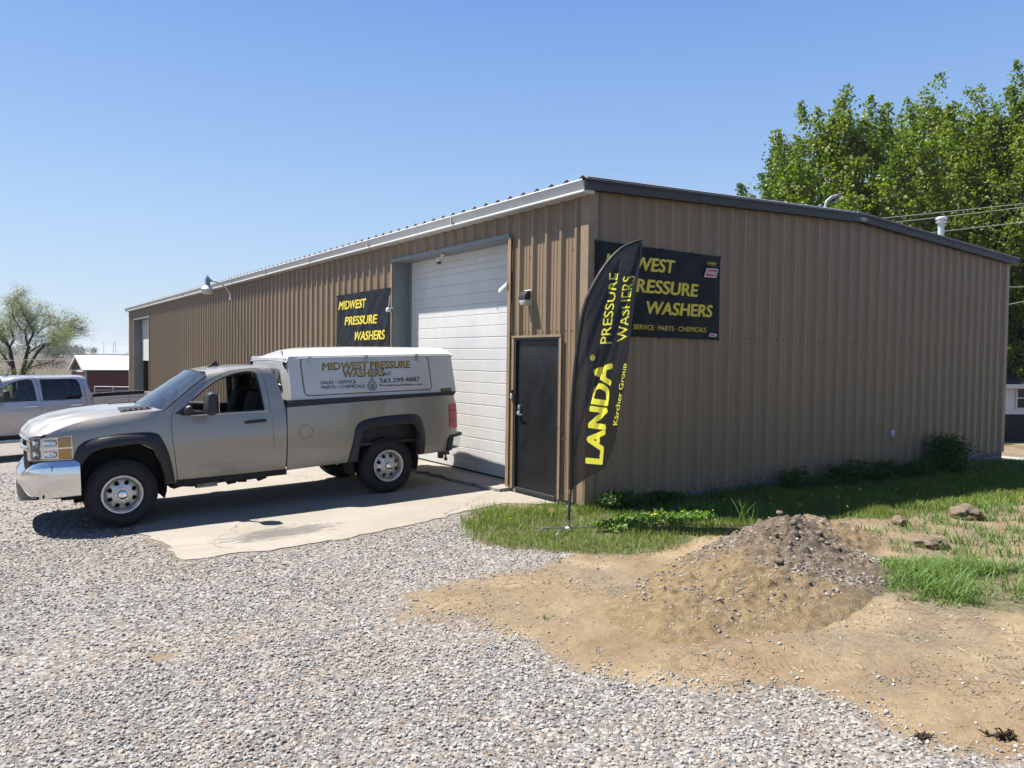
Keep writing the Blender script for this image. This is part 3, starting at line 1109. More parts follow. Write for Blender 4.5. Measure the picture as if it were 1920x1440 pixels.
M['siding'] = siding_mat()
M['tan_trim'] = simple('tan_trim', (0.305, 0.215, 0.135), 0.5, vary=0.15, scale=5)
M['screw'] = simple('screw', (0.03, 0.022, 0.018), 0.7)
M['charcoal'] = simple('charcoal_trim', (0.030, 0.031, 0.034), 0.55, vary=0.25, scale=7)
M['gutter'] = simple('gutter_white', (0.64, 0.65, 0.66), 0.42, vary=0.06, scale=4)
M['roof'] = simple('roof_metal', (0.50, 0.51, 0.51), 0.42, 0.35, vary=0.12, scale=2)
M['jamb'] = simple('jamb_grey', (0.20, 0.235, 0.245), 0.5, vary=0.10, scale=4)
M['door_black'] = simple('door_black', (0.014, 0.015, 0.017), 0.42, vary=0.4, scale=3, bump=0.05, bscale=10, spec=0.3)


def door_white_mat():
    t = NT('garage_door_white')
    p = t.pos()
    n = t.noise(t.scaled(p, 1, 1, 0.4), 3, 5, 0.6)
    col = t.ramp(n, [(0.3, (0.418, 0.426, 0.430)), (0.7, (0.481, 0.484, 0.481))])
    z = t.sep(p)[2]
    d = t.math('MULTIPLY', t.mapr(z, 0.9, 0.0, 0.0, 0.5), t.mapr(t.noise(p, 8, 5, 0.7), 0.4, 0.7))
    col = t.mix(d, col, (0.326, 0.294, 0.241))
    h = t.noise(t.scaled(p, 1, 30, 60), 1.0, 3)
    return t.done(t.bsdf(col, 0.45, 0.0, t.bump(h, 0.06, 0.003)))


M['door_white'] = door_white_mat()


def brick_mat():
    t = NT('foundation_brick')
    p = t.pos()
    mp = t.n('ShaderNodeMapping')
    t.l(p, mp.inputs['Vector'])
    mp.inputs['Rotation'].default_value = (R(90), 0, 0)
    b = t.n('ShaderNodeTexBrick')
    t.l(mp.outputs[0], b.inputs['Vector'])
    b.inputs['Color1'].default_value = (0.20, 0.20, 0.20, 1)
    b.inputs['Color2'].default_value = (0.13, 0.13, 0.135, 1)
    b.inputs['Mortar'].default_value = (0.06, 0.058, 0.055, 1)
    b.inputs['Scale'].default_value = 1.0
    b.inputs['Mortar Size'].default_value = 0.008
    b.inputs['Brick Width'].default_value = 0.40
    b.inputs['Row Height'].default_value = 0.072
    col = t.mix(t.mapr(t.noise(p, 9, 5, 0.7), 0.4, 0.7, 0, 0.6), b.outputs['Color'], (0.068, 0.064, 0.056))
    return t.done(t.bsdf(col, 0.95, 0.0, t.bump(b.outputs['Fac'], 0.5, 0.01), spec=0.2))


M['brick'] = brick_mat()
shop = empty('metal_building', (0, 0, 0))
tag(shop, 'long low tan ribbed steel shop building with white garage doors', 'building')

PITCH = 0.305


def rib_profile(length, start=0.0):
    """(distance, stand-off) along a sheet of ribbed siding"""
    pts = [(0.0, 0.0)]
    k = start
    while k < length + PITCH:
        for d, h in ((-0.155 + 0.0, 0.0), (-0.078, 0.0), (-0.028, 0.042), (0.014, 0.042), (0.046, 0.0), (0.098, 0.0), (0.106, 0.006), (0.118, 0.006), (0.126, 0.0), (0.168, 0.0), (0.176, 0.006), (0.188, 0.006), (0.196, 0.0)):
            q = k + d
            if 0.0 < q < length:
                pts.append((q, h))
        k += PITCH
    pts.append((length, 0.0))
    pts = sorted(set((round(a, 4), b) for a, b in pts))
    out = [pts[0]]
    for p in pts[1:]:
        if p[0] - out[-1][0] > 1e-3:
            out.append(p)
    return out


def siding(name, place, length, ztop, zbot, start, screws=()):
    """place(s, h, z) sets a point; ztop, zbot are functions of s; zbot may return None for an opening to the top"""
    bm = bmesh.new()
    pr = rib_profile(length, start)
    for (a, ha), (b, hb) in zip(pr[:-1], pr[1:]):
        mid = (a + b) / 2
        z0 = zbot(mid)
        if z0 is None:
            continue
        n = 1
        for i in range(n):
            v = [bm.verts.new(place(a, ha, z0)), bm.verts.new(place(b, hb, z0)), bm.verts.new(place(b, hb, ztop(b))), bm.verts.new(place(a, ha, ztop(a)))]
            bm.faces.new(v)
    # screw heads, with their washers, pressed into the sheet
    for s, h, z in screws:
        z0 = zbot(s)
        if z0 is None or z < z0 + 0.03:
            continue
        ring = []
        for k in range(6):
            t = k * math.pi / 3
            ring.append(bm.verts.new(place(s + 0.0125 * math.cos(t), h + 0.004, z + 0.0125 * math.sin(t))))
        f = bm.faces.new(ring)
        f.material_index = 1
    return obj(name, bm, [M['siding'], M['screw']], shop, smooth=False, weld=0)


def screw_rows(length, start, rows):
    out = []
    k = start
    n = 0
    while k < length:
        for z, dense in rows:
            if dense:
                out += [(k + 0.085, 0.0, z + rng.normal(0, 0.004)), (k + 0.215, 0.0, z + rng.normal(0, 0.004))] if n % 3 else [(k + 0.075, 0.0, z), (k + 0.10, 0.0, z), (k + 0.21, 0.0, z)]
            elif n % 3 == 0:
                out.append((k + 0.088, 0.0, z + rng.normal(0, 0.006)))
        k += PITCH
        n += 1
    return [(s, h, z) for s, h, z in out if 0.05 < s < length - 0.05]


# openings in the long wall (distance along y): entry door, garage door, far door
OPEN = [(0.50, 1.51, 2.10), (1.70, 5.33, 3.535), (28.3, 31.9, 3.42)]


def left_bot(s):
    for a, b, z in OPEN:
        if a < s < b:
            return z
    return -0.01


# break the rib rows at the edges of the openings
_rp = rib_profile


def rib_profile(length, start=0.0):
    pts = _rp(length, start)
    if abs(length - BL) < 0.01:
        have = [p[0] for p in pts]
        hs = [p[1] for p in pts]
        for a, b, z in OPEN:
            for e in (a, b):
                pts.append((e, float(np.interp(e, have, hs))))
        pts = sorted(pts)
        out = [pts[0]]
        for p in pts[1:]:
            if p[0] - out[-1][0] > 1e-4:
                out.append(p)
        pts = out
    return pts


siding('wall', lambda s, h, z: (-h, s, z), BL, lambda s: EAVE - 0.03, left_bot, 0.215, screw_rows(BL, 0.215, [(1.13, False), (2.18, True), (3.2, False), (0.06, True)]))
siding('wall', lambda s, h, z: (s, -h, z), BW, lambda s: roof_z(s) - 0.03, lambda s: -0.01, 0.235, screw_rows(BW, 0.235, [(1.10, False), (2.16, True), (3.28, False), (0.05, True)]))
siding('wall', lambda s, h, z: (BW + h, s, z), BL, lambda s: EAVE2 - 0.03, lambda s: -0.01, 0.2)
siding('wall', lambda s, h, z: (s, BL + h, z), BW, lambda s: roof_z(s) - 0.03, lambda s: -0.01, 0.2)

bm = bmesh.new()
box(bm, -0.044, 0.105, -0.044, -0.040, -0.01, 3.90)
box(bm, -0.044, -0.040, -0.040, 0.105, -0.01, 3.90)
obj('corner_trim', bm, M['tan_trim'], shop, smooth=False)
bm = bmesh.new()
box(bm, BW - 0.10, BW + 0.044, -0.044, -0.040, -0.01, 3.96)
box(bm, BW + 0.040, BW + 0.044, -0.040, 0.10, -0.01, 3.96)
obj('corner_trim', bm, M['tan_trim'], shop, smooth=False)
bm = bmesh.new()
box(bm, -0.037, 0.02, BL - 0.10, BL + 0.036, -0.01, 3.88)
obj('corner_trim', bm, M['tan_trim'], shop, smooth=False)

# roof: ribbed sheets running from eave to ridge
bm = bmesh.new()
ys = []
k = -0.16
while k < BL + 0.1:
    for d, h in ((0.0, 0.0), (0.050, 0.040), (0.085, 0.040), (0.145, 0.0)):
        ys.append((k + d, h))
    k += PITCH
def roof_rows(xa, xb):
    rows = []
    for x in np.linspace(xa, xb, 9):
        zz = roof_z(min(max(x, 0), BW)) + (0.047 * x if x < 0 else 0) - (0.039 * (x - BW) if x > BW else 0)
        rows.append([(x, y, zz + 0.026 + h) for y, h in ys])
    return rows
sheet(bm, roof_rows(-0.20, RX))
sheet(bm, roof_rows(RX, BW + 0.2))
box(bm, RX - 0.16, RX + 0.16, -0.13, BL + 0.1, RIDGE + 0.047, RIDGE + 0.062)
obj('roof', bm, M['roof'], shop, smooth=False, weld=1e-4)

# gutter along the eave: sloped front with rolled lip and a closed end
sec = [(-0.005, 4.005), (-0.195, 3.985), (-0.208, 4.006), (-0.214, 3.992), (-0.205, 3.972), (-0.168, 3.885), (-0.190, 3.868), (-0.188, 3.852), (-0.150, 3.846), (-0.005, 3.846)]
bm = bmesh.new()
rows = [[(x, y, z) for x, z in sec] for y in (-0.10, BL + 0.12)]
V = sheet(bm, rows, wrap=True)
bm.faces.new(V[0][::-1]); bm.faces.new(V[1])
for yy in np.arange(3.0, BL, 3.05):
    box(bm, -0.2165, -0.172, yy, yy + 0.012, 3.878, 4.008)
obj('gutter', bm, M['gutter'], shop, smooth=False)

# charcoal trim up the gable rake, front and back
for y0, y1 in ((-0.135, -0.040), (BL + 0.04, BL + 0.135)):
    bm = bmesh.new()
    for xa, xb in ((-0.165, 1.9), (1.9, RX), (RX, 9.0), (9.0, BW + 0.28)):
        za, zb = roof_z(max(0, xa)) + min(0, xa) * .047, roof_z(min(BW, xb)) - max(0, xb - BW) * .04
        hexa(bm, [(xa, y0, za - 0.10), (xa, y1, za - 0.10), (xa, y1, za + 0.038), (xa, y0, za + 0.038)], [(xb, y0, zb - 0.10), (xb, y1, zb - 0.10), (xb, y1, zb + 0.038), (xb, y0, zb + 0.038)])
        hexa(bm, [(xa, y0 - 0.014, za - 0.002), (xa, y0 + 0.001, za - 0.002), (xa, y0 + 0.001, za + 0.048), (xa, y0 - 0.014, za + 0.048)], [(xb, y0 - 0.014, zb - 0.002), (xb, y0 + 0.001, zb - 0.002), (xb, y0 + 0.001, zb + 0.048), (xb, y0 - 0.014, zb + 0.048)])
        if y0 < 0:      # lapped joint of the next length
            box(bm, xb - 0.02, xb - 0.004, y0 - 0.004, y0 + 0.002, zb - 0.10, zb - 0.004)
    obj('rake_trim', bm, M['charcoal'], shop, smooth=False, weld=0)
bm = bmesh.new()
lathe(bm, [(0.0, -0.1395), (0.058, -0.1395), (0.062, -0.136)], 24, 'y', 0)
for v in bm.verts:
    v.co.x = v.co.x * 1.7 + RX + 0.0
    v.co.z = v.co.z * 0.62 + RIDGE - 0.05
obj('maker_plate', bm, simple('plate_worn', (0.33, 0.30, 0.28), 0.5, vary=0.4, scale=30), shop)

# foundation and slab
bm = bmesh.new()
box(bm, 0.02, BW + 0.01, -0.015, 0.20, -0.9, -0.012)
box(bm, 0.02, 0.20, 0.21, BL, -2.2, -0.012)
box(bm, BW - 0.2, BW + 0.01, 0.21, BL, -2.2, -0.012)
obj('foundation', bm, M['brick'], shop, smooth=False)
bm = bmesh.new()
out = ragged([(-0.22, 1.62), (-0.25, 3.0), (-0.30, 4.2), (-0.22, 5.5), (0.0, 5.5), (0.0, 1.58)], 0.07, 0.09, 33, keep=lambda x, y: x > -0.15)
panel(out, (), 0.06, lambda a, b: (a, b, -0.004 - 0.05 * max(0, -a) * 2.2 + 0.012 * (float(vnoise(np.array(a * 14.), np.array(b * 14.), 3)) - 0.5)), 0, into=bm)
r = bmesh.ops.extrude_face_region(bm, geom=bm.faces[:])
for v in r['geom']:
    if isinstance(v, bmesh.types.BMVert):
        v.co.z -= 0.13
box(bm, 0.004, 8.0, 0.45, 6.2, -0.14, -0.006)
obj('floor_slab', bm, M['concrete_plain'], shop, smooth=False)
bm = bmesh.new()
box(bm, 0.004, 8.0, 28.1, 32.2, -0.14, -0.006)
obj('floor_slab', bm, M['concrete_plain'], shop, smooth=False)

# garage door opening: header, jambs, trims, sectional door
REC = 0.30


def garage(y0, y1, ztop, zlow, section):
    bm = bmesh.new()
    box(bm, -0.045, REC + 0.03, y0 - 0.03, y1 + 0.03, ztop - 0.004, ztop + 0.016)      # header soffit and drip edge
    box(bm, -0.045, -0.030, y0 - 0.03, y1 + 0.03, ztop + 0.016, ztop + 0.050)
    box(bm, -0.036, REC + 0.04, y1, y1 + 0.012, -0.005, ztop - 0.004)                   # far jamb
    box(bm, REC - 0.012, REC + 0.04, y1 - 0.10, y1, -0.005, ztop - 0.004)               # stop strip
    box(bm, -0.036, REC + 0.04, y0 - 0.012, y0, -0.005, ztop - 0.004)
    fr = obj('door_frame', bm, M['jamb'], shop, smooth=False)
    bm = bmesh.new()
    box(bm, -0.050, -0.042, y1 + 0.013, y1 + 0.075, -0.01, ztop - 0.005)
    obj('door_trim', bm, M['tan_trim'], shop, smooth=False)
    bm = bmesh.new()
    box(bm, -0.050, -0.042, y0 - 0.085, y0 - 0.013, -0.01, ztop - 0.005)
    obj('door_trim', bm, M['tan_trim'], shop, smooth=False)
    bm = bmesh.new()
    z = zlow
    n = 0
    while z < ztop - 0.02:
        # each panel shows several pressed ribs, the joint between panels a deeper line
        h = min(section, ztop - z)
        q = 3
        for k in range(q):
            a, b = z + h * k / q, z + h * (k + 1) / q
            d = 0.0
            g = 0.003 if k else 0.006
            box(bm, REC + 0.004, REC + 0.05, y0 + 0.004, y1 - 0.004, a, a + g)
            rows = [[(REC + 0.001, y, a + g), (REC - 0.004, y, a + g + 0.008), (REC - 0.004, y, b - 0.006), (REC - 0.001, y, b - 0.001), (REC + 0.003, y, b)] for y in (y0 + 0.004, y1 - 0.004)]
            sheet(bm, rows)
        z += h
    return obj('garage_door', bm, M['door_white'], shop, smooth=False)


gd = garage(1.70, 5.33, 3.535, 0.004, 0.535)
bm = bmesh.new()
box(bm, REC - 0.01, REC + 0.02, 1.71, 5.32, -0.004, 0.018)
obj('bottom_seal', bm, M['black_dull'], gd)
garage(28.3, 31.9, 3.42, 1.55, 0.5)

# entry door with frame, hinges, lever lock
bm = bmesh.new()
box(bm, -0.040, 0.10, 0.50, 0.535, -0.005, 2.105)
box(bm, -0.040, 0.10, 1.475, 1.51, -0.005, 2.105)
box(bm, -0.040, 0.10, 0.535, 1.475, 2.07, 2.105)
box(bm, -0.05, 0.10, 0.535, 1.475, -0.005, 0.012)
obj('door_frame', bm, M['charcoal'], shop, smooth=False)
bm = bmesh.new()
box(bm, -0.050, -0.042, 0.455, 0.498, -0.01, 2.106)
box(bm, -0.050, -0.042, 1.512, 1.56, -0.01, 2.106)
box(bm, -0.056, -0.042, 0.455, 1.56, 2.107, 2.135)
obj('door_trim', bm, M['tan_trim'], shop, smooth=False)
bm = bmesh.new()
box(bm, -0.006, 0.038, 0.538, 1.472, 0.016, 2.067, bev=0.003)
dr = obj('entry_door', bm, M['door_black'], shop, smooth=False)
dr['label'] = 'plain black steel entry door'
for z in (0.30, 1.07, 1.86):
    bm = bmesh.new()
    lathe(bm, [(0, z - 0.055), (0.011, z - 0.055), (0.011, z + 0.055), (0, z + 0.055)], 10, 'z', 0, (-0.018, 0.537, 0))
    box(bm, -0.012, -0.0065, 0.54, 0.575, z - 0.05, z + 0.05)
    obj('hinge', bm, simple('hinge_rust', (0.09, 0.045, 0.035), 0.7, 0.3), dr)
bm = bmesh.new()
box(bm, -0.030, -0.006, 1.375, 1.435, 1.01, 1.17, bev=0.008)
lathe(bm, [(0, -0.055), (0.020, -0.055), (0.026, -0.045), (0.026, -0.02)], 16, 'x', 0, (0, 1.405, 1.05))
tube(bm, [(-0.050, 1.405, 1.045), (-0.052, 1.36, 1.04), (-0.050, 1.29, 1.036)], [0.010, 0.009, 0.007], 8)
lathe(bm, [(0, -0.042), (0.014, -0.042), (0.016, -0.03)], 12, 'x', 0, (0, 1.405, 1.13))
obj('door_handle', bm, M['steel'], dr)


# ------------------------------------------------------------------ things fixed to the walls
def folds_sheet(u0, u1, v0, v1, place, nu, nv, seed, amp, pins):
    P = []
    for i in range(nu + 1):
        row = []
        for j in range(nv + 1):
            u = u0 + (u1 - u0) * i / nu
            v = v0 + (v1 - v0) * j / nv
            row.append(place(u, v))
        P.append(row)
    return P


def banner_fold(u, v, w, h, seed):
    """stand-off of loose vinyl between its tied corners"""
    a = float(fbm(np.array(u * 3.2 + v * 2.1), np.array(v * 0.9 - u * 0.7), seed, 3)) - 0.5
    b = float(fbm(np.array((u - v) * 4.5), np.array((u + v) * 0.7), seed + 4, 2)) - 0.5
    e = min(u, w - u, v, h - v)
    k = sstep(0.0, 0.18, e)
    corner = min(math.hypot(u, v), math.hypot(w - u, v), math.hypot(u, h - v), math.hypot(w - u, h - v))
    rad = math.sin(math.atan2(v + .01, u + .01) * 14) * math.exp(-corner / 0.25) * 0.010
    return k * (a * 0.034 + b * 0.022) + rad


def vinyl_mat():
    t = NT('banner_vinyl')
    c = t.coord()
    n = t.noise(c, 2.5, 5, 0.6)
    col = t.ramp(n, [(0.3, (0.006, 0.007, 0.010)), (0.7, (0.010, 0.011, 0.014))])
    return t.done(t.bsdf(col, 0.38, 0.0, t.bump(t.noise(c, 7, 4, 0.6), 0.25, 0.02), spec=0.12))


M['vinyl'] = vinyl_mat()


def banner(name, w, h, to_world, label, seed, texts, eyelets):
    """to_world(u, v, off): u from the left edge, v up from the bottom, off outward"""
    root = empty(name, to_world(w / 2, 0, 0))
    tag(root, label, 'banner', 'vinyl banners on the walls')
    L = Vector(root.location)
    bm = bmesh.new()
    nu, nv = int(w / 0.035), int(h / 0.035)
    P = [[Vector(to_world(w * i / nu, h * j / nv, 0.012 + banner_fold(w * i / nu, h * j / nv, w, h, seed))) - L for j in range(nv + 1)] for i in range(nu + 1)]
    sheet(bm, P)
    bmesh.ops.recalc_face_normals(bm, faces=bm.faces[:])
    bmesh.ops.solidify(bm, geom=bm.faces[:], thickness=0.002)
    obj('banner_sheet', bm, M['vinyl'], root, angle=80)
    for body, bl, br, tl, mat, bold, part in texts:
        co, fs = text_geo(body, bold)
        bl_, br_, tl_ = (np.array(p, float) for p in (bl, br, tl))
        q = bl_ + co[:, :1] * (br_ - bl_) + co[:, 1:2] * (tl_ - bl_)
        b2 = bmesh.new()
        vs = [b2.verts.new((float(a), float(b), float(c_))) for (a, b), c_ in zip(q, co[:, 2])]
        for f in fs:
            try:
                b2.faces.new([vs[i] for i in f])
            except ValueError:
                pass
        for ax, lo, hi in ((0, q[:, 0].min(), q[:, 0].max()), (1, q[:, 1].min(), q[:, 1].max())):
            c = lo + 0.035
            while c < hi:
                no = [0, 0, 0]; co3 = [0, 0, 0]; no[ax] = 1; co3[ax] = c
                bmesh.ops.bisect_plane(b2, geom=b2.verts[:] + b2.edges[:] + b2.faces[:], plane_co=co3, plane_no=no)
                c += 0.035
        for v in b2.verts:
            u_, v_ = v.co.x, v.co.y
            v.co = Vector(to_world(u_, v_, 0.0165 + v.co.z + banner_fold(u_, v_, w, h, seed))) - L
        obj(part, b2, mat, root, smooth=False, weld=0)
    for u, v in eyelets:
        bm = bmesh.new()
        p = Vector(to_world(u, v, 0.018)) - L
        bmesh.ops.create_uvsphere(bm, u_segments=10, v_segments=6, radius=0.021)
        for vv in bm.verts:
            vv.co = vv.co + p
        obj('ball_tie', bm, M['black_plastic'], root)
    return root


Y1 = M['yellow_print']
# gable wall banner: u = x - 0.06, v = z - 2.12
def uv1(*ps):
    return [(x - 0.06, z - 2.12) for x, z in ps]
T1 = []
for body, bl, br, tl, mat, bold, part in (
        ('MIDWEST', (0.23, 2.979), (1.459, 2.992), (0.262, 3.157), Y1, 0.036, 'lettering'),
        ('PRESSURE', (0.605, 2.703), (1.942, 2.706), (0.632, 2.88), Y1, 0.036, 'lettering'),
        ('WASHERS', (0.930, 2.428), (2.242, 2.437), (0.960, 2.600), Y1, 0.036, 'lettering'),
        ('SALES \u00b7 SERVICE \u00b7 PARTS \u00b7 CHEMICALS', (0.371, 2.213), (2.133, 2.220), (0.371, 2.280), Y1, 0.006, 'lettering'),
        ('LANDA', (2.127, 3.168), (2.315, 3.171), (2.132, 3.205), Y1, 0.03, 'lettering'),
        ('KARCHER GROUP', (2.20, 3.146), (2.312, 3.147), (2.20, 3.156), Y1, 0.0, 'lettering')):
    a, b, c = uv1(bl, br, tl)
    T1.append((body, a, b, c, mat, bold, part))
ban1 = banner('banner', 2.345, 1.175, lambda u, v, o: (0.06 + u, -0.043 - o, 2.12 + v), 'wide black banner with yellow lettering on shaded gable wall behind feather flag', 3, T1,
              [(0.01, 1.165), (0.78, 1.168), (1.17, 1.168), (1.755, 1.168), (2.335, 1.165), (0.01, 0.01), (1.17, 0.006), (1.80, 0.006), (2.335, 0.008)])


def flat_poly(name, pts, mat, parent, thick_n, t=0.002):
    bm = bmesh.new()
    vs = [bm.verts.new(p) for p in pts]
    f = bm.faces.new(vs)
    r = bmesh.ops.extrude_face_region(bm, geom=[f])
    for v in r['geom']:
        if isinstance(v, bmesh.types.BMVert):
            v.co += Vector(thick_n) * t
    return obj(name, bm, mat, parent, smooth=False)


def on1(x, z, o):
    return Vector((x, -0.043 - o, z)) - Vector(ban1.location)


# red and white parallelogram emblem, and the little slanted one at the foot
flat_poly('emblem', [on1(*p, 0.030) for p in ((2.050, 2.985), (2.300, 2.990), (2.345, 3.112), (2.290, 3.115), (2.10, 3.108))], M['white_print'], ban1, (0, -1, 0))
flat_poly('emblem', [on1(*p, 0.033) for p in ((2.075, 2.999), (2.286, 3.003), (2.325, 3.100), (2.115, 3.096))], M['red_print'], ban1, (0, -1, 0))
letters('lettering', 'hotsy', on1(2.105, 3.028, 0.0365), on1(2.290, 3.030, 0.0365), on1(2.125, 3.092, 0.0365), M['white_print'], ban1, 0.03)
flat_poly('emblem', [on1(*p, 0.030) for p in ((2.175, 2.163), (2.335, 2.158), (2.345, 2.200), (2.205, 2.212))], M['white_print'], ban1, (0, -1, 0))
flat_poly('emblem', [on1(*p, 0.033) for p in ((2.200, 2.174), (2.275, 2.172), (2.282, 2.198), (2.215, 2.202))], M['red_print'], ban1, (0, -1, 0))
flat_poly('emblem', [on1(*p, 0.033) for p in ((2.28, 2.167), (2.325, 2.165), (2.333, 2.178), (2.284, 2.181))], M['blue_print'], ban1, (0, -1, 0))

# long wall banner: u runs towards the corner: u = 7.86 - y, v = z - 1.86
T2 = []
for body, bl, br, tl in (('MIDWEST', (7.757, 2.785), (6.452, 2.773), (7.715, 2.958)), ('PRESSURE', (7.447, 2.460), (5.953, 2.454), (7.400, 2.630)), ('WASHERS', (7.000, 2.145), (5.617, 2.151), (6.955, 2.319))):
    a, b, c = [(7.86 - y, z - 1.86) for y, z in (bl, br, tl)]
    T2.append((body, a, b, c, Y1, 0.036, 'lettering'))
banner('banner', 2.47, 1.22, lambda u, v, o: (-0.043 - o, 7.86 - u, 1.86 + v), 'creased black banner with yellow lettering on sunlit wall behind the truck cap', 9, T2,
       [(0.01, 1.21), (2.46, 1.21), (0.01, 0.01), (2.46, 0.01), (1.235, 1.212)])

# wall pack light beside the garage door
wl = empty('wall_light', (-0.036, 1.17, 2.62))
tag(wl, 'small bronze wall pack light with ribbed glass above the entry door', 'wall light')
wl.scale = (0.95, 0.80, 0.80)
wl.location = (-0.036, 1.195, 2.62)
bm = bmesh.new()
box(bm, -0.02, 0.0, -0.10, 0.10, -0.10, 0.17, bev=0.008)
obj('back_plate', bm, M['white_plastic'], wl)
bm = bmesh.new()
rows = []
for t in np.linspace(0, 1, 7):
    a = t * math.pi / 2
    d = 0.105 * math.sin(a) ; z = 0.155 * math.cos(a) - 0.0
    rows.append([(-0.021 - max(0.004, d), y, z) for y in (-0.095, 0.095)])
V = sheet(bm, rows)
top = [bm.verts.new((-0.021, y, 0.155)) for y in (-0.095, 0.095)]
for k in (0, 1):
    b0 = bm.verts.new((-0.021, (-0.095, 0.095)[k], 0.0))
    ring = [r_[k] for r_ in V] + [b0]
    bm.faces.new(ring)
obj('housing', bm, simple('bronze', (0.045, 0.040, 0.038), 0.35, 0.4), wl)
bm = bmesh.new()
hexa(bm, [(-0.124, -0.092, -0.002), (-0.022, -0.092, -0.002), (-0.022, 0.092, -0.002), (-0.124, 0.092, -0.002)], [(-0.10, -0.080, -0.095), (-0.022, -0.080, -0.095), (-0.022, 0.080, -0.095), (-0.10, 0.080, -0.095)], bev=0.012)
obj('lens', bm, simple('frosted_lens', (0.62, 0.63, 0.63), 0.2, vary=0.15, scale=40, coat=0.6), wl)

# yard light on a curved arm
yl = empty('yard_light', (-0.04, 15.85, 3.60))
tag(yl, 'grey dusk-to-dawn yard light on arm above the roof gutter', 'yard light')
bm = bmesh.new()
tube(bm, [(0, 0.0, -0.02), (-0.10, 0.02, 0.18), (-0.24, -0.05, 0.27), (-0.5, -0.45, 0.29), (-0.86, -0.92, 0.285)], 0.020, 8)
box(bm, -0.02, 0.02, -0.05, 0.05, -0.16, 0.06)
obj('arm', bm, M['galv'], yl)
hx, hy = -0.88, -0.95
bm = bmesh.new()
lathe(bm, [(0, 0.41), (0.028, 0.41), (0.03, 0.37), (0.06, 0.36), (0.072, 0.33), (0.072, 0.20), (0.085, 0.16), (0, 0.16)], 20, 'z', 0, (hx, hy, 0))
box(bm, hx, hx + 0.12, hy - 0.04, hy + 0.08, 0.25, 0.31, bev=0.01)
obj('housing', bm, M['grey_plastic'], yl)
bm = bmesh.new()
lathe(bm, [(0.05, 0.16), (0.09, 0.13), (0.16, 0.04), (0.165, 0.03)], 24, 'z', 0, (hx, hy, 0))
obj('reflector', bm, M['galv'], yl)
bm = bmesh.new()
lathe(bm, [(0.160, 0.03), (0.14, -0.075), (0.122, -0.105), (0.0, -0.11)], 24, 'z', 0, (hx, hy, 0))
obj('lens', bm, simple('yard_lens', (0.70, 0.66, 0.56), 0.3, vary=0.08, coat=0.4), yl)


def camera_thing(loc, label, arm, ant=None, dome=True):
    r = empty('security_camera', loc)
    tag(r, label, 'security camera')
    bm = bmesh.new()
    tube(bm, [(0, 0, 0), arm], 0.012, 8)
    lathe(bm, [(0, -0.012), (0.035, -0.012), (0.035, 0.012), (0, 0.012)], 14, 'z', 0, (0, 0, 0))
    obj('mount', bm, M['white_plastic'], r)
    bm = bmesh.new()
    a = Vector(arm)
    lathe(bm, [(0, 0.05), (0.030, 0.048), (0.044, 0.03), (0.046, -0.02), (0.040, -0.03)], 18, 'z', 0, a)
    obj('housing', bm, M['white_plastic'], r)
    bm = bmesh.new()
    lathe(bm, [(0.040, -0.030), (0.036, -0.055), (0.020, -0.072), (0, -0.076)], 18, 'z', 0, a)
    obj('lens_ball', bm, M['black_plastic'], r)
    if ant:
        bm = bmesh.new()
        for q in ant:
            tube(bm, [a + Vector((0, 0, 0.02)), a + Vector(q)], [0.008, 0.006], 6)
        obj('antenna', bm, M['white_plastic'], r)
    return r


camera_thing((-0.036, 5.36, 2.70), 'white domed security camera with one antenna on the garage door jamb', (-0.08, -0.02, -0.04), [(-0.02, -0.10, 0.26)])
camera_thing((0.08, 3.75, 3.51), 'white security camera with spread antennas under the garage header', (0.0, 0.12, -0.07), [(0.02, -0.30, 0.03), (0.0, -0.18, 0.07)])
r = empty('motion_sensor', (-0.04, 1.69, 2.86))
tag(r, 'small white tilted sensor at the right edge of the garage opening', 'sensor')
bm = bmesh.new()
box(bm, -0.035, 0.035, -0.02, 0.19, -0.035, 0.035, bev=0.010)
for v in bm.verts:
    v.co.z -= 0.45 * v.co.y
obj('housing', bm, M['white_plastic'], r)
bm = bmesh.new()
tube(bm, [(0.0, 0.0, 0.02), (0.02, -0.02, 0.25)], 0.005, 6)
obj('cable', bm, M['white_plastic'], r)
r = empty('keypad', (-0.045, 1.535, 1.30))
tag(r, 'small grey keypad on the trim left of the entry door', 'keypad')
bm = bmesh.new()
box(bm, -0.028, 0.0, -0.022, 0.022, -0.055, 0.03, bev=0.006)
obj('case', bm, M['pale_vinyl'], r)
bm = bmesh.new()
box(bm, -0.031, 0.0, -0.020, 0.020, 0.032, 0.075, bev=0.005)
obj('cover', bm, M['black_plastic'], r)
r = empty('outlet_box', (7.18, -0.036, 0.58))
tag(r, 'small white outlet box low on the shaded gable wall', 'outlet')
bm = bmesh.new()
box(bm, -0.036, 0.036, -0.02, 0.036, -0.055, 0.055, bev=0.006)
obj('case', bm, M['white_plastic'], r)
bm = bmesh.new()
box(bm, -0.024, 0.024, -0.025, -0.021, -0.04, 0.0, bev=0.002)
obj('cover', bm, M['grey_plastic'], r)

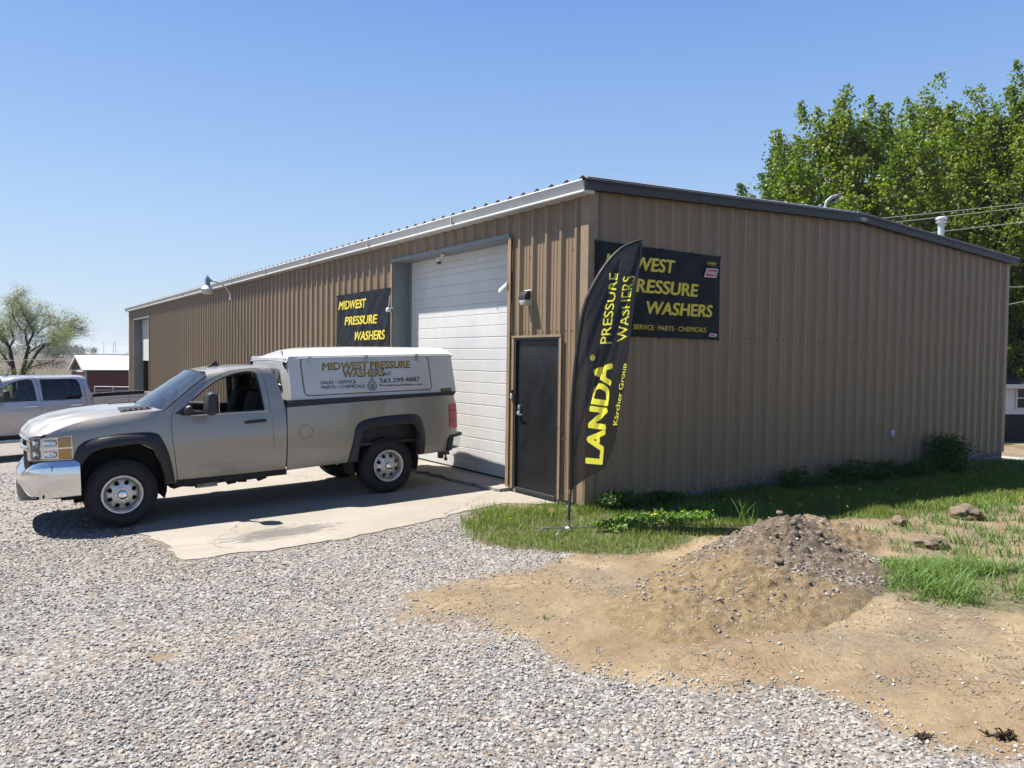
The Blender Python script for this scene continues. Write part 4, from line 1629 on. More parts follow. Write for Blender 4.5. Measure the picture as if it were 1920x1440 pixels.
# flue on the roof, mast with weatherhead
VX, VY = 9.8, 0.5
r = empty('vent_pipe', (VX, VY, roof_z(VX)))
r.scale = (0.68, 0.68, 1.04)
tag(r, 'white round flue pipe with flat cap rising above the roof edge', 'vent pipe')
bm = bmesh.new()
lathe(bm, [(0.20, 0.0), (0.11, 0.06), (0.088, 0.07), (0.088, 0.56)], 20)
obj('pipe', bm, simple('flue_white', (0.62, 0.66, 0.70), 0.35, 0.3), r)
bm = bmesh.new()
lathe(bm, [(0.088, 0.545), (0.150, 0.55), (0.152, 0.565), (0.10, 0.575), (0.10, 0.60), (0.155, 0.605), (0.160, 0.635), (0.10, 0.665), (0, 0.672)], 20)
obj('cap', bm, M['galv'], r)
mx0, my0 = 10.1, 3.3
r = empty('service_mast', (mx0, my0, roof_z(mx0)))
tag(r, 'galvanised electrical mast with bent weatherhead on the roof', 'mast')
bm = bmesh.new()
tube(bm, [(0, 0, -0.1), (0, 0, 1.40)], 0.035, 12)
obj('pipe', bm, M['galv'], r)
bm = bmesh.new()
tube(bm, [(0, 0, 1.38), (0.03, -0.02, 1.50), (0.13, -0.08, 1.60), (0.24, -0.14, 1.64)], [0.032, 0.036, 0.040, 0.034], 12)
tube(bm, [(0.24, -0.14, 1.64), (0.36, -0.2, 1.66), (0.32, -0.22, 1.58), (0.1, -0.1, 1.46)], 0.012, 6)
tube(bm, [(0.24, -0.14, 1.66), (0.40, -0.22, 1.72)], 0.012, 6)
obj('weatherhead', bm, M['grey_plastic'], r)
# ------------------------------------------------------------------ pickups
# own axes of a pickup: x rearward from the front axle, y to its far side (the driver's side is -y), z up
def half_width(u):
    return interp(u, [(-0.93, 0.70), (-0.86, 0.78), (-0.80, 0.85), (-0.72, 0.892), (-0.60, 0.925), (-0.40, 0.952), (-0.10, 0.975), (0.5, 0.99), (1.0, 1.0), (4.0, 1.0), (4.35, 0.995), (4.50, 0.975), (4.56, 0.945)])


SIDE = [(0.38, -0.085), (0.45, -0.062), (0.55, -0.032), (0.68, -0.012), (0.80, -0.002), (0.95, 0.0), (1.05, -0.010), (1.12, -0.022), (1.19, -0.036), (1.262, -0.055), (1.31, -0.066), (1.37, -0.080)]
SIDE_BED = [(0.38, -0.085), (0.45, -0.062), (0.55, -0.034), (0.68, -0.014), (0.80, -0.003), (0.95, 0.0), (1.08, -0.004), (1.20, -0.012), (1.30, -0.022), (1.36, -0.032)]
CREST = [(-0.90, 1.02), (-0.80, 1.085), (-0.70, 1.145), (-0.60, 1.19), (-0.47, 1.235), (-0.30, 1.270), (-0.13, 1.295), (0.10, 1.318), (0.34, 1.337), (0.60, 1.362)]


def _sm(x, pts):
    """piecewise line rounded a little"""
    return (interp(x - 0.03, pts) + 2 * interp(x, pts) + interp(x + 0.03, pts)) / 4


def lat(u, w):
    door = half_width(u) + _sm(w, SIDE)
    if u < 0.6:
        d = max(0.0, _sm(u, CREST) - w)
        rk = lerp(0.22, 1.0, sstep(-0.82, -0.25, u))
        fen = half_width(u) + min(0, _sm(min(w, 0.95), SIDE)) - rk * (0.080 * math.exp(-d / 0.075) + 0.02 * sstep(0.30, 0.0, d))
        return lerp(fen, door, sstep(0.05, 0.62, u))
    if u > 1.98:
        return half_width(u) + _sm(w, SIDE_BED)
    return door


def on_side(off=0.0):
    return lambda u, w: (u, -(lat(u, w) + off), w)


BELT = 1.262
SECT = smooth_line([(0.937, 0.0), (0.905, 0.25), (0.862, 0.50), (0.808, 0.75), (0.776, 0.87), (0.735, 0.945), (0.66, 0.978), (0.50, 0.992), (0.25, 0.999), (0.0, 1.0)], 120)
_sl = np.r_[0, np.cumsum(np.hypot(np.diff(SECT[:, 0]), np.diff(SECT[:, 1]) * 0.6))]
SMAX = float(_sl[-1])


def roof_h(u, top=1.862):
    return interp(u, [(0.4, 1.74), (0.9, 1.775), (1.08, 1.808), (1.3, 1.846), (1.6, top), (1.9, top - 0.006), (2.6, top - 0.004), (2.9, top - 0.012), (4, top - 0.03)])


def shell(u, s, off=0.0):
    l = float(np.interp(s, _sl, SECT[:, 0])); f = float(np.interp(s, _sl, SECT[:, 1]))
    return (u, -(l + off), BELT + f * (roof_h(u) - BELT) + (off if s > SMAX * 0.6 else 0))


def s_of(u, w):
    f = (w - BELT) / (roof_h(u) - BELT)
    return float(np.interp(f, SECT[:, 1], _sl))


def us(pts):
    return [(u, s_of(u, w)) for u, w in pts]


def rounded(poly, r=0.03, n=4):
    """polygon with its corners rounded"""
    out = []
    P = [np.array(p, float) for p in poly]
    for i in range(len(P)):
        a, b, c = P[i - 1], P[i], P[(i + 1) % len(P)]
        l1, l2 = np.linalg.norm(a - b), np.linalg.norm(c - b)
        q = min(r, l1 * 0.45, l2 * 0.45)
        p0 = b + (a - b) / l1 * q; p1 = b + (c - b) / l2 * q
        for t in np.linspace(0, 1, n):
            out.append(tuple((1 - t) ** 2 * p0 + 2 * t * (1 - t) * b + t ** 2 * p1))
    return out


WIN = [(0.70, 1.283), (0.80, 1.410), (0.90, 1.500), (1.00, 1.582), (1.125, 1.663), (1.23, 1.712), (1.336, 1.748), (1.45, 1.771), (1.55, 1.781), (1.615, 1.775), (1.650, 1.745), (1.680, 1.55), (1.706, 1.300), (1.695, 1.283)]
DOOR_TOP = [(0.592, BELT), (0.615, 1.335), (0.70, 1.425), (0.80, 1.500), (0.90, 1.576), (1.00, 1.646), (1.125, 1.718), (1.24, 1.762), (1.35, 1.792), (1.50, 1.812), (1.66, 1.816), (1.725, 1.800), (1.752, 1.62), (1.786, BELT)]


def wheel(parent, u, y, near=True):
    """tyre with cut tread, steel-grey dished rim with eight round holes"""
    s = -1 if near else 1
    w = empty('wheel')
    w.parent = parent
    w.location = (u, y, 0.392)
    bm = bmesh.new()
    prof = [(0.218, -0.135), (0.235, -0.150), (0.270, -0.160), (0.320, -0.160), (0.352, -0.150), (0.375, -0.128), (0.384, -0.105)]
    prof = prof + [(r, -h) for r, h in prof[::-1]]
    prof = [(r * 1.0, h + 0.02) for r, h in prof]
    lathe(bm, prof, 60, 'y')
    nb = 52
    for k in range(nb):                                  # shoulder and centre blocks
        for q, (y0, y1, dr) in enumerate(((-0.118, -0.068, 0.0), (-0.060, -0.008, 0.5), (0.002, 0.052, 0.0), (0.060, 0.112, 0.5), (0.118, 0.158, 0.0))):
            t0 = 2 * math.pi * (k + dr + 0.12) / nb; t1 = 2 * math.pi * (k + dr + 0.88) / nb
            ro = 0.397 if q in (1, 2, 3) else 0.391
            lo = [(0.375 * math.cos(t), yy, 0.375 * math.sin(t)) for t, yy in ((t0, y0), (t1, y0), (t1, y1), (t0, y1))]
            hi = [(ro * math.cos(t), yy, ro * math.sin(t)) for t, yy in ((t0, y0 + 0.004), (t1, y0 + 0.004), (t1, y1 - 0.004), (t0, y1 - 0.004))]
            hexa(bm, lo, hi)
        t0 = 2 * math.pi * (k + 0.15) / nb; t1 = 2 * math.pi * (k + 0.62) / nb     # side lugs
        for sg in (-1, 1):
            yb = 0.02 + sg * 0.160
            lo = [(r_ * math.cos(t), yb - sg * (0.0 if r_ < 0.36 else 0.03), r_ * math.sin(t)) for r_, t in ((0.345, t0), (0.345, t1), (0.386, t1), (0.386, t0))]
            hi = [(a, b + sg * 0.006, c) for a, b, c in lo]
            hexa(bm, lo, hi)
    if not near:
        flipped(bm)
    for v in bm.verts:
        v.co.y -= 0.0
    obj('tyre', bm, M['tyre'], w, angle=40, recalc=True, weld=0)
    bm = bmesh.new()
    # outer lip, barrel, dish
    f = -0.142
    lathe(bm, [(0.206, 0.12), (0.200, -0.02), (0.204, f + 0.035), (0.214, f + 0.010), (0.224, f - 0.002), (0.226, f - 0.010), (0.220, f - 0.016), (0.205, f - 0.012), (0.196, f + 0.004), (0.192, f + 0.030), (0.186, f + 0.038)], 48, 'y')
    circ = lambda r, n, cx=0, cy=0: [(cx + r * math.cos(2 * math.pi * k / n), cy + r * math.sin(2 * math.pi * k / n)) for k in range(n)]
    holes = [circ(0.028, 16, 0.140 * math.cos(R(22.5 + 45 * k)), 0.140 * math.sin(R(22.5 + 45 * k))) for k in range(8)]
    dish = lambda a, b: (a, f + 0.040 - 0.028 * sstep(0.175, 0.085, math.hypot(a, b)) + 0.02 * sstep(0.15, 0.19, math.hypot(a, b)), b)
    panel(circ(0.187, 48), holes, 0.022, dish, 0, into=bm)
    for h in holes:                                      # hole sleeves
        sheet(bm, [[dish(a, b) for a, b in h], [(a, f + 0.085, b) for a, b in h]], wrap=True)
    lathe(bm, [(0.090, f + 0.006), (0.088, f - 0.006), (0.082, f - 0.009), (0.055, f - 0.009)], 32, 'y')
    if not near:
        flipped(bm)
    obj('rim', bm, M['alloy'], w, angle=30)
    bm = bmesh.new()
    for k in range(8):
        a = R(45 * k)
        lathe(bm, [(0.0, f - 0.026), (0.008, f - 0.026), (0.0105, f - 0.020), (0.0105, f - 0.006)], 8, 'y', 0, (0.068 * math.cos(a), 0, 0.068 * math.sin(a)))
    lathe(bm, [(0.0, f - 0.052), (0.030, f - 0.050), (0.046, f - 0.040), (0.050, f - 0.022), (0.051, f - 0.005)], 28, 'y')
    if not near:
        flipped(bm)
    obj('hub_cap', bm, M['chrome'], w, angle=30)
    bm = bmesh.new()
    lathe(bm, [(0.0, 0.05), (0.20, 0.05), (0.20, -0.04), (0.0, -0.04)], 28, 'y')
    if not near:
        flipped(bm)
    obj('brake_drum', bm, M['underbody'], w)
    return w


M['tyre'] = simple('tyre', (0.021, 0.021, 0.022), 0.85, vary=0.35, scale=9, bump=0.2, bscale=120)

PLAN = smooth_line([(-0.935, 0.0), (-0.928, 0.25), (-0.905, 0.50), (-0.865, 0.68), (-0.815, 0.80), (-0.74, 0.872), (-0.62, 0.918), (-0.46, 0.945), (-0.30, 0.958)], 200)
_pl = np.r_[0, np.cumsum(np.hypot(np.diff(PLAN[:, 0]), np.diff(PLAN[:, 1])))]


def plan(t, off=0.0):
    """point at arc length t along the rounded nose, pushed outward"""
    x = np.interp(t, _pl, PLAN[:, 0]); y = np.interp(t, _pl, PLAN[:, 1])
    x1 = np.interp(t + 0.01, _pl, PLAN[:, 0]); y1 = np.interp(t + 0.01, _pl, PLAN[:, 1])
    x0 = np.interp(t - 0.01, _pl, PLAN[:, 0]); y0 = np.interp(t - 0.01, _pl, PLAN[:, 1])
    tx, ty = x1 - x0, y1 - y0
    L = math.hypot(tx, ty)
    return x - ty / L * off, y + tx / L * off


def t_at_lat(l):
    return float(np.interp(l, PLAN[:, 1], _pl))


def t_at_u(u):
    k = np.argmax(PLAN[:, 0] >= -0.93)
    return float(np.interp(u, PLAN[:, 0], _pl))


def nose(bm, t0, t1, zf0, zf1, sect, n=24, mi=0, both=True, closed=False):
    """strip bent round the nose; sect: (fraction of height, outward offset)"""
    rows = []
    for t in np.linspace(t0, t1, n):
        z0, z1 = zf0(t), zf1(t)
        row = []
        for fz, o in sect:
            x, y = plan(t, o)
            row.append((x, -y, z0 + (z1 - z0) * fz))
        rows.append(row)
    V = sheet(bm, rows, mi, wrap=closed)
    if closed:
        for r_ in (V[0], V[-1]):
            f = bm.faces.new(r_)
            f.material_index = mi
    if both:
        rows2 = [[(x, -y, z) for x, y, z in r_] for r_ in rows]
        V = sheet(bm, rows2, mi, wrap=closed)
        if closed:
            for r_ in (V[0], V[-1]):
                f = bm.faces.new(r_)
                f.material_index = mi


def seat(parent, u, y, w=0.5):
    s = empty('seat')
    s.parent = parent
    bm = bmesh.new()
    box(bm, u - 0.30, u + 0.22, y - w / 2, y + w / 2, 0.82, 0.98, bev=0.05)
    obj('seat_base', bm, M['seat_cloth'], s)
    bm = bmesh.new()
    hexa(bm, [(u + 0.10, y - w / 2, 0.95), (u + 0.27, y - w / 2, 0.95), (u + 0.27, y + w / 2, 0.95), (u + 0.10, y + w / 2, 0.95)], [(u + 0.26, y - w / 2 + 0.05, 1.50), (u + 0.37, y - w / 2 + 0.05, 1.50), (u + 0.37, y + w / 2 - 0.05, 1.50), (u + 0.26, y + w / 2 - 0.05, 1.50)], bev=0.05)
    obj('backrest', bm, M['seat_cloth'], s)
    bm = bmesh.new()
    box(bm, u + 0.27, u + 0.37, y - 0.13, y + 0.13, 1.52, 1.68, bev=0.04)
    tube(bm, [(u + 0.32, y - 0.06, 1.47), (u + 0.32, y - 0.06, 1.56)], 0.008, 6)
    tube(bm, [(u + 0.32, y + 0.06, 1.47), (u + 0.32, y + 0.06, 1.56)], 0.008, 6)
    obj('headrest', bm, M['seat_cloth'], s)


def pickup(name, mat4, label, paint, crew=False):
    root = empty(name, mat=mat4)
    tag(root, label, 'pickup truck', 'pickup trucks parked by the shop')
    X = 0.95 if crew else 0.0                      # extra cab length
    SH = X - (0.55 if crew else 0.0)               # shift of everything behind the short bed front

    def bedmap(bm):
        if crew:
            for v in bm.verts:
                u = v.co.x
                v.co.x = interp(u, [(1.9, 1.9 + X), (2.0, 2.0 + X), (2.8, 2.8 + SH), (6, 6 + SH)])
        return bm

    def part(nm, bm, mat, mir=False, par=None, **kw):
        if mir:
            mirror_y(bm)
        return obj(nm, bm, mat, par or root, **kw)

    # ---- fenders: the arch notch is part of the outline
    FEN = [(-0.738, 1.122), (-0.70, 1.143), (-0.60, 1.188), (-0.47, 1.233), (-0.30, 1.268), (-0.13, 1.293), (0.10, 1.316), (0.34, 1.335), (0.50, 1.350), (0.586, 1.357), (0.588, 1.262), (0.574, 1.169), (0.584, 0.97), (0.632, 0.455), (0.49, 0.455),
           (0.487, 0.52), (0.446, 0.718), (0.37, 0.885), (0.229, 0.970), (0.03, 0.975), (-0.16, 0.955), (-0.283, 0.905), (-0.376, 0.795), (-0.415, 0.69), (-0.455, 0.69), (-0.462, 0.845), (-0.468, 1.122)]
    for sgn in (0, 1):
        b = panel(FEN, (), 0.032, on_side(), 0.012)
        q = bmesh.new()          # ledge over the lamp
        nose(q, t_at_lat(0.66), t_at_u(-0.60), lambda t: 1.108, lambda t: lerp(1.108, 1.130, sstep(0.75, 1.15, t)), [(1, 0.005), (1, -0.03), (1, -0.09), (1, -0.17)], 16, both=False)
        join(b, q)
        if sgn:
            flipped(b)
        part('fender', b, paint, angle=50)
    # ---- hood with two raised creases
    def hood_pt(a, v):
        l = v * 0.888
        uf = interp(abs(l), [(0, -0.915), (0.3, -0.905), (0.55, -0.87), (0.75, -0.81), (0.90, -0.715)])
        ur = interp(abs(l), [(0, 0.34), (0.4, 0.36), (0.75, 0.46), (0.90, 0.57)])
        u = uf + (ur - uf) * a
        edge_l = lat(u, _sm(u, CREST)) - 0.002
        l = v * edge_l
        e = _sm(max(u, -0.9), CREST)
        c = interp(u, [(-0.93, 1.115), (-0.90, 1.165), (-0.85, 1.232), (-0.70, 1.292), (-0.39, 1.345), (-0.07, 1.370), (0.14, 1.378), (0.6, 1.385)])
        k = abs(l)
        fr_ = sstep(-0.88, -0.60, u)
        dome = sstep(0.88, 0.64, k) * 0.72 + sstep(0.60, 0.50, k) * 0.28 - 0.10 * sstep(0.42, 0.0, k)
        fe = max(e, interp(u, [(-0.93, 1.10), (-0.85, 1.125), (-0.7, 1.145)])) if u < -0.7 else e
        return (u, l, lerp(fe + 0.002, c, dome * lerp(sstep(0.80, 0.30, k), 1.0, fr_)))
    av = np.r_[np.linspace(0, 0.12, 7), np.linspace(0.15, 1.0, 26)]
    vv = np.linspace(-1, 1, 57)
    bm = bmesh.new()
    hrows = []
    for a in av:
        r_ = [hood_pt(a, v) for v in vv]
        e0, e1 = r_[0], r_[-1]
        hrows.append([(e0[0], e0[1] + 0.012, e0[2] - 0.055), (e0[0], e0[1] + 0.002, e0[2] - 0.018)] + r_ + [(e1[0], e1[1] - 0.002, e1[2] - 0.018), (e1[0], e1[1] - 0.012, e1[2] - 0.055)])
    sheet(bm, hrows)
    # painted nose of the hood, down to the grille and lamps
    f0 = [hood_pt(0, v) for v in vv]
    low = []
    for (x_, y_, z_) in f0:
        t_ = t_at_lat(min(0.93, abs(y_)))
        px_, py_ = plan(t_, 0.004)
        low.append((min(px_, x_ + 0.02), y_, 1.108 if abs(y_) < 0.68 else 1.108 + 0.018 * sstep(0.68, 0.85, abs(y_))))
    sheet(bm, [f0, [(lerp(a[0], b[0], 0.4) - 0.012, a[1], lerp(a[2], b[2], 0.35)) for a, b in zip(f0, low)], [(lerp(a[0], b[0], 0.8) - 0.010, a[1], lerp(a[2], b[2], 0.75)) for a, b in zip(f0, low)], low])
    part('hood', bm, paint, angle=50)
    # ---- cowl, its vents and the wipers
    bm = bmesh.new()
    rows = []
    for v in np.linspace(-1, 1, 25):
        l = v * 0.86
        ur = interp(abs(l), [(0, 0.35), (0.4, 0.37), (0.75, 0.47), (0.90, 0.58)])
        rows.append([(ur - 0.02, l, 1.318 + 0.03 * (1 - v * v)), (ur + 0.06, l, 1.328 + 0.03 * (1 - v * v)), (ur + 0.17, l, 1.335 + 0.03 * (1 - v * v))])
    sheet(bm, rows)
    part('cowl', bm, M['black_plastic'])
    for sg in (-1, 1):
        bm = bmesh.new()
        P = []
        for uu in np.linspace(0.06, 0.40, 6):
            row = []
            for l in np.linspace(0.46, 0.74, 5):
                a = (uu + 0.83) / 1.2
                z = 0
                vv_ = l / 0.9
                best = hood_pt(min(1.0, (uu - interp(l, [(0, -0.915), (0.3, -0.905), (0.55, -0.86), (0.75, -0.775), (0.90, -0.66)])) / (interp(l, [(0, 0.34), (0.4, 0.36), (0.75, 0.46), (0.90, 0.57)]) - interp(l, [(0, -0.915), (0.3, -0.905), (0.55, -0.86), (0.75, -0.775), (0.90, -0.66)]))), vv_)
                row.append((uu, sg * l, best[2] + 0.010))
            P.append(row)
        sheet(bm, P)
        bmesh.ops.recalc_face_normals(bm, faces=bm.faces[:])
        bmesh.ops.solidify(bm, geom=bm.faces[:], thickness=0.012)
        for q in range(5):
            uu = 0.10 + q * 0.062
            box(bm, uu, uu + 0.022, sg * 0.60 - 0.12, sg * 0.60 + 0.12, 1.335, 1.373 + 0.004 * q)
        part('hood_vent', bm, M['black_plastic'])
        bm = bmesh.new()
        y0 = sg * 0.60
        tube(bm, [(0.50, y0, 1.36), (0.56, y0 - 0.25 * sg, 1.42), (0.57, y0 - 0.42 * sg, 1.43)], 0.009, 6)
        tube(bm, [(0.50, y0 + 0.02 * sg, 1.385), (0.575, y0 - 0.62 * sg, 1.425)], 0.007, 6)
        part('wiper', bm, M['black_plastic'])
    bm = bmesh.new()
    tube(bm, [(0.34, 0.80, 1.32), (0.35, 0.80, 1.36)], 0.012, 8)
    tube(bm, [(0.35, 0.80, 1.36), (0.40, 0.80, 2.02)], [0.003, 0.0016], 5)
    part('whip_antenna', bm, M['black_plastic'])

    # ---- cab: pillars, roof, rear corners; one notch for the doors
    PIL = [(0.500, 1.335), (0.60, 1.405), (0.77, 1.548), (0.93, 1.665), (1.04, 1.742)]
    rear = [(1.856 + X, 1.82), (1.909 + X, 1.67), (1.983 + X, 1.30), (1.986 + X, BELT)]
    notch = [(u, w) for u, w in DOOR_TOP]
    if crew:
        rd_top = [(1.50, 1.812), (1.8, 1.818), (2.2, 1.818), (2.63, 1.812), (2.712, 1.79), (2.762, 1.60), (2.797, BELT)]
        notch = DOOR_TOP[:9] + rd_top
    grow = lambda pts: [(u + (-0.006 if i < 3 else 0.006 if i > len(pts) - 3 else 0), w + (0.006 if 2 < i < len(pts) - 2 else 0)) for i, (u, w) in enumerate(pts)]
    out = us(PIL) + [(1.065, SMAX * 0.55), (1.02, SMAX * 0.75), (0.995, SMAX)] + [(1.862 + X, SMAX), (1.862 + X, SMAX * 0.75)] + us(rear) + us(grow(notch))[::-1]
    bm = panel(out, (), 0.05, shell, 0.022)
    if crew:
        panel([(2.80, 0.455), (1.988 + X, 0.455), (1.986 + X, BELT), (2.80, BELT)], (), 0.06, lambda u, w: (u, -(half_width(u) + _sm(w, SIDE)), w), 0.02, into=bm)
    else:
        panel([(1.797, 0.455), (1.952, 0.455), (1.984, BELT), (1.792, BELT)], (), 0.05, lambda u, w: (u, -(half_width(u) + _sm(w, SIDE)), w), 0.02, into=bm)
    mirror_y(bm)
    # rear wall of the cab round its window
    ru = lambda w: interp(w, [(0.4, 1.955), (BELT, 1.980), (1.30, 1.977), (1.67, 1.903), (1.84, 1.852)]) + X
    half = [(0.0, 0.50), (0.93, 0.50), (0.935, BELT)] + [(float(SECT[k, 0]), BELT + float(SECT[k, 1]) * (roof_h(1.9 + X) - BELT) - 0.004) for k in range(6, 119, 7)] + [(0.0, roof_h(1.9 + X) - 0.004)]
    full = half + [(-a, b) for a, b in half[::-1] if a > 0]
    panel(full, [rounded([(-0.66, 1.34), (0.66, 1.34), (0.56, 1.72), (-0.56, 1.72)], 0.06)], 0.12, lambda a, b: (ru(b), a, b), 0.0, into=bm)
    cab = obj('cab', bm, paint, root, angle=45)
    bm = panel(rounded([(-0.68, 1.325), (0.68, 1.325), (0.58, 1.735), (-0.58, 1.735)], 0.06), (), 0.2, lambda a, b: (ru(b) - 0.012, a, b), 0)
    part('rear_window', bm, M['dark_glass'])
    # windscreen
    bm = bmesh.new()
    rows = []
    for b_ in np.linspace(0, 1, 13):
        row = []
        for a in np.linspace(-1, 1, 25):
            pu = interp(b_, [(0, 0.500), (0.25, 0.635), (0.5, 0.77), (0.75, 0.905), (1, 1.04)])
            pw = interp(b_, [(0, 1.335), (0.25, 1.437), (0.5, 1.548), (0.75, 1.648), (1, 1.742)])
            e = shell(pu, s_of(pu, pw))
            y = a * (-e[1] - 0.006)
            cu = lerp(0.33, 0.985, b_); cw = lerp(1.362, 1.800, b_)
            k = 1 - abs(a) ** 2.2
            row.append((lerp(pu, cu, k), y, lerp(e[2], cw, k) + 0.012 * (1 - a * a)))
        rows.append(row)
    sheet(bm, rows)
    part('windscreen', bm, M['windscreen'])
    bm = bmesh.new()
    ring = [rows[0], ]
    for side in (0, -1):
        tube(bm, [Vector(r_[side]) + Vector((-0.004, 0.0, 0.002)) for r_ in rows], 0.010, 6)
    tube(bm, [Vector(p) + Vector((0, 0, 0.001)) for p in rows[-1]], 0.009, 6)
    part('windscreen_seal', bm, M['black_plastic'])
    # shark fin on the roof
    bm = bmesh.new()
    zr = roof_h(1.30) - 0.004
    hexa(bm, [(1.20, -0.035, zr - 0.02), (1.40, -0.035, zr), (1.40, 0.035, zr), (1.20, 0.035, zr - 0.02)], [(1.23, -0.025, zr + 0.012), (1.385, -0.025, zr + 0.018), (1.385, 0.025, zr + 0.018), (1.23, 0.025, zr + 0.012)], bev=0.005)
    hexa(bm, [(1.23, -0.013, zr), (1.37, -0.013, zr), (1.37, 0.013, zr), (1.23, 0.013, zr)], [(1.315, -0.006, zr + 0.075), (1.350, -0.006, zr + 0.080), (1.350, 0.006, zr + 0.080), (1.315, 0.006, zr + 0.075)], bev=0.004)
    part('roof_antenna', bm, M['black_plastic'] if not crew else paint)

    # ---- doors
    LOW = [(0.594, BELT), (0.580, 1.169), (0.590, 0.97), (0.639, 0.455), (1.791, 0.455), (1.800, 0.75), (1.806, 1.02), (1.790, BELT)]
    doors = []
    for sgn in (0, 1):
        b = panel(LOW, (), 0.05, on_side(), 0.02)
        panel(us(DOOR_TOP), [us(WIN)], 0.05, lambda u, s: shell(u, s, 0.001), 0.03, into=b)
        if sgn:
            flipped(b)
        d = obj('door', b, paint, root, angle=50)
        doors.append(d)
        # black window seal and bright belt strip
        b = bmesh.new()
        loop = [Vector(shell(u, s, 0.003)) for u, s in us(WIN)]
        tube(b, loop + loop[:1], 0.011, 6, caps=False)
        if sgn:
            flipped(b)
        obj('window_seal', b, M['black_plastic'], d)
        b = bmesh.new()
        pts = [Vector((u, -(lat(u, BELT) + 0.004), BELT + 0.006)) for u in np.linspace(0.80, 1.745, 10)]
        tube(b, pts, 0.009, 6)
        if sgn:
            flipped(b)
        obj('belt_strip', b, M['chrome'] if crew else M['alloy'], d)
        # glass: wound down on the near side of the regular cab
        if sgn or crew:
            b = panel(us(WIN), (), 0.10, lambda u, s: shell(u, s, -0.012), 0)
            if sgn:
                flipped(b)
            obj('window_glass', b, M['side_glass'], d)
        # pull handle with its cup
        b = bmesh.new()
        hz, hu0, hu1 = 1.147, 1.445, 1.715
        pts = [(u, -(lat(u, hz) + o), hz + dz) for u, o, dz in ((hu0, 0.012, -0.006), (hu0 + 0.05, 0.030, 0.0), (hu1 - 0.05, 0.032, 0.006), (hu1, 0.014, 0.006))]
        tube(b, pts, [0.014, 0.020, 0.020, 0.015], 8)
        if sgn:
            flipped(b)
        obj('door_handle', b, M['chrome'] if crew else M['black_plastic'], d)
        # tow mirror on two arms
        b = bmesh.new()
        q = bmesh.new()
        hexa(q, [(0.90, -1.13, 1.285), (1.05, -1.13, 1.285), (1.05, -1.37, 1.285), (0.90, -1.37, 1.285)], [(0.93, -1.14, 1.56), (1.055, -1.14, 1.56), (1.055, -1.36, 1.56), (0.93, -1.36, 1.56)], bev=0.055)
        join(b, q)
        q = bmesh.new()
        hexa(q, [(0.72, -0.935, 1.275), (0.86, -0.935, 1.275), (0.86, -1.03, 1.29), (0.74, -1.03, 1.29)], [(0.74, -0.93, 1.39), (0.84, -0.93, 1.41), (0.84, -1.02, 1.40), (0.75, -1.02, 1.385)], bev=0.03)
        join(b, q)
        for z in (1.325, 1.425):
            tube(b, [(0.80, -0.97, z), (0.88, -1.10, z), (0.96, -1.20, z)], 0.019, 8)
        if sgn:
            flipped(b)
        mr = obj('side_mirror', b, M['black_plastic'], root, angle=40)
        b = bmesh.new()
        box(b, 1.056, 1.060, -1.34, -1.16, 1.31, 1.53)
        if sgn:
            flipped(b)
        obj('mirror_glass', b, M['chrome'], mr)
        # mirror sail
        b = panel([(0.625, 1.30), (0.70, 1.29), (0.80, 1.40), (0.80, 1.415)], (), 0.1, lambda u, w: shell(u, s_of(u, w), 0.012), 0.006)
        if sgn:
            flipped(b)
        obj('mirror_sail', b, M['black_plastic'], d)
        if crew:
            RW = [(1.85, 1.285), (1.835, 1.60), (1.82, 1.775), (2.52, 1.778), (2.63, 1.755), (2.685, 1.60), (2.705, 1.36), (2.64, 1.285)]
            RT = [(1.797, BELT), (1.765, 1.60), (1.742, 1.80), (1.78, 1.816), (2.2, 1.818), (2.62, 1.812), (2.705, 1.79), (2.755, 1.60), (2.79, BELT)]
            b = panel([(1.796, BELT), (1.810, 1.02), (1.798, 0.455), (2.79, 0.455), (2.792, BELT)], (), 0.06, lambda u, w: (u, -(half_width(u) + _sm(w, SIDE)), w), 0.02)
            panel(us(RT), [us(RW)], 0.06, lambda u, s: shell(u, s, 0.001), 0.03, into=b)
            if sgn:
                flipped(b)
            d2 = obj('door', b, paint, root, angle=50)
            b = panel(us(RW), (), 0.10, lambda u, s: shell(u, s, -0.010), 0)
            if sgn:
                flipped(b)
            obj('window_glass', b, M['dark_glass'], d2)
            b = bmesh.new()
            loop = [Vector(shell(u, s, 0.003)) for u, s in us(RW)]
            tube(b, loop + loop[:1], 0.010, 6, caps=False)
            if sgn:
                flipped(b)
            obj('window_seal', b, M['black_plastic'], d2)
            b = bmesh.new()
            tube(b, [Vector((u, -(half_width(u) + _sm(BELT, SIDE) + 0.004), BELT + 0.006)) for u in np.linspace(1.80, 2.66, 8)] + [Vector(shell(2.73, s_of(2.73, 1.36), 0.006))], 0.011, 6)
            if sgn:
                flipped(b)
            obj('belt_strip', b, M['chrome'], d2)
            b = bmesh.new()
            pts = [(u, -(1.0 + _sm(1.147, SIDE) + o), 1.147 + dz) for u, o, dz in ((2.43, 0.012, -0.006), (2.48, 0.030, 0.0), (2.65, 0.032, 0.006), (2.70, 0.014, 0.006))]
            tube(b, pts, [0.014, 0.020, 0.020, 0.015], 8)
            if sgn:
                flipped(b)
            obj('door_handle', b, M['chrome'], d2)

    # ---- bed
    BED = [(1.992, 1.302), (3.0, 1.322), (4.50, 1.352), (4.552, 1.20), (4.545, 0.78), (4.50, 0.66), (4.368, 0.515), (3.95, 0.500), (3.874, 0.500), (3.872, 0.807), (3.84, 0.90), (3.775, 0.968), (3.55, 0.974), (3.321, 0.970), (3.165, 0.958), (3.06, 0.91), (3.008, 0.865), (2.96, 0.65), (2.944, 0.500), (2.80, 0.495), (1.972, 0.470)]
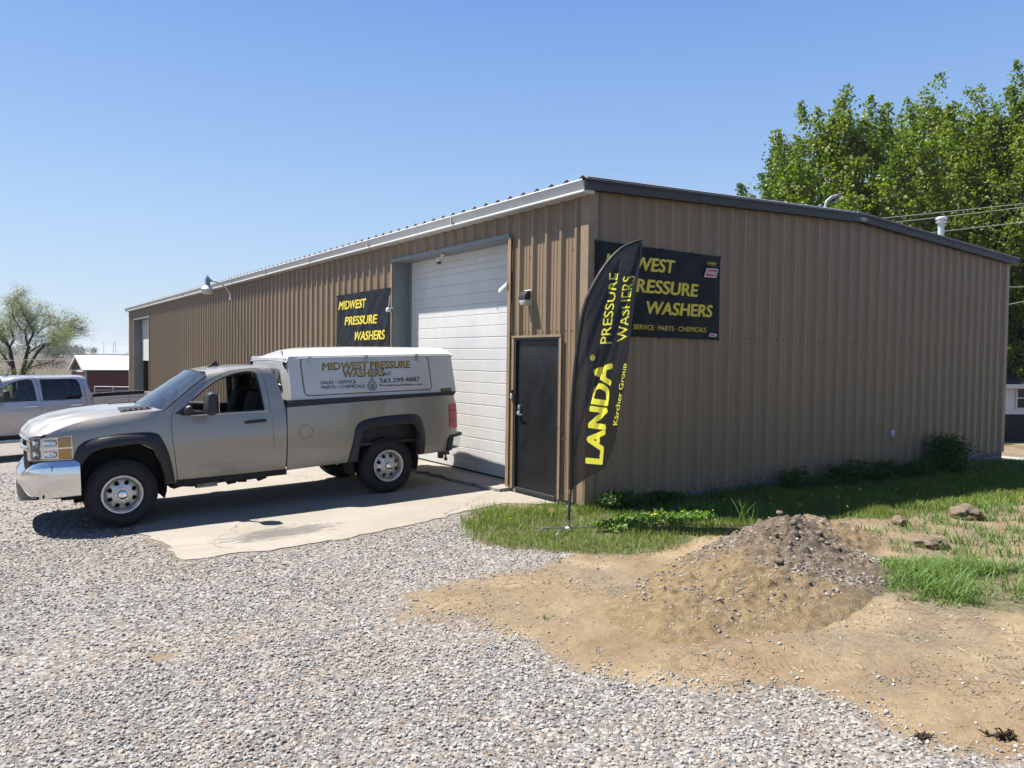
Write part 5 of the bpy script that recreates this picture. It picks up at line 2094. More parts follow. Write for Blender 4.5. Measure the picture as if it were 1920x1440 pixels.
    for sgn in (0, 1):
        b = panel(BED, (), 0.06, on_side(), 0.015)
        if sgn:
            flipped(b)
        bs = obj('bed_side', bedmap(b), paint, root, angle=50)
        b = bmesh.new()     # fuel door
        if not sgn:
            ring = [(2.228 + 0.088 * math.cos(t), 0.967 + 0.088 * math.sin(t)) for t in np.linspace(0, 2 * math.pi, 33)[:-1]]
            if crew:
                bedmap(b)
            tube(b, [Vector((u, -(lat(u, w) + 0.0005), w)) for u, w in ring] + [Vector((ring[0][0], -(lat(*ring[0]) + 0.0005), ring[0][1]))], 0.0028, 5, caps=False)
            if crew:
                bedmap(b)
            obj('fuel_door', b, M['ink'], bs)
        else:
            b.free()
        if crew:                # raised crease over the wheel
            b = bmesh.new()
            pts = [Vector((u, -(lat(u, w) + 0.002), w)) for u, w in ((2.75, 1.12), (2.85, 1.21), (3.0, 1.245), (3.4, 1.255), (3.9, 1.255), (4.45, 1.25))]
            tube(b, pts, [0.012, 0.022, 0.026, 0.026, 0.024, 0.012], 8)
            if sgn:
                flipped(b)
            obj('wheel_crease', bedmap(b), paint, bs)
    bm = bmesh.new()
    box(bm, 1.99, 2.03, -0.93, 0.93, 0.55, 1.30)           # front wall
    box(bm, 2.03, 4.48, -0.93, 0.93, 0.70, 0.74)           # floor
    for s in (-1, 1):
        box(bm, 2.03, 4.48, s * 0.80 - 0.03, s * 0.80 + 0.03, 0.74, 1.30)
        hexa(bm, [(2.0, s * 0.77, 1.285), (4.5, s * 0.77, 1.335), (4.5, s * 0.955, 1.335), (2.0, s * 0.955, 1.285)], [(2.0, s * 0.77, 1.306), (4.5, s * 0.77, 1.357), (4.5, s * 0.955, 1.357), (2.0, s * 0.955, 1.306)])
    obj('bed_liner', bedmap(bm), M['flare_plastic'], root, smooth=False)
    bm = bmesh.new()
    hexa(bm, [(4.46, -0.90, 0.76), (4.53, -0.90, 0.76), (4.53, 0.90, 0.76), (4.46, 0.90, 0.76)], [(4.47, -0.90, 1.335), (4.535, -0.90, 1.335), (4.535, 0.90, 1.335), (4.47, 0.90, 1.335)], bev=0.015)
    obj('tailgate', bedmap(bm), paint, root)
    # ---- lamps
    for sgn in (0, 1):
        TL = rounded([(4.405, 1.190), (4.425, 1.222), (4.545, 1.215), (4.552, 0.852), (4.400, 0.862)], 0.02)
        b = panel(TL, (), 0.05, lambda u, w: (u, -(lat(u, w) + 0.010), w), 0.03)
        q = bmesh.new()
        hexa(q, [(4.50, -0.985, 0.853), (4.565, -0.90, 0.853), (4.565, -0.86, 0.853), (4.47, -0.90, 0.853)], [(4.50, -0.975, 1.216), (4.565, -0.90, 1.214), (4.565, -0.86, 1.214), (4.47, -0.90, 1.216)])
        join(b, q)
        if sgn:
            flipped(b)
        tl = obj('tail_light', bedmap(b), M['red_lens'], root)
        b = bmesh.new()
        for w0, w1 in ((1.105, 1.125), (0.955, 0.985)):
            panel([(4.402, w0), (4.548, w0), (4.548, w1), (4.402, w1)], (), 0.05, lambda u, w: (u, -(lat(u, w) + 0.0125), w), 0, into=b)
        if sgn:
            flipped(b)
        obj('lens_bar', bedmap(b), M['red_lens_dark'], tl)
        b = bmesh.new()
        hexa(b, [(4.552, -0.955, 0.99), (4.568, -0.915, 0.99), (4.568, -0.875, 0.99), (4.55, -0.875, 0.99)], [(4.552, -0.952, 1.10), (4.568, -0.915, 1.10), (4.568, -0.875, 1.10), (4.55, -0.875, 1.10)])
        if sgn:
            flipped(b)
        obj('reverse_lens', bedmap(b), M['white_plastic'], tl)
        # headlamp wrapping the corner
        t0, t1 = t_at_lat(0.70), t_at_u(-0.465)
        b = bmesh.new()
        zt = lambda t: lerp(1.098, 1.122, (t - t0) / (t1 - t0)); zb = lambda t: 0.848
        nose(b, t0, t1, zb, zt, [(0, -0.06), (0, 0.002), (0.03, 0.002), (0.05, -0.022), (0.95, -0.022), (0.97, 0.002), (1, 0.002), (1, -0.06)], 20, both=False, closed=True)
        if sgn:
            flipped(b)
        hl = obj('headlight', b, M['lamp_silver'], root, angle=30)
        ta = t1 - 0.145
        b = bmesh.new()
        for z0, z1 in ((0.862, 0.972), (0.992, 1.108)):
            nose(b, ta, t1 - 0.012, lambda t, z=z0: z, lambda t, z=z1: z, [(0, -0.02), (0, -0.004), (1, -0.004), (1, -0.02)], 8, both=False, closed=True)
        if sgn:
            flipped(b)
        obj('turn_lens', b, M['amber'], hl)
        b = bmesh.new()
        for zc in (0.915, 1.045):
            for tc, wd, ht in ((ta - 0.085, 0.062, 0.036), (t0 + 0.085, 0.055, 0.042)):
                rows = []
                for rr, o in ((0.0, -0.020), (0.30, -0.012), (0.36, -0.021), (0.8, -0.016), (0.95, -0.006), (1.06, -0.004), (1.12, -0.018)):
                    row = []
                    for k in range(20):
                        ca, sa = math.cos(k * math.pi / 10), math.sin(k * math.pi / 10)
                        q_ = (abs(ca) ** 4 + abs(sa) ** 4) ** -0.25
                        x_, y_ = plan(tc + rr * wd * ca * q_, o)
                        row.append((x_, -y_, zc + rr * ht * sa * q_))
                    rows.append(row)
                sheet(b, rows, wrap=True)
        nose(b, t0 + 0.01, t1 - 0.01, lambda t: 0.975, lambda t: 0.989, [(0, -0.02), (0, -0.004), (1, -0.004), (1, -0.02)], 12, both=False, closed=True)
        if sgn:
            flipped(b)
        obj('reflector', b, M['chrome'], hl)
        b = bmesh.new()
        nose(b, t0 + 0.002, t1 - 0.002, lambda t: zb(t) + 0.003, lambda t: zt(t) - 0.003, [(0, 0.003), (0.05, 0.009), (0.5, 0.013), (0.95, 0.008), (1, 0.003)], 20, both=False)
        if sgn:
            flipped(b)
        obj('clear_lens', b, M['lens_glass'], hl)
        b = bmesh.new()
        nose(b, t0 - 0.02, t1 + 0.01, lambda t: 0.826, lambda t: 0.847, [(0, -0.03), (0, 0.002), (1, 0.002), (1, -0.03)], 16, both=False, closed=True)
        if sgn:
            flipped(b)
        obj('lamp_seal', b, M['black_plastic'], hl)
    # ---- grille
    tg = t_at_lat(0.695)
    bm = bmesh.new()
    nose(bm, 0.0, tg, lambda t: 0.69, lambda t: 1.09, [(0, -0.06), (0, -0.035), (1, -0.03), (1, -0.06)], 16, closed=True)
    gr = obj('grille', bm, M['black_dull'], root)
    bm = bmesh.new()
    for z in np.arange(0.725, 1.08, 0.028):
        if 0.93 < z < 1.01:
            continue
        nose(bm, 0.0, tg - 0.10, lambda t, z=z: z, lambda t, z=z: z + 0.006, [(0, -0.03), (0, -0.012), (1, -0.012), (1, -0.03)], 10, closed=True)
    for t in np.arange(0.03, tg - 0.10, 0.045):
        for sg in (-1, 1):
            x_, y_ = plan(t, -0.018)
            for z0, z1 in ((0.72, 0.935), (1.01, 1.085)):
                box(bm, x_ - 0.006, x_ + 0.006, sg * y_ - 0.003, sg * y_ + 0.003, z0, z1)
    obj('grille_mesh', bm, M['black_plastic'], gr, smooth=False)
    bm = bmesh.new()
    nose(bm, 0.0, tg, lambda t: 1.072, lambda t: 1.112, [(0, -0.03), (0, 0.014), (0.5, 0.024), (1, 0.010), (1, -0.03)], 20, closed=True)
    nose(bm, 0.0, tg - 0.06, lambda t: 0.945, lambda t: 0.965, [(0, -0.03), (0, 0.016), (1, 0.022), (1, -0.03)], 20, closed=True)
    nose(bm, 0.0, tg - 0.06, lambda t: 0.985, lambda t: 1.003, [(0, -0.03), (0, 0.024), (1, 0.014), (1, -0.03)], 20, closed=True)
    obj('grille_chrome', bm, M['chrome_worn'], gr)
    bm = bmesh.new()
    nose(bm, tg - 0.115, tg, lambda t: 0.835, lambda t: 1.071, [(0, -0.03), (0.0, 0.006), (0.5, 0.012), (1, 0.008), (1, -0.03)], 8, closed=True)
    nose(bm, 0.0, tg - 0.061, lambda t: 0.9655, lambda t: 0.9845, [(0, -0.03), (0, 0.020), (1, 0.020), (1, -0.03)], 16, closed=True)
    obj('grille_bar', bm, paint if not crew else M['chrome'], gr)
    # ---- bumpers
    te = t_at_u(-0.40)
    bm = bmesh.new()
    bz0 = lambda t: lerp(0.455, 0.415, min(1, t / 0.75)); bz1 = lambda t: lerp(0.705, 0.838, sstep(0.40, 0.98, t))
    nose(bm, 0.0, te, bz0, bz1, [(1.0, -0.02), (1.0, 0.020), (0.96, 0.040), (0.87, 0.062), (0.855, 0.068), (0.84, 0.070), (0.55, 0.076), (0.25, 0.072), (0.07, 0.062), (0.03, 0.052), (0.0, 0.035), (0.0, 0.0)], 44)
    bp = obj('front_bumper', bm, M['chrome_worn'], root, angle=32)
    bm = bmesh.new()
    nose(bm, 0.0, t_at_lat(0.84), lambda t: lerp(0.375, 0.415, sstep(0.5, 0.9, t)), lambda t: lerp(0.56, 0.44, sstep(0.45, 0.85, t)), [(1, 0.0), (1, 0.074), (0.6, 0.080), (0.0, 0.07), (0.0, 0.0)], 24)
    obj('air_dam', bm, M['flare_plastic'], bp)
    bm = bmesh.new()
    for ts, za, zb in ((t_at_u(-0.66), 0.735, 0.792), (t_at_u(-0.74), 0.43, 0.47)):
        nose(bm, ts, ts + 0.005, lambda t, z=za: z, lambda t, z=zb: z, [(0, 0.05), (0, 0.0775), (1, 0.0775), (1, 0.05)], 2, closed=True)
    obj('bumper_seam', bm, M['black_dull'], bp, smooth=False)
    bm = bmesh.new()
    nose(bm, te - 0.20, te, lambda t: 0.39, lambda t: 0.413, [(1, -0.02), (1, 0.05), (0, 0.02), (0, -0.02)], 8)
    obj('bumper_strip', bm, M['black_plastic'], bp)
    bm = bmesh.new()
    for s in (-1, 1):
        hexa(bm, [(4.40, s * 0.62, 0.545), (4.635, s * 0.62, 0.545), (4.615, s * 0.90, 0.545), (4.37, s * 0.985, 0.525)], [(4.46, s * 0.62, 0.735), (4.655, s * 0.62, 0.735), (4.630, s * 0.93, 0.735), (4.40, s * 1.0, 0.70)], bev=0.02)
    hexa(bm, [(4.50, -0.63, 0.50), (4.60, -0.63, 0.50), (4.60, 0.63, 0.50), (4.50, 0.63, 0.50)], [(4.50, -0.63, 0.73), (4.60, -0.63, 0.73), (4.60, 0.63, 0.73), (4.50, 0.63, 0.73)], bev=0.015)
    rb_ = obj('rear_bumper', bedmap(bm), M['chrome_worn'], root)
    bm = bmesh.new()
    hexa(bm, [(4.38, -1.002, 0.70), (4.655, -0.945, 0.737), (4.655, 0.945, 0.737), (4.38, 1.002, 0.70)], [(4.42, -0.985, 0.760), (4.645, -0.93, 0.778), (4.645, 0.93, 0.778), (4.42, 0.985, 0.760)], bev=0.012)
    for s in (-1, 1):
        hexa(bm, [(4.355, s * 0.955, 0.520), (4.43, s * 0.955, 0.525), (4.43, s * 1.004, 0.525), (4.355, s * 1.004, 0.520)], [(4.375, s * 0.955, 0.70), (4.47, s * 0.955, 0.715), (4.47, s * 1.004, 0.715), (4.375, s * 1.004, 0.70)], bev=0.008)
    obj('bumper_pad', bedmap(bm), M['flare_plastic'], rb_)
    # ---- wheels, arch liners, running gear
    for u in (0.018, 3.41 + SH):
        for s in (-1, 1):
            wheel(root, u, s * 0.84, s < 0)
    for u, wu in ((0.018, 0.465), (3.41 + SH, 0.465)):
        for s in (-1, 1):
            bm = bmesh.new()
            pts = []
            for t in np.linspace(-0.12 * math.pi, 1.12 * math.pi, 22):
                pts.append((u + 0.50 * math.cos(t), 0.47 + 0.53 * math.sin(t)))
            sheet(bm, [[(a, s * 0.93, b) for a, b in pts], [(a, s * 0.52, b) for a, b in pts]])
            v = [bm.verts.new((a, s * 0.52, b)) for a, b in pts]
            bm.faces.new(v)
            obj('arch_liner', bm, M['underbody'], root)
    bm = bmesh.new()
    L = 4.45 + SH
    for s in (-1, 1):
        box(bm, -0.80, L, s * 0.42 - 0.05, s * 0.42 + 0.05, 0.46, 0.62)
        box(bm, 0.62, 1.97 + X, s * 0.90 - 0.05, s * 0.90 + 0.02, 0.415, 0.49)
    box(bm, 0.55, 2.9 + SH, -0.80, 0.80, 0.55, 0.58)
    box(bm, -0.75, 0.5, -0.50, 0.50, 0.55, 1.02)
    box(bm, 3.95 + SH, L, -0.85, 0.85, 0.58, 0.64)
    for u in (0.018, 3.41 + SH):
        tube(bm, [(u, -0.78, 0.392), (u, 0.78, 0.392)], 0.05, 10)
        bmesh.ops.create_uvsphere(bm, u_segments=14, v_segments=8, radius=0.15, matrix=Matrix.Translation((u, 0.12, 0.392)))
    hexa(bm, [(0.62, -0.55, 0.33), (1.35, -0.55, 0.36), (1.35, 0.55, 0.36), (0.62, 0.55, 0.33)], [(0.50, -0.62, 0.56), (1.75, -0.62, 0.56), (1.75, 0.62, 0.56), (0.50, 0.62, 0.56)])
    hexa(bm, [(0.70, -0.80, 0.395), (1.55, -0.80, 0.40), (1.55, -0.56, 0.38), (0.70, -0.56, 0.36)], [(0.60, -0.84, 0.50), (1.65, -0.84, 0.50), (1.65, -0.5, 0.50), (0.60, -0.5, 0.50)])
    tube(bm, [(0.9, 0.3, 0.40), (2.2, 0.35, 0.40), (2.9 + SH, 0.5, 0.46), (4.0 + SH, 0.62, 0.5)], 0.04, 8)
    tube(bm, [(1.2, 0, 0.42), (3.2 + SH, 0.05, 0.41)], 0.05, 8)
    for k in range(9):                 # ragged ends of rusted guards under the floor
        u = 0.62 + k * 0.13
        hexa(bm, [(u, -0.72, 0.345 + 0.02 * math.sin(k * 2.1)), (u + 0.11, -0.72, 0.35 + 0.02 * math.cos(k * 1.7)), (u + 0.11, -0.6, 0.35), (u, -0.6, 0.35)], [(u, -0.74, 0.47), (u + 0.12, -0.74, 0.47), (u + 0.12, -0.6, 0.47), (u, -0.6, 0.47)])
    obj('chassis', bm, M['underbody'], root, smooth=False, weld=0)
    # ---- inside
    bm = bmesh.new()
    hexa(bm, [(0.52, -0.84, 0.75), (0.86, -0.84, 0.80), (0.86, 0.84, 0.80), (0.52, 0.84, 0.75)], [(0.50, -0.84, 1.30), (0.84, -0.84, 1.255), (0.84, 0.84, 1.255), (0.50, 0.84, 1.30)], bev=0.03)
    hexa(bm, [(0.72, -0.56, 1.24), (0.86, -0.56, 1.24), (0.86, -0.22, 1.24), (0.72, -0.22, 1.24)], [(0.76, -0.54, 1.345), (0.84, -0.54, 1.335), (0.84, -0.24, 1.335), (0.76, -0.24, 1.345)], bev=0.02)
    obj('dashboard', bm, M['black_plastic'], root)
    bm = bmesh.new()
    ring = [Vector((1.02 + 0.06 * math.sin(t), -0.40 + 0.185 * math.cos(t), 1.22 + 0.175 * math.sin(t))) for t in np.linspace(0, 2 * math.pi, 25)]
    tube(bm, ring, 0.014, 8, caps=False)
    tube(bm, [(0.84, -0.40, 1.14), (1.02, -0.40, 1.22)], 0.03, 8)
    tube(bm, [(1.02, -0.57, 1.22), (1.02, -0.23, 1.22)], 0.014, 6)
    obj('steering_wheel', bm, M['black_plastic'], root)
    seat(root, 1.42, -0.42)
    seat(root, 1.42, 0.42)
    if crew:
        seat(root, 2.38, -0.42)
        seat(root, 2.38, 0.42)
    bm = bmesh.new()
    box(bm, 0.5, 1.93 + X, -0.86, 0.86, 0.58, 0.64)
    for s in (-1, 1):
        box(bm, 0.62, 1.90 + X, s * 0.865 - 0.012, s * 0.865 + 0.012, 0.62, 1.235)
    panel([(1.10, SMAX), (1.14, SMAX * 0.62), (1.84 + X, SMAX * 0.62), (1.84 + X, SMAX)], (), 0.15, lambda u, s: shell(u, s, -0.030), 0, into=bm)
    panel([(1.10, SMAX), (1.14, SMAX * 0.62), (1.84 + X, SMAX * 0.62), (1.84 + X, SMAX)], (), 0.15, lambda u, s: (shell(u, s, -0.030)[0], -shell(u, s, -0.030)[1], shell(u, s, -0.030)[2]), 0, into=bm)
    obj('cab_lining', bm, M['seat_cloth'], root, smooth=False, weld=0)
    return root, doors


def matrix_of(O, ang, pitch):
    """frame at O whose x axis points rearward along ang, nose down by pitch"""
    U = Vector((math.cos(ang) * math.cos(pitch), math.sin(ang) * math.cos(pitch), math.sin(pitch)))
    N = Vector((-math.sin(ang), math.cos(ang), 0))
    W = U.cross(N)
    m = Matrix.Identity(4)
    for i in range(3):
        m[i][0] = U[i]; m[i][1] = N[i]; m[i][2] = W[i]; m[i][3] = O[i]
    return m


truck, tdoors = pickup('pickup_truck', matrix_of((-4.818, 3.637, -0.236), R(-1.5), R(2.0)), 'beige regular cab pickup with a white lettered cap over its bed', M['paint_beige'])

# black flares round the four arches
FO = [(-0.462, 0.858), (-0.44, 0.93), (-0.398, 1.005), (-0.307, 1.056), (-0.15, 1.083), (-0.002, 1.100), (0.17, 1.106), (0.314, 1.102), (0.40, 1.085), (0.442, 1.057), (0.518, 0.89), (0.565, 0.70), (0.602, 0.467)]
FI = [(-0.405, 0.62), (-0.395, 0.74), (-0.376, 0.799), (-0.283, 0.905), (-0.20, 0.945), (-0.06, 0.962), (0.10, 0.972), (0.229, 0.972), (0.31, 0.935), (0.37, 0.885), (0.446, 0.718), (0.47, 0.60), (0.487, 0.467)]
RO = [(2.815, 0.498), (2.84, 0.62), (2.875, 0.742), (2.90, 0.86), (2.924, 0.963), (2.965, 1.022), (3.035, 1.058), (3.17, 1.085), (3.324, 1.101), (3.60, 1.108), (3.785, 1.103), (3.87, 1.085), (3.925, 1.040), (3.965, 0.93), (3.991, 0.798), (3.995, 0.65), (3.985, 0.515)]
RI = [(2.944, 0.498), (2.955, 0.62), (2.975, 0.74), (2.992, 0.82), (3.012, 0.875), (3.06, 0.92), (3.165, 0.962), (3.24, 0.972), (3.324, 0.976), (3.55, 0.980), (3.70, 0.976), (3.775, 0.966), (3.83, 0.90), (3.862, 0.84), (3.872, 0.78), (3.876, 0.65), (3.876, 0.515)]
for outer, inner in ((FO, FI), (RO, RI)):
    A_ = smooth_line(outer, 48); B_ = smooth_line(inner, 48)
    for sgn in (0, 1):
        bm = bmesh.new()
        rows = []
        for a, b in zip(A_, B_):
            row = []
            for t in (0.0, 0.0, 0.15, 0.4, 0.7, 0.92, 1.0, 1.0):
                u, w = a + (b - a) * t
                k = len(row)
                off = (-0.002, 0.010, 0.026, 0.042, 0.054, 0.056, 0.048, -0.04)[k]
                row.append((u, -(max(lat(u, w), lat(u, max(w, 0.5))) + off), w))
            rows.append(row)
        sheet(bm, rows)
        if sgn:
            flipped(bm)
        obj('wheel_flare', bm, M['flare_plastic'], truck, angle=50)

# hitch with two balls
bm = bmesh.new()
box(bm, 4.35, 4.80, -0.035, 0.035, 0.42, 0.49, bev=0.004)
box(bm, 4.74, 4.81, -0.045, 0.045, 0.26, 0.52, bev=0.006)
box(bm, 4.80, 4.92, -0.04, 0.04, 0.31, 0.40, bev=0.006)
for z0, sg in ((0.40, 1), (0.31, -1)):
    tube(bm, [(4.87, 0, z0), (4.87, 0, z0 + sg * 0.05)], 0.016, 10)
    bmesh.ops.create_uvsphere(bm, u_segments=14, v_segments=10, radius=0.030, matrix=Matrix.Translation((4.87, 0, z0 + sg * 0.07)))
obj('hitch', bm, simple('hitch_steel', (0.10, 0.085, 0.07), 0.55, 0.6), truck)
# little plate hanging at the rocker
bm = bmesh.new()
box(bm, 0.86, 1.10, -0.925, -0.921, 0.36, 0.455)
pl = obj('rocker_plate', bm, simple('plate_grey', (0.36, 0.36, 0.35), 0.5, vary=0.3, scale=30), truck, smooth=False)
letters('lettering', '06', (0.87, -0.9262, 0.375), (0.945, -0.9262, 0.377), (0.87, -0.9262, 0.435), M['ink'], pl, 0.01)
bm = bmesh.new()
for z in (0.385, 0.41, 0.433):
    box(bm, 0.965, 1.085, -0.9265, -0.9255, z, z + 0.008)
obj('print_lines', bm, M['ink'], pl, smooth=False)

# ---- white cap over the bed
def cap_side(u, w, off=0.0):
    return (u, -(lerp(0.945, 0.872, (w - 1.385) / 0.585) + off), w)


SIDE_OUT = rounded([(2.062, 1.388), (4.552, 1.394), (4.506, 1.958), (2.050, 1.966)], 0.035)
topper = bmesh.new()
for s in (0, 1):
    b = panel(SIDE_OUT, (), 0.2, cap_side, 0.02)
    if s:
        flipped(b)
    join(topper, b)
ROOFC = [(2.02, 1.915), (2.06, 1.945), (2.20, 1.995), (2.40, 2.060), (2.52, 2.078), (3.2, 2.078), (4.0, 2.058), (4.530, 2.036)]
ROOFE = [(2.02, 1.905), (2.06, 1.940), (2.20, 1.968), (2.40, 1.972), (4.530, 1.964)]
rows = []
for u in [2.022, 2.04, 2.06, 2.10, 2.2, 2.3, 2.4, 2.5, 2.6, 3.0, 3.5, 4.0, 4.4, 4.515, 4.530]:
    row = []
    for y in np.r_[-0.875, np.linspace(-0.87, 0.87, 35), 0.875]:
        c, e = interp(u, ROOFC), interp(u, ROOFE)
        k = 1 - sstep(0.70, 0.865, abs(y))
        ridge_ = 0.012 * (sstep(0.60, 0.57, abs(y)) - sstep(0.40, 0.37, abs(y))) * sstep(2.45, 2.7, u)
        row.append((u, float(y), lerp(e, c, k) + ridge_ - 0.02 * (y / 0.9) ** 2))
    rows.append(row)
sheet(topper, rows)
lo_ = [(x, y, z - 0.028) for x, y, z in rows[-1]]
sheet(topper, [rows[-1], lo_, [(4.47, y, z - 0.03) for x, y, z in lo_]])
for yy in (0, -1):                               # drip lip along the sides
    edge = [Vector(r_[yy]) for r_ in rows[3:]]
    sg = -1 if yy == 0 else 1
    sheet(topper, [[e for e in edge], [e + Vector((0, sg * 0.014, -0.006)) for e in edge], [e + Vector((0, sg * 0.014, -0.022)) for e in edge], [e + Vector((0, 0, -0.026)) for e in edge]])
front = [(-0.945, 1.388), (0.945, 1.388), (0.872, 1.93), (0.84, 1.945), (-0.84, 1.945), (-0.872, 1.93)]
panel(front, [rounded([(-0.62, 1.46), (0.62, 1.46), (0.56, 1.80), (-0.56, 1.80)], 0.06)], 0.2, lambda a, b: (lerp(2.066, 2.024, (b - 1.388) / 0.55) + 0.05 * sstep(0.80, 0.95, abs(a)), a, b), 0, into=topper)
panel([(-0.945, 1.392), (0.945, 1.392), (0.872, 1.95), (-0.872, 1.95)], (), 0.3, lambda a, b: (lerp(4.53, 4.485, (b - 1.388) / 0.57), a, b), 0, into=topper)
tp = obj('topper', topper, M['topper_white'], truck, angle=40)
bm = panel(rounded([(-0.64, 1.44), (0.64, 1.44), (0.58, 1.82), (-0.58, 1.82)], 0.06), (), 0.3, lambda a, b: (lerp(2.066, 2.024, (b - 1.388) / 0.55) + 0.010, a, b), 0)
obj('front_window', bm, M['dark_glass'], tp)
bm = panel(rounded([(-0.74, 1.46), (0.74, 1.46), (0.70, 1.88), (-0.70, 1.88)], 0.06), (), 0.3, lambda a, b: (lerp(4.53, 4.485, (b - 1.388) / 0.57) + 0.006, a, b), 0)
obj('rear_window', bm, M['dark_glass'], tp)
for s in (0, 1):                                 # lift-up side doors in their grooves
    DR = rounded([(2.245, 1.437), (4.150, 1.440), (4.118, 1.940), (2.212, 1.940)], 0.07, 6)
    b = bmesh.new()
    loop = [Vector(cap_side(u, w, 0.002)) for u, w in DR]
    tube(b, loop + loop[:1], 0.0065, 6, caps=False)
    if s:
        flipped(b)
    obj('door_seal', b, simple('seal_grey', (0.13, 0.13, 0.14), 0.6) if not s else bpy.data.materials['seal_grey'], tp)
    DI = rounded([(2.257, 1.449), (4.139, 1.452), (4.107, 1.928), (2.224, 1.928)], 0.06, 6)
    b = panel(DI, (), 0.2, lambda u, w: cap_side(u, w, 0.010), 0.012)
    if s:
        flipped(b)
    sd = obj('topper_door', b, M['topper_white'], tp, angle=30)
    for u in (2.343, 3.151, 3.933):
        b = bmesh.new()
        rows_ = [[cap_side(u - 0.022, 1.965, 0.022), cap_side(u + 0.022, 1.965, 0.022)], [cap_side(u - 0.022, 1.93, 0.026), cap_side(u + 0.022, 1.93, 0.026)], [cap_side(u - 0.020, 1.875, 0.022), cap_side(u + 0.020, 1.875, 0.022)], [cap_side(u - 0.012, 1.862, 0.020), cap_side(u + 0.012, 1.862, 0.020)]]
        sheet(b, rows_)
        bmesh.ops.solidify(b, geom=b.faces[:], thickness=0.010)
        if s:
            flipped(b)
        obj('hinge', b, M['steel'], tp)
bm = bmesh.new()                                 # wind-deflector brackets at the front corners
for s in (-1, 1):
    hexa(bm, [(2.03, s * 0.80, 1.86), (2.06, s * 0.80, 1.86), (2.06, s * 0.84, 1.86), (2.03, s * 0.84, 1.86)], [(2.012, s * 0.78, 1.90), (2.04, s * 0.78, 1.90), (2.04, s * 0.83, 1.90), (2.012, s * 0.83, 1.90)])
    tube(bm, [(2.02, s * 0.80, 1.88), (2.035, s * 0.82, 1.80)], [0.022, 0.006], 6)
tube(bm, [(2.16, -0.30, 1.98), (2.155, -0.30, 2.04)], 0.008, 6)
obj('bracket', bm, M['black_plastic'], tp)
# black rail and butyl seal between cap and bed
bm = bmesh.new()
for s in (-1, 1):
    hexa(bm, [(1.99, s * 0.94, 1.303), (4.50, s * 0.94, 1.354), (4.50, s * 0.972, 1.354), (1.99, s * 0.972, 1.303)], [(2.05, s * 0.94, 1.389), (4.555, s * 0.94, 1.395), (4.555, s * 0.964, 1.395), (2.05, s * 0.964, 1.389)], bev=0.004)
    for k in range(26):                          # wrinkled tape
        u = 2.0 + k * 0.097
        z = 1.328 + 0.018 * k / 26
        hexa(bm, [(u, s * 0.962, z), (u + 0.085, s * 0.962, z + rng.uniform(-.004, .006)), (u + 0.085, s * 0.975, z), (u, s * 0.973, z)], [(u, s * 0.962, z + 0.035), (u + 0.085, s * 0.962, z + 0.04), (u + 0.08, s * (0.970 + rng.uniform(0, .006)), z + 0.038), (u + 0.01, s * 0.968, z + 0.036)])
box(bm, 2.02, 2.06, -0.94, 0.94, 1.305, 1.388)
obj('topper_rail', bm, M['black_plastic'], tp, smooth=False, weld=0)


def cap_text(body, bl, br, tl, mat, bold, off):
    f = lambda p: cap_side(p[0], p[1], off)
    letters('lettering', body, f(bl), f(br), f(tl), mat, tp, bold)


def outlined(body, bl, br, tl):
    cap_text(body, (bl[0] - 0.012, bl[1] - 0.010), (br[0] + 0.014, br[1] - 0.010), (tl[0] - 0.012, tl[1] + 0.006), M['ink'], 0.040, 0.0112)
    cap_text(body, bl, br, tl, M['gold'], 0.012, 0.0140)


outlined('MIDWEST', (2.516, 1.782), (3.150, 1.781), (2.530, 1.869))
outlined('PRESSURE', (3.215, 1.781), (3.802, 1.779), (3.222, 1.868))
outlined('WASHERS', (2.800, 1.675), (3.393, 1.672), (2.806, 1.764))
cap_text('LLC', (3.409, 1.674), (3.518, 1.674), (3.410, 1.719), M['ink'], 0.03, 0.0135)
cap_text('SALES \u2022 SERVICE', (2.469, 1.584), (2.976, 1.581), (2.471, 1.630), M['ink'], 0.006, 0.0135)
cap_text('PARTS \u2022 CHEMICALS', (2.480, 1.519), (3.102, 1.515), (2.481, 1.566), M['ink'], 0.006, 0.0135)
cap_text('563.299.4887', (3.332, 1.568), (3.959, 1.570), (3.333, 1.632), M['ink'], 0.008, 0.0135)
cap_text('MidwestPressureWashers.com', (3.316, 1.520), (3.987, 1.510), (3.317, 1.550), M['ink'], 0.008, 0.0135)


def drop(r, off, mat, k=1.0):
    pts = []
    for t in np.linspace(0, 2 * math.pi, 40, endpoint=False):
        x = math.sin(t); y = -math.cos(t)
        tip = max(0.0, y)
        pts.append((3.21 + k * r * x * (1 - 0.62 * tip ** 1.3), 1.538 + k * (r * y + 0.045 * tip ** 3)))
    b = panel(pts, (), 0.2, lambda u, w: cap_side(u, w, off), 0)
    obj('emblem', b, mat, tp)


drop(0.074, 0.0130, M['grey_vinyl'])
drop(0.056, 0.0140, M['pale_vinyl'])
b = panel([(3.21 + 0.036 * math.cos(t), 1.525 + 0.036 * math.sin(t)) for t in np.linspace(0, 2 * math.pi, 28, endpoint=False)], (), 0.2, lambda u, w: cap_side(u, w, 0.0148), 0)
obj('emblem', b, M['grey_vinyl'], tp)
b = bmesh.new()
tube(b, [Vector(cap_side(3.21 + 0.022 * math.cos(t) * (1 + .15 * t), 1.525 + 0.020 * math.sin(t), 0.0155)) for t in np.linspace(0.2, 5.2, 20)], 0.004, 5)
obj('emblem', b, M['chrome'], tp)
b = panel([(4.292, 1.397), (4.474, 1.397), (4.472, 1.448), (4.290, 1.446)], (), 0.3, lambda u, w: cap_side(u, w, 0.006), 0.004)
obj('name_plate', b, M['ink'], tp)
cap_text('LANDA', (4.305, 1.409), (4.458, 1.410), (4.306, 1.436), M['gold'], 0.03, 0.0075)

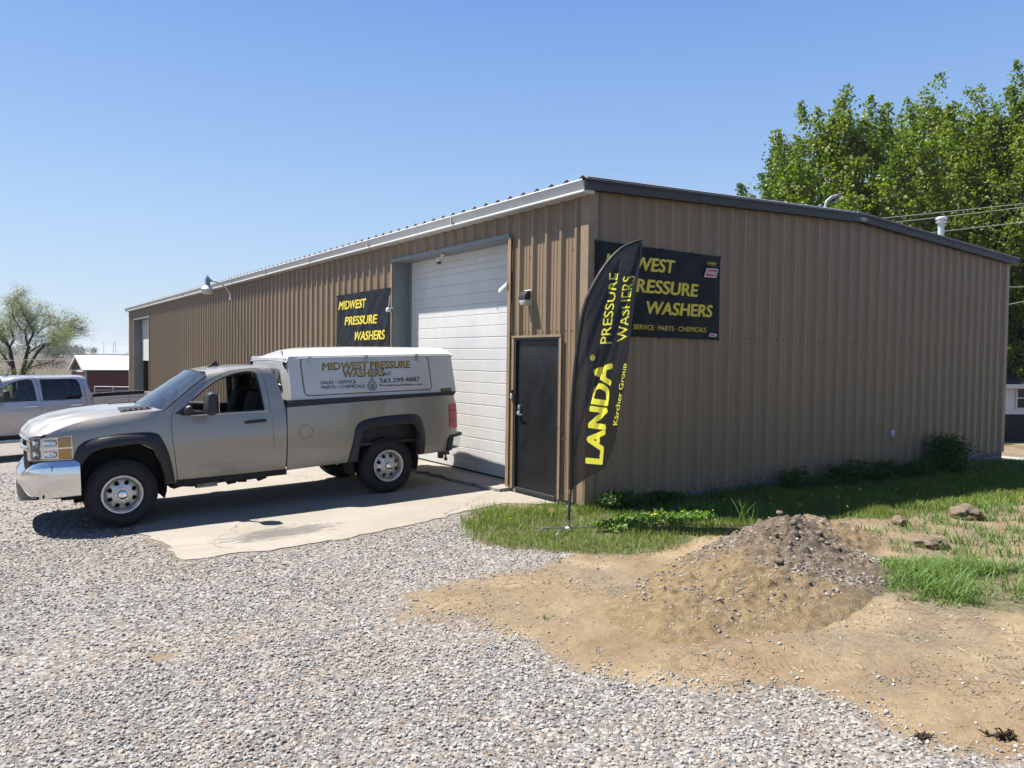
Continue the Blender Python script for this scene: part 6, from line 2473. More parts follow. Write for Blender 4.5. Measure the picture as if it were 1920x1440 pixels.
# second truck farther off
silver, sdoors = pickup('pickup_truck', matrix_of((-6.828, 14.761, -0.625), R(12), R(0.8)), 'silver four door pickup with an open bed parked beyond the beige one', M['paint_silver'], crew=True)
bm = bmesh.new()
for s in (-1, 1):
    tube(bm, [(0.75, s * 1.02, 0.40), (0.85, s * 1.06, 0.36), (2.75, s * 1.06, 0.36), (2.9, s * 1.0, 0.40)], 0.035, 8)
    for u in (0.9, 1.8, 2.7):
        tube(bm, [(u, s * 0.85, 0.45), (u, s * 1.05, 0.37)], 0.02, 6)
obj('running_board', bm, M['alloy'], silver)
bm = bmesh.new()
tube(bm, [(3.02, -0.55, 1.24), (3.10, -0.55, 1.33), (3.25, -0.55, 1.34), (3.34, -0.55, 1.25)], [0.06, 0.085, 0.085, 0.05], 10)
bundle = obj('bundle', bm, M['seat_cloth'])
bundle.matrix_world = silver.matrix_world
tag(bundle, 'dark rounded bundle in the bed of the silver pickup behind its cab', 'bundle')
# ------------------------------------------------------------------ feather flag
FY = -0.76
FL = smooth_line([(-0.853, 0.366), (-0.846, 0.71), (-0.838, 1.184), (-0.803, 1.656), (-0.744, 2.13), (-0.680, 2.429), (-0.598, 2.612), (-0.483, 2.799), (-0.365, 2.947), (-0.22, 3.075), (-0.055, 3.158), (0.158, 3.222)], 90)
FR = smooth_line([(0.158, 3.222), (0.121, 2.97), (0.06, 2.654), (0.012, 2.403), (-0.030, 2.03), (-0.07, 1.719), (-0.113, 1.409), (-0.156, 1.1), (-0.193, 0.885), (-0.248, 0.734), (-0.343, 0.568), (-0.551, 0.491), (-0.746, 0.411), (-0.853, 0.366)], 90)


def flag_y(x, z):
    """billow of the cloth with a few long taut folds running up from the pole"""
    y = FY + 0.035 * np.sin((x + 0.85) * 3.2 + z * 0.8)
    for (x0, z0, x1, z1, a, w) in ((-0.78, 1.55, -0.22, 2.95, 0.040, 0.024), (-0.66, 1.15, 0.13, 3.15, 0.046, 0.030), (-0.84, 0.62, -0.45, 1.95, 0.028, 0.026), (-0.50, 0.85, -0.10, 2.35, 0.018, 0.04), (-0.80, 2.0, -0.30, 2.80, 0.010, 0.03)):
        dx, dz = x1 - x0, z1 - z0
        L = math.hypot(dx, dz)
        d = ((x - x0) * dz - (z - z0) * dx) / L
        t = ((x - x0) * dx + (z - z0) * dz) / L ** 2
        k = np.clip(t / 0.15, 0, 1) * np.clip((1.02 - t) / 0.12, 0, 1)
        y = y - a * np.exp(-(d / w) ** 2) * k
    return y


step = 0.0052
fx = np.arange(-0.90, 0.20, step); fz = np.arange(0.34, 3.25, step)
GX, GZ = np.meshgrid((fx[:-1] + fx[1:]) / 2, (fz[:-1] + fz[1:]) / 2, indexing='ij')
inside = poly_sd(GX.ravel(), GZ.ravel(), np.r_[FL, FR[1:-1]]) < 0
inside = inside.reshape(GX.shape)
printed = np.zeros(GX.shape, bool)


def stamp(body, bl, br, tl, bold):
    co, fs = text_geo(body, bold)
    bl, br, tl = (np.array(p) for p in (bl, br, tl))
    q = bl + co[:, :1] * (br - bl) + co[:, 1:2] * (tl - bl)
    for f in fs:
        for k in range(1, len(f) - 1):
            a, b, c = q[f[0]], q[f[k]], q[f[k + 1]]
            i0, i1 = np.searchsorted(fx, [min(a[0], b[0], c[0]) - step, max(a[0], b[0], c[0]) + step])
            j0, j1 = np.searchsorted(fz, [min(a[1], b[1], c[1]) - step, max(a[1], b[1], c[1]) + step])
            i0 = max(0, i0 - 1); j0 = max(0, j0 - 1)
            x, z = GX[i0:i1, j0:j1], GZ[i0:i1, j0:j1]
            e = lambda p, r: (r[0] - p[0]) * (z - p[1]) - (r[1] - p[1]) * (x - p[0])
            e1, e2, e3 = e(a, b), e(b, c), e(c, a)
            printed[i0:i1, j0:j1] |= ((e1 >= 0) & (e2 >= 0) & (e3 >= 0)) | ((e1 <= 0) & (e2 <= 0) & (e3 <= 0))


stamp('PRESSURE', (-0.330, 1.995), (-0.235, 2.800), (-0.462, 1.990), 0.004)
stamp('WASHERS', (-0.083, 2.036), (-0.012, 2.788), (-0.235, 2.018), 0.004)
stamp('LANDA', (-0.377, 0.606), (-0.286, 1.775), (-0.635, 0.640), 0.045)
stamp('K\u00e4rcher Group', (-0.176, 1.059), (-0.070, 1.770), (-0.238, 1.058), 0.010)
stamp('\u00ae', (-0.520, 1.800), (-0.518, 1.862), (-0.585, 1.801), 0.0)


def cloth_mat(name, col, thru, clear):
    t = NT(name)
    c = t.coord()
    n = t.noise(c, 400, 2)
    bs = t.bsdf(col, 0.33, 0.0, t.bump(n, 0.05, 0.001), spec=0.8)
    tl = t.n('ShaderNodeBsdfTranslucent')
    tl.inputs['Color'].default_value = (*thru, 1)
    tr = t.n('ShaderNodeBsdfTransparent')
    m1 = t.n('ShaderNodeMixShader'); m1.inputs[0].default_value = 0.5
    t.l(bs, m1.inputs[1]); t.l(tl.outputs[0], m1.inputs[2])
    m2 = t.n('ShaderNodeMixShader'); m2.inputs[0].default_value = clear
    t.l(m1.outputs[0], m2.inputs[1]); t.l(tr.outputs[0], m2.inputs[2])
    return t.done(m2.outputs[0])


flag = empty('feather_flag', (-0.885, -0.761, gz(-0.885, -0.761)))
tag(flag, 'tall black feather flag with yellow lettering standing in grass by building corner', 'flag')
FLOC = np.array(flag.location)


def cloth(name, mask, mat):
    V_id = -np.ones((len(fx), len(fz)), int)
    use = np.zeros((len(fx), len(fz)), bool)
    for a, b in ((0, 0), (1, 0), (1, 1), (0, 1)):
        use[a:a + mask.shape[0], b:b + mask.shape[1]] |= mask
    V_id[use] = np.arange(use.sum())
    ii, jj = np.where(use)
    x, z = fx[ii], fz[jj]
    P = np.stack([x, flag_y(x, z), z], -1) - FLOC
    mi, mj = np.where(mask)
    F_ = np.stack([V_id[mi, mj], V_id[mi + 1, mj], V_id[mi + 1, mj + 1], V_id[mi, mj + 1]], -1)
    return mesh_np(name, P, F_, mat, flag, smooth=True)


cloth('flag_cloth', inside & ~printed, cloth_mat('flag_black', (0.012, 0.012, 0.014), (0.012, 0.012, 0.014), 0.055))
cloth('lettering', inside & printed, cloth_mat('flag_yellow', (0.70, 0.66, 0.06), (0.72, 0.70, 0.06), 0.0))
bm = bmesh.new()
pole = [(-0.885, FY, 0.02), (-0.875, FY, 0.20)] + [(x, float(flag_y(np.array(x), np.array(z))) - 0.004, z) for x, z in FL[::4]]
tube(bm, [Vector(p) - Vector(FLOC) for p in pole], [0.014] * 3 + [max(0.005, 0.016 - 0.0006 * i) for i in range(len(pole) - 3)], 8)
obj('pole', bm, M['black_plastic'], flag)
bm = bmesh.new()       # black sleeve that wraps the pole
rows = []
for k in range(0, 90, 2):
    x, z = FL[k]
    a = FL[min(k + 1, 89)] - FL[max(k - 1, 0)]
    nx, nz = a[1], -a[0]
    L = math.hypot(nx, nz)
    w = 0.026 if k < 50 else 0.026 - 0.014 * (k - 50) / 40
    rows.append([tuple(np.array((x + nx / L * q * w, float(flag_y(np.array(x), np.array(z))) + o, z + nz / L * q * w)) - FLOC) for q, o in ((-0.9, 0.0), (-0.5, -0.016), (0.3, -0.019), (1.1, -0.010), (1.3, 0.0), (1.0, 0.012), (0.2, 0.019), (-0.6, 0.014))])
sheet(bm, rows, wrap=True)
obj('sleeve', bm, simple('sleeve_black', (0.009, 0.009, 0.010), 0.7), flag)
bm = bmesh.new()
lathe(bm, [(0, 0.10), (0.018, 0.10), (0.020, 0.03), (0.04, 0.02), (0.05, 0.0), (0.0, 0.0)], 14, 'z', 0, (0, 0, 0.03))
for a in (-150, -35, 60, 165):
    dx, dy = math.cos(R(a)), math.sin(R(a))
    tube(bm, [(0.03 * dx, 0.03 * dy, 0.045), (0.30 * dx, 0.30 * dy, 0.06), (0.36 * dx, 0.36 * dy, 0.03)], 0.008, 6)
obj('base', bm, M['steel'], flag)

# shepherd hook by the corner
hk = empty('shepherd_hook', (-0.28, 0.245, gz(-0.28, 0.245)))
tag(hk, 'thin black shepherd hook standing beside the entry door and flag', 'garden hook')
bm = bmesh.new()
z0 = hk.location.z
pts = [(0, 0, -0.05), (0, 0, 0.85)]
for t in np.linspace(0, 1, 10):
    a = math.pi * t
    pts.append((0, -0.055 + 0.055 * math.cos(a), 0.95 + 0.09 * math.sin(a)))
pts += [(0, -0.118, 0.93), (0, -0.14, 0.895), (0, -0.17, 0.885), (0, -0.195, 0.90), (0, -0.20, 0.93)]
tube(bm, pts, 0.0055, 6)
obj('rod', bm, M['black_plastic'], hk)
lump('brick', -0.42, 0.10, 0.10, simple('brick_red', (0.40, 0.22, 0.15), 0.9, 0.3, bump=.4), 'broken red brick lying in weeds at the foot of the building corner', 'brick', (1.3, .6, .35), 4, sub=2, grain=0.08)


# ------------------------------------------------------------------ grass
def blades(name, x, y, z, h, w, lean, mats, parent=None, origin=None, curl=0.55, nseg=3):
    n = len(x)
    yaw = rng.uniform(0, 2 * np.pi, n)
    dirx, diry = np.cos(yaw), np.sin(yaw)
    face = yaw + np.pi / 2 + rng.normal(0, 0.5, n)
    wx, wy = np.cos(face), np.sin(face)
    V = []
    for k in range(nseg + 1):
        t = k / nseg
        out = lean * h * (t ** 2 * curl + t * (1 - curl) * 0.6)
        up = h * (t - 0.35 * lean * t ** 2.2)
        ww = w * (1 - t ** 1.6) * 0.5 if k < nseg else 0 * w
        cx, cy, cz = x + dirx * out, y + diry * out, z + up
        if k < nseg:
            V.append(np.stack([cx - wx * ww, cy - wy * ww, cz], -1)); V.append(np.stack([cx + wx * ww, cy + wy * ww, cz], -1))
        else:
            V.append(np.stack([cx, cy, cz], -1))
    m = len(V)
    P = np.stack(V, 1).reshape(-1, 3)
    if origin is not None:
        P = P - np.array(origin)
    b = (np.arange(n) * m)[:, None]
    F_ = []
    for k in range(nseg - 1):
        F_.append(b + np.array([[2 * k, 2 * k + 1, 2 * k + 3]])); F_.append(b + np.array([[2 * k, 2 * k + 3, 2 * k + 2]]))
    F_.append(b + np.array([[2 * nseg - 2, 2 * nseg - 1, 2 * nseg]]))
    return mesh_np(name, P, np.concatenate(F_), mats, parent)


def leaf_mat(name, stops, trans=0.35, dry=None, rough=0.5, spec=0.3):
    t = NT(name)
    g = t.n('ShaderNodeNewGeometry')
    col = t.ramp(g.outputs['Random Per Island'], stops)
    col = t.mix(t.mapr(t.noise(g.outputs['Position'], 0.9, 3), 0.35, 0.7, 0, 0.4), col, stops[len(stops) // 2][1])
    bs = t.bsdf(col, rough, spec=spec)
    tl = t.n('ShaderNodeBsdfTranslucent')
    hs = t.n('ShaderNodeHueSaturation')
    hs.inputs['Saturation'].default_value = 1.15; hs.inputs['Value'].default_value = 1.25
    t.l(col, hs.inputs['Color']); t.l(hs.outputs[0], tl.inputs['Color'])
    mx_ = t.n('ShaderNodeMixShader'); mx_.inputs[0].default_value = trans
    t.l(bs, mx_.inputs[1]); t.l(tl.outputs[0], mx_.inputs[2])
    return t.done(mx_.outputs[0])


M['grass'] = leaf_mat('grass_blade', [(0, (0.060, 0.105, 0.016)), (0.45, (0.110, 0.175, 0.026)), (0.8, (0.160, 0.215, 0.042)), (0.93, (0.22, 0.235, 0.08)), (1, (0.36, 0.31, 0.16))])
M['grass_long'] = leaf_mat('grass_long', [(0, (0.045, 0.10, 0.020)), (0.5, (0.085, 0.165, 0.032)), (0.9, (0.14, 0.22, 0.055)), (1, (0.28, 0.26, 0.12))])
M['thatch'] = leaf_mat('thatch', [(0, (0.16, 0.12, 0.07)), (0.6, (0.26, 0.20, 0.12)), (1, (0.13, 0.15, 0.05))], 0.2)
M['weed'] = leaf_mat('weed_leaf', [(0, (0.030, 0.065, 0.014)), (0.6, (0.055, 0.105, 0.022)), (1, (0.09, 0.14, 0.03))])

n = 150000
x = rng.uniform(-2.2, 14, n); y = rng.uniform(-3.3, 0.75, n)
g, g2 = grass_amount(x, y)
dens = np.where(x < 3.5, 1.0, np.where(x < 8, 0.65, 0.45))
ok = (rng.random(n) < g * dens * (0.45 + 0.9 * fbm(x * 3, y * 3, 61))) & ((y < -0.02) | (x < -0.05)) & (poly_sd(x, y, APRON) > -0.05) & (mound_h(x, y) < 0.03)
bare = np.hypot((x + 0.35) / 0.45, (y + 1.15) / 0.10) < 1 + 0.5 * fbm(x * 8, y * 8, 2)
ok &= ~(bare & (rng.random(n) < 0.85))
x, y = x[ok], y[ok]
h = (0.05 + 0.09 * fbm(x * 1.7, y * 1.7, 63) * rng.uniform(0.5, 1.4, len(x))) * np.where(y > -0.25, 1.5, 1.0) * np.where(x > 3, 1.25, 1)
lawn = blades('lawn_grass', x, y, ground_z(x, y) - 0.005, h, rng.uniform(0.004, 0.008, len(x)) * np.where(x > 4, 1.6, 1), rng.uniform(0.2, 0.9, len(x)), M['grass'])
tag(lawn, 'short green lawn grass along the building and round the flag', 'grass', kind='stuff')
n = 30000
x = rng.uniform(-0.6, 3.0, n); y = rng.uniform(-5.3, -3.0, n)
g, g2 = grass_amount(x, y)
ok = (rng.random(n) < g2 * np.clip((fbm(x * 3.2, y * 3.2, 65) - 0.33) * 3.6, 0.06, 1))
x, y = x[ok], y[ok]
ed = np.clip(-poly_sd(x, y, GRASS2) / 0.35, 0.35, 1)
h = rng.uniform(0.05, 0.24, len(x)) * ed * (0.5 + 1.0 * fbm(x * 3.2, y * 3.2, 65))
lg = blades('long_grass', x, y, ground_z(x, y) - 0.005, h, rng.uniform(0.005, 0.011, len(x)), rng.uniform(0.5, 1.5, len(x)), M['grass_long'], nseg=4)
tag(lg, 'patch of long coarse grass on the bare soil at right', 'grass', kind='stuff')


def clump(name, x, y, n, h, spread, w, lean, mat, label, cat, group=None):
    z = float(ground_z(np.array([x]), np.array([y]))[0])
    px = x + rng.normal(0, spread, n); py = y + rng.normal(0, spread, n)
    o = blades(name, px, py, np.full(n, z - 0.01), rng.uniform(0.45, 1.0, n) * h, rng.uniform(0.6, 1.2, n) * w, rng.uniform(*lean, n), mat, nseg=5, origin=(x, y, z))
    o.location = (x, y, z)
    return tag(o, label, cat, group)


clump('grass_tuft', 1.08, -1.62, 16, 0.46, 0.05, 0.016, (0.2, 1.1), M['grass_long'], 'tall lone tuft of wide grass blades behind the spoil heap', 'grass tuft')
for x, y, n, h in ((1.9, -3.75, 60, 0.2), (2.3, -3.45, 70, 0.22), (2.6, -3.0, 60, 0.2), (3.3, -3.05, 70, 0.22), (4.6, -2.75, 60, 0.3), (1.75, -3.05, 40, 0.16), (3.0, -3.9, 70, 0.22), (5.5, -3.0, 60, .22), (2.3, -2.72, 40, 0.14), (2.0, -2.6, 60, .16), (2.6, -2.75, 60, .18), (3.0, -3.4, 80, .22), (3.6, -3.5, 80, .24), (3.5, -2.65, 70, .2), (4.4, -3.3, 80, .24), (2.2, -3.9, 80, .22), (2.7, -3.6, 80, .2), (5.0, -2.8, 80, .25), (1.5, -3.25, 60, .15), (1.85, -3.5, 60, .18), (3.2, -2.75, 60, .18), (4.1, -2.95, 70, .2)):
    clump('grass_tuft', x, y, n, h, 0.10, 0.010, (0.4, 1.3), M['grass_long'], 'low grass tuft growing on the dug soil at right', 'grass tuft', 'grass tufts on the dug soil')
for x, y in ((-0.75, -4.1), (-0.15, -5.05), (-1.65, -3.15), (-2.75, -2.75), (-1.0, -4.55), (0.35, -5.3)):
    clump('weed_sprig', x, y, 14, 0.07, 0.03, 0.006, (0.3, 1.3), M['weed'], 'tiny weed sprig on the bare tan clay', 'weed', 'weed sprigs on the clay')


# ------------------------------------------------------------------ leaves in bulk
def leaf_cloud(P, size, normal_bias=None, aspect=0.75, droop=0.0):
    """one pointed leaf of four corners at every point"""
    n = len(P)
    d = rng.normal(size=(n, 3))
    if normal_bias is not None:
        d = d * 0.8 + normal_bias
    d[:, 2] -= droop
    d /= np.linalg.norm(d, axis=1, keepdims=True)
    r = rng.normal(size=(n, 3))
    s = np.cross(d, r); s /= np.linalg.norm(s, axis=1, keepdims=True)
    nn = np.cross(d, s)
    L = size[:, None]
    a = P - d * L * 0.5
    b = P + s * L * aspect * 0.5 + nn * L * 0.10 - d * L * 0.05
    c = P + d * L * 0.5
    e = P - s * L * aspect * 0.5 + nn * L * 0.10 - d * L * 0.05
    V = np.stack([a, b, c, e], 1).reshape(-1, 3)
    F_ = (np.arange(n) * 4)[:, None] + np.array([[0, 1, 2, 3]])
    return V, F_


def bush(name, x, y, rx, ry, h, n, size, mat, label, cat, group=None, z=None, upright=0.0):
    zz = float(ground_z(np.array([x]), np.array([y]))[0]) if z is None else z
    root = empty(name, (x, y, zz))
    tag(root, label, cat, group)
    k = max(6, n // 120)
    cc = rng.normal(size=(k, 3)); cc /= np.linalg.norm(cc, axis=1, keepdims=True)
    cc *= rng.uniform(0.3, 1, (k, 1)) ** 0.5
    cc = cc * np.array([rx, ry, h * 0.5]) * 0.8 + np.array([0, 0, h * 0.5])
    q = rng.integers(0, k, n)
    P = cc[q] + rng.normal(size=(n, 3)) * np.array([rx, ry, h * 0.5]) * 0.24
    P[:, 2] = np.maximum(P[:, 2], 0.02)
    V, F_ = leaf_cloud(P, size * rng.uniform(0.6, 1.2, n), np.array([0, 0, upright]), 0.5)
    mesh_np('foliage', V, F_, mat, root)
    bm = bmesh.new()
    for i in range(7):
        c = cc[rng.integers(0, k)]
        tube(bm, [(0.1 * c[0], 0.1 * c[1], -0.05), tuple(c * np.array([0.5, 0.5, 0.6])), tuple(c)], [0.012, 0.008, 0.003], 5)
    obj('stems', bm, M['bark'], root)
    return root


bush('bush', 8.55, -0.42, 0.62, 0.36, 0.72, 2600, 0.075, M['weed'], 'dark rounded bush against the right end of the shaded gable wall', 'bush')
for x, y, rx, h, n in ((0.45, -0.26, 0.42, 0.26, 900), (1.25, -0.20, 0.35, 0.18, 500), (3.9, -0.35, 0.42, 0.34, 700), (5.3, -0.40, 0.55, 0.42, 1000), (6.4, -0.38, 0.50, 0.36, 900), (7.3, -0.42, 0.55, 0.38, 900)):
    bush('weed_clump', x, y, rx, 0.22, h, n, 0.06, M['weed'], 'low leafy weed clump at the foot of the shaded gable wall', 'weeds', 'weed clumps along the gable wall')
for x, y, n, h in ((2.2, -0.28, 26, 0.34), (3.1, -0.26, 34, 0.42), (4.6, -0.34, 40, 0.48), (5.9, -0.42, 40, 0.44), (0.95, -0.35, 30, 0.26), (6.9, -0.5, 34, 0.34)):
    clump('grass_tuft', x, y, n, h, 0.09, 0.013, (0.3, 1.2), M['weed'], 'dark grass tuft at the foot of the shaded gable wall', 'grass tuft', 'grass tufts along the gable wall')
# clover and broad leaves in the lawn
n = 1500
P = np.stack([rng.uniform(-0.6, 1.35, n), rng.uniform(-1.35, -0.78, n), np.zeros(n)], -1)
P[:, 2] = ground_z(P[:, 0], P[:, 1]) + rng.uniform(0.04, 0.11, n)
P = P[fbm(P[:, 0] * 4, P[:, 1] * 6, 71) > 0.47]
V, F_ = leaf_cloud(P, rng.uniform(0.03, 0.075, len(P)), np.array([0, 0, 0.0]), 0.8)
lw = mesh_np('broadleaf_weeds', V, F_, leaf_mat('broadleaf', [(0, (0.06, 0.12, 0.02)), (0.6, (0.11, 0.20, 0.035)), (1, (0.16, 0.26, 0.06))]))
tag(lw, 'broad leafy weeds in the sunlit edge of the lawn', 'weeds', kind='stuff')
# dandelions
M['petal'] = simple('dandelion', (0.75, 0.52, 0.01), 0.7)
bmd = bmesh.new()
lathe(bmd, [(0.0, 0.010), (0.012, 0.010), (0.019, 0.004), (0.012, -0.003), (0, -0.004)], 9)
head = obj('flower_head', bmd, M['petal'])
bmd = bmesh.new()
tube(bmd, [(0, 0, -0.10), (0.004, 0, -0.05), (0, 0, -0.003)], 0.0022, 5)
stem0 = obj('stem', bmd, M['weed'])
d0 = None
spots = [(-0.35, -0.85), (-0.1, -1.0), (0.15, -1.02), (0.30, -0.93), (0.62, -1.05), (0.80, -1.12), (1.0, -1.2), (1.9, -1.35), (2.3, -1.5), (3.0, -1.2), (3.4, -1.35), (3.9, -1.0), (4.1, -1.25), (4.4, -1.9), (4.8, -1.4), (5.2, -1.6), (3.6, -1.8), (2.7, -1.9), (5.6, -1.9), (2.5, -0.9), (1.7, -0.8), (6.1, -1.3), (-1.35, -0.3), (-0.2, -1.25)]
for i, (x, y) in enumerate(spots):
    e = bpy.data.objects.new('dandelion', None)
    COL.objects.link(e)
    e.location = (x, y, float(ground_z(np.array([x]), np.array([y]))[0]) + rng.uniform(0.08, 0.13))
    e.rotation_euler = (rng.normal(0, .35), rng.normal(0, .35), rng.uniform(0, 6))
    tag(e, 'small yellow dandelion in the lawn beside the building', 'dandelion', 'dandelions in the lawn')
    for src in (head, stem0):
        c = src if i == 0 else src.copy()
        if i:
            COL.objects.link(c)
        c.parent = e
# dry grass standing out of the dug sods
for sx_, sy_, sr_ in ((3.95, -2.74, 0.24), (1.92, -3.32, 0.17), (2.75, -2.55, 0.10)):
    n = int(5200 * sr_)
    a = rng.uniform(0, 6.28, n); q = np.sqrt(rng.random(n)) * sr_ * 1.05
    x = sx_ + q * np.cos(a); y = sy_ + q * np.sin(a) * 0.85
    zz = ground_z(x, y) + sr_ * 0.40 * np.clip(1 - (q / (sr_ * 1.1)) ** 2, 0, 1)
    host = min((o_ for o_ in bpy.data.objects if o_.name.startswith(('sod', 'clod'))), key=lambda o_: (o_.location.x - sx_) ** 2 + (o_.location.y - sy_) ** 2)
    bl = blades('dry_grass', x, y, zz, rng.uniform(0.02, 0.07, n), rng.uniform(0.003, 0.007, n), rng.uniform(0.8, 1.8, n), M['thatch'], origin=tuple(host.location))
    bl.parent = host
    bl.matrix_parent_inverse = Matrix.Rotation(-host.rotation_euler.z, 4, 'Z')
# charred roots and twigs low at right
M['root'] = simple('root_dark', (0.060, 0.042, 0.028), 0.95, 0.4)


def root_clump(x, y, r, label, seed):
    rr = random.Random(seed)
    z = float(ground_z(np.array([x]), np.array([y]))[0])
    bm = bmesh.new()
    for i in range(26):
        a = rr.uniform(0, 6.3); L = r * rr.uniform(0.4, 1.2)
        p = Vector((rr.uniform(-r, r) * 0.9, rr.uniform(-r, r) * 0.45, 0))
        q = p + Vector((math.cos(a) * L, math.sin(a) * L * 0.6, rr.uniform(0.0, 0.6) * r))
        m_ = (p + q) / 2 + Vector((0, 0, rr.uniform(0.0, 0.25) * r))
        tube(bm, [p, m_, q], [0.006, 0.0045, 0.002], 5)
    o = obj('root_clump', bm, M['root'])
    o.location = (x, y, z + 0.005)
    o.rotation_euler = (0, 0, R(-35))
    tag(o, label, 'roots')


root_clump(-1.93, -5.58, 0.075, 'larger dark tangle of dead roots on the clay at lower right', 3)
root_clump(-2.28, -5.35, 0.040, 'smaller dark tangle of dead roots left of the larger one', 5)
bm = bmesh.new()
for i in range(60):                     # straw bits
    x = rng.uniform(-2.6, 0.3); y = rng.uniform(-5.6, -3.0)
    if poly_sd(np.array([x]), np.array([y]), DIRT)[0] > 0:
        continue
    z = float(ground_z(np.array([x]), np.array([y]))[0]) + 0.008
    a = rng.uniform(0, 3.1); L = rng.uniform(0.02, 0.06)
    tube(bm, [(x, y, z), (x + L * math.cos(a), y + L * math.sin(a), z + rng.uniform(0, .01))], 0.0022, 4)
st = obj('straw', bm, simple('straw', (0.55, 0.44, 0.24), 0.8), weld=0)
tag(st, 'loose bits of straw and twig lying over the clay', 'straw', kind='stuff')


# ------------------------------------------------------------------ trees
def broad_tree(x, y, z, H, rad, label, group, seed, mat, n_shoot=330, per=185, leaf=0.165, low=0.06, lean=(0, 0)):
    """trunk, rising limbs, and a crown of leafy shoots that push up and outward"""
    r = np.random.default_rng(seed)
    root = empty('maple_tree', (x, y, z))
    tag(root, label, 'tree', group)
    bm = bmesh.new()
    tr = rad * 0.075
    trunk = [(0, 0, -0.3), (0.05, 0, H * 0.10), (0.1, 0.05, H * 0.22), (0.05, 0.1, H * 0.45), (lean[0] * .6, lean[1] * .6, H * 0.72), (lean[0], lean[1], H * 0.93)]
    tube(bm, trunk, [tr * 1.35, tr, tr * 0.9, tr * 0.6, tr * 0.28, 0.03], 9)
    tips, dirs = [], []
    LB = r.uniform(0, 10, 3)
    for i in range(n_shoot):
        th = r.uniform(0, 2 * np.pi)
        f = r.uniform(low, 1.0) ** 0.85
        prof = math.sin(min(1, (f - low * 0.6) / 0.42) * math.pi / 2) ** 0.8 * (1 - max(0, (f - 0.58) / 0.43) ** 2.2) ** 0.62 if f > low * 0.6 else 0.1
        lob = 0.78 + 0.30 * math.sin(3 * th + LB[0]) * math.sin(4.2 * f * 3 + LB[1]) + 0.16 * math.sin(7 * th + LB[2] + 5 * f)
        rr = rad * prof * lob * r.uniform(0.25, 1.0) ** 0.5
        p = np.array([lean[0] * f + rr * math.cos(th), lean[1] * f + rr * math.sin(th), H * f * (0.98 + 0.06 * r.normal())])
        d = np.array([math.cos(th) * (1.0 - f * 0.75), math.sin(th) * (1.0 - f * 0.75), 0.45 + 0.9 * f]) + r.normal(0, 0.22, 3)
        tips.append(p); dirs.append(d / np.linalg.norm(d))
    tips = np.array(tips); dirs = np.array(dirs)
    for i in range(0, n_shoot, 3):
        p, d = tips[i], dirs[i]
        f = max(0.12, min(0.85, p[2] / H - 0.22))
        b = np.array([np.interp(f * H, [t[2] for t in trunk], [t[k] for t in trunk]) for k in (0, 1)] + [f * H])
        m1 = b + (p - b) * 0.5 + np.array([0, 0, -0.05 * H * r.random()])
        tube(bm, [tuple(b), tuple(m1), tuple(p), tuple(p + d * 0.5)], [0.09 if i % 9 == 0 else 0.05, 0.045, 0.02, 0.008], 5, caps=False)
    for i in range(10):            # bare twigs above the leaves
        k = r.integers(0, n_shoot)
        if tips[k][2] > 0.75 * H:
            tube(bm, [tuple(tips[k]), tuple(tips[k] + dirs[k] * 0.9), tuple(tips[k] + dirs[k] * 1.7 + r.normal(0, .12, 3))], [0.014, 0.009, 0.003], 4, caps=False)
    obj('trunk', bm, M['bark'], root, weld=0)
    L_ = []
    for p, d in zip(tips, dirs):
        m_ = int(per * r.uniform(0.5, 1.5))
        ln = r.uniform(0.7, 1.5) * H / 15
        t = r.random(m_)
        sp = (0.42 * (1 - t) ** 0.7 + 0.07) * H / 15 * r.uniform(0.7, 1.3)
        q = p + d * (t[:, None] * ln - 0.25 * ln) + r.normal(size=(m_, 3)) * sp[:, None] * np.array([0.62, 0.62, 0.5])
        L_.append(q)
    P = np.concatenate(L_)
    V, F_ = leaf_cloud(P, leaf * r.uniform(0.55, 1.2, len(P)), np.array([0, 0, 0.1]), 0.85, 0.2)
    mesh_np('crown', V, F_, mat, root)
    return root


M['maple'] = leaf_mat('maple_leaf', [(0, (0.055, 0.095, 0.014)), (0.4, (0.105, 0.160, 0.020)), (0.75, (0.155, 0.215, 0.030)), (1, (0.21, 0.255, 0.05))], 0.45, rough=0.45, spec=0.4)
M['maple_dark'] = leaf_mat('maple_leaf_dark', [(0, (0.040, 0.078, 0.015)), (0.5, (0.075, 0.130, 0.022)), (1, (0.13, 0.185, 0.035))], 0.42, rough=0.45, spec=0.4)
FWD = np.array([0.5770, 0.8163]); RGT = np.array([0.8168, -0.5768])


def out_there(u, d):
    """ground point d metres out along the heading that lies u to the right per metre"""
    p = CAM[:2] + FWD * d + RGT * u * d
    return float(p[0]), float(p[1])


GT = 'leafy maples behind the building'
for u, d, H, rad, lab, seed, mat, ns in (
        (0.420, 37, 14.5, 5.4, 'tall pointed maple nearest the roof mast behind the building', 1, 'maple', 470),
        (0.535, 41, 15.9, 6.0, 'maple with a ragged open top in the middle of the row', 2, 'maple', 520),
        (0.655, 38, 15.6, 6.0, 'broad maple behind the flue pipe and power lines', 3, 'maple', 540),
        (0.345, 43, 14.4, 4.0, 'lower rounded maple at the left end of the leafy row', 4, 'maple_dark', 360),
        (0.79, 36, 14.6, 6.0, 'bright maple at the right end of the row behind the house', 5, 'maple', 500),
        (0.60, 48, 16.5, 8.0, 'dark maple filling the gap at the back of the row', 6, 'maple_dark', 480)):
    x, y = out_there(u, d)
    broad_tree(x, y, gz(x, y), H - gz(x, y) * 0.0, rad, lab, GT, seed, M[mat], ns)


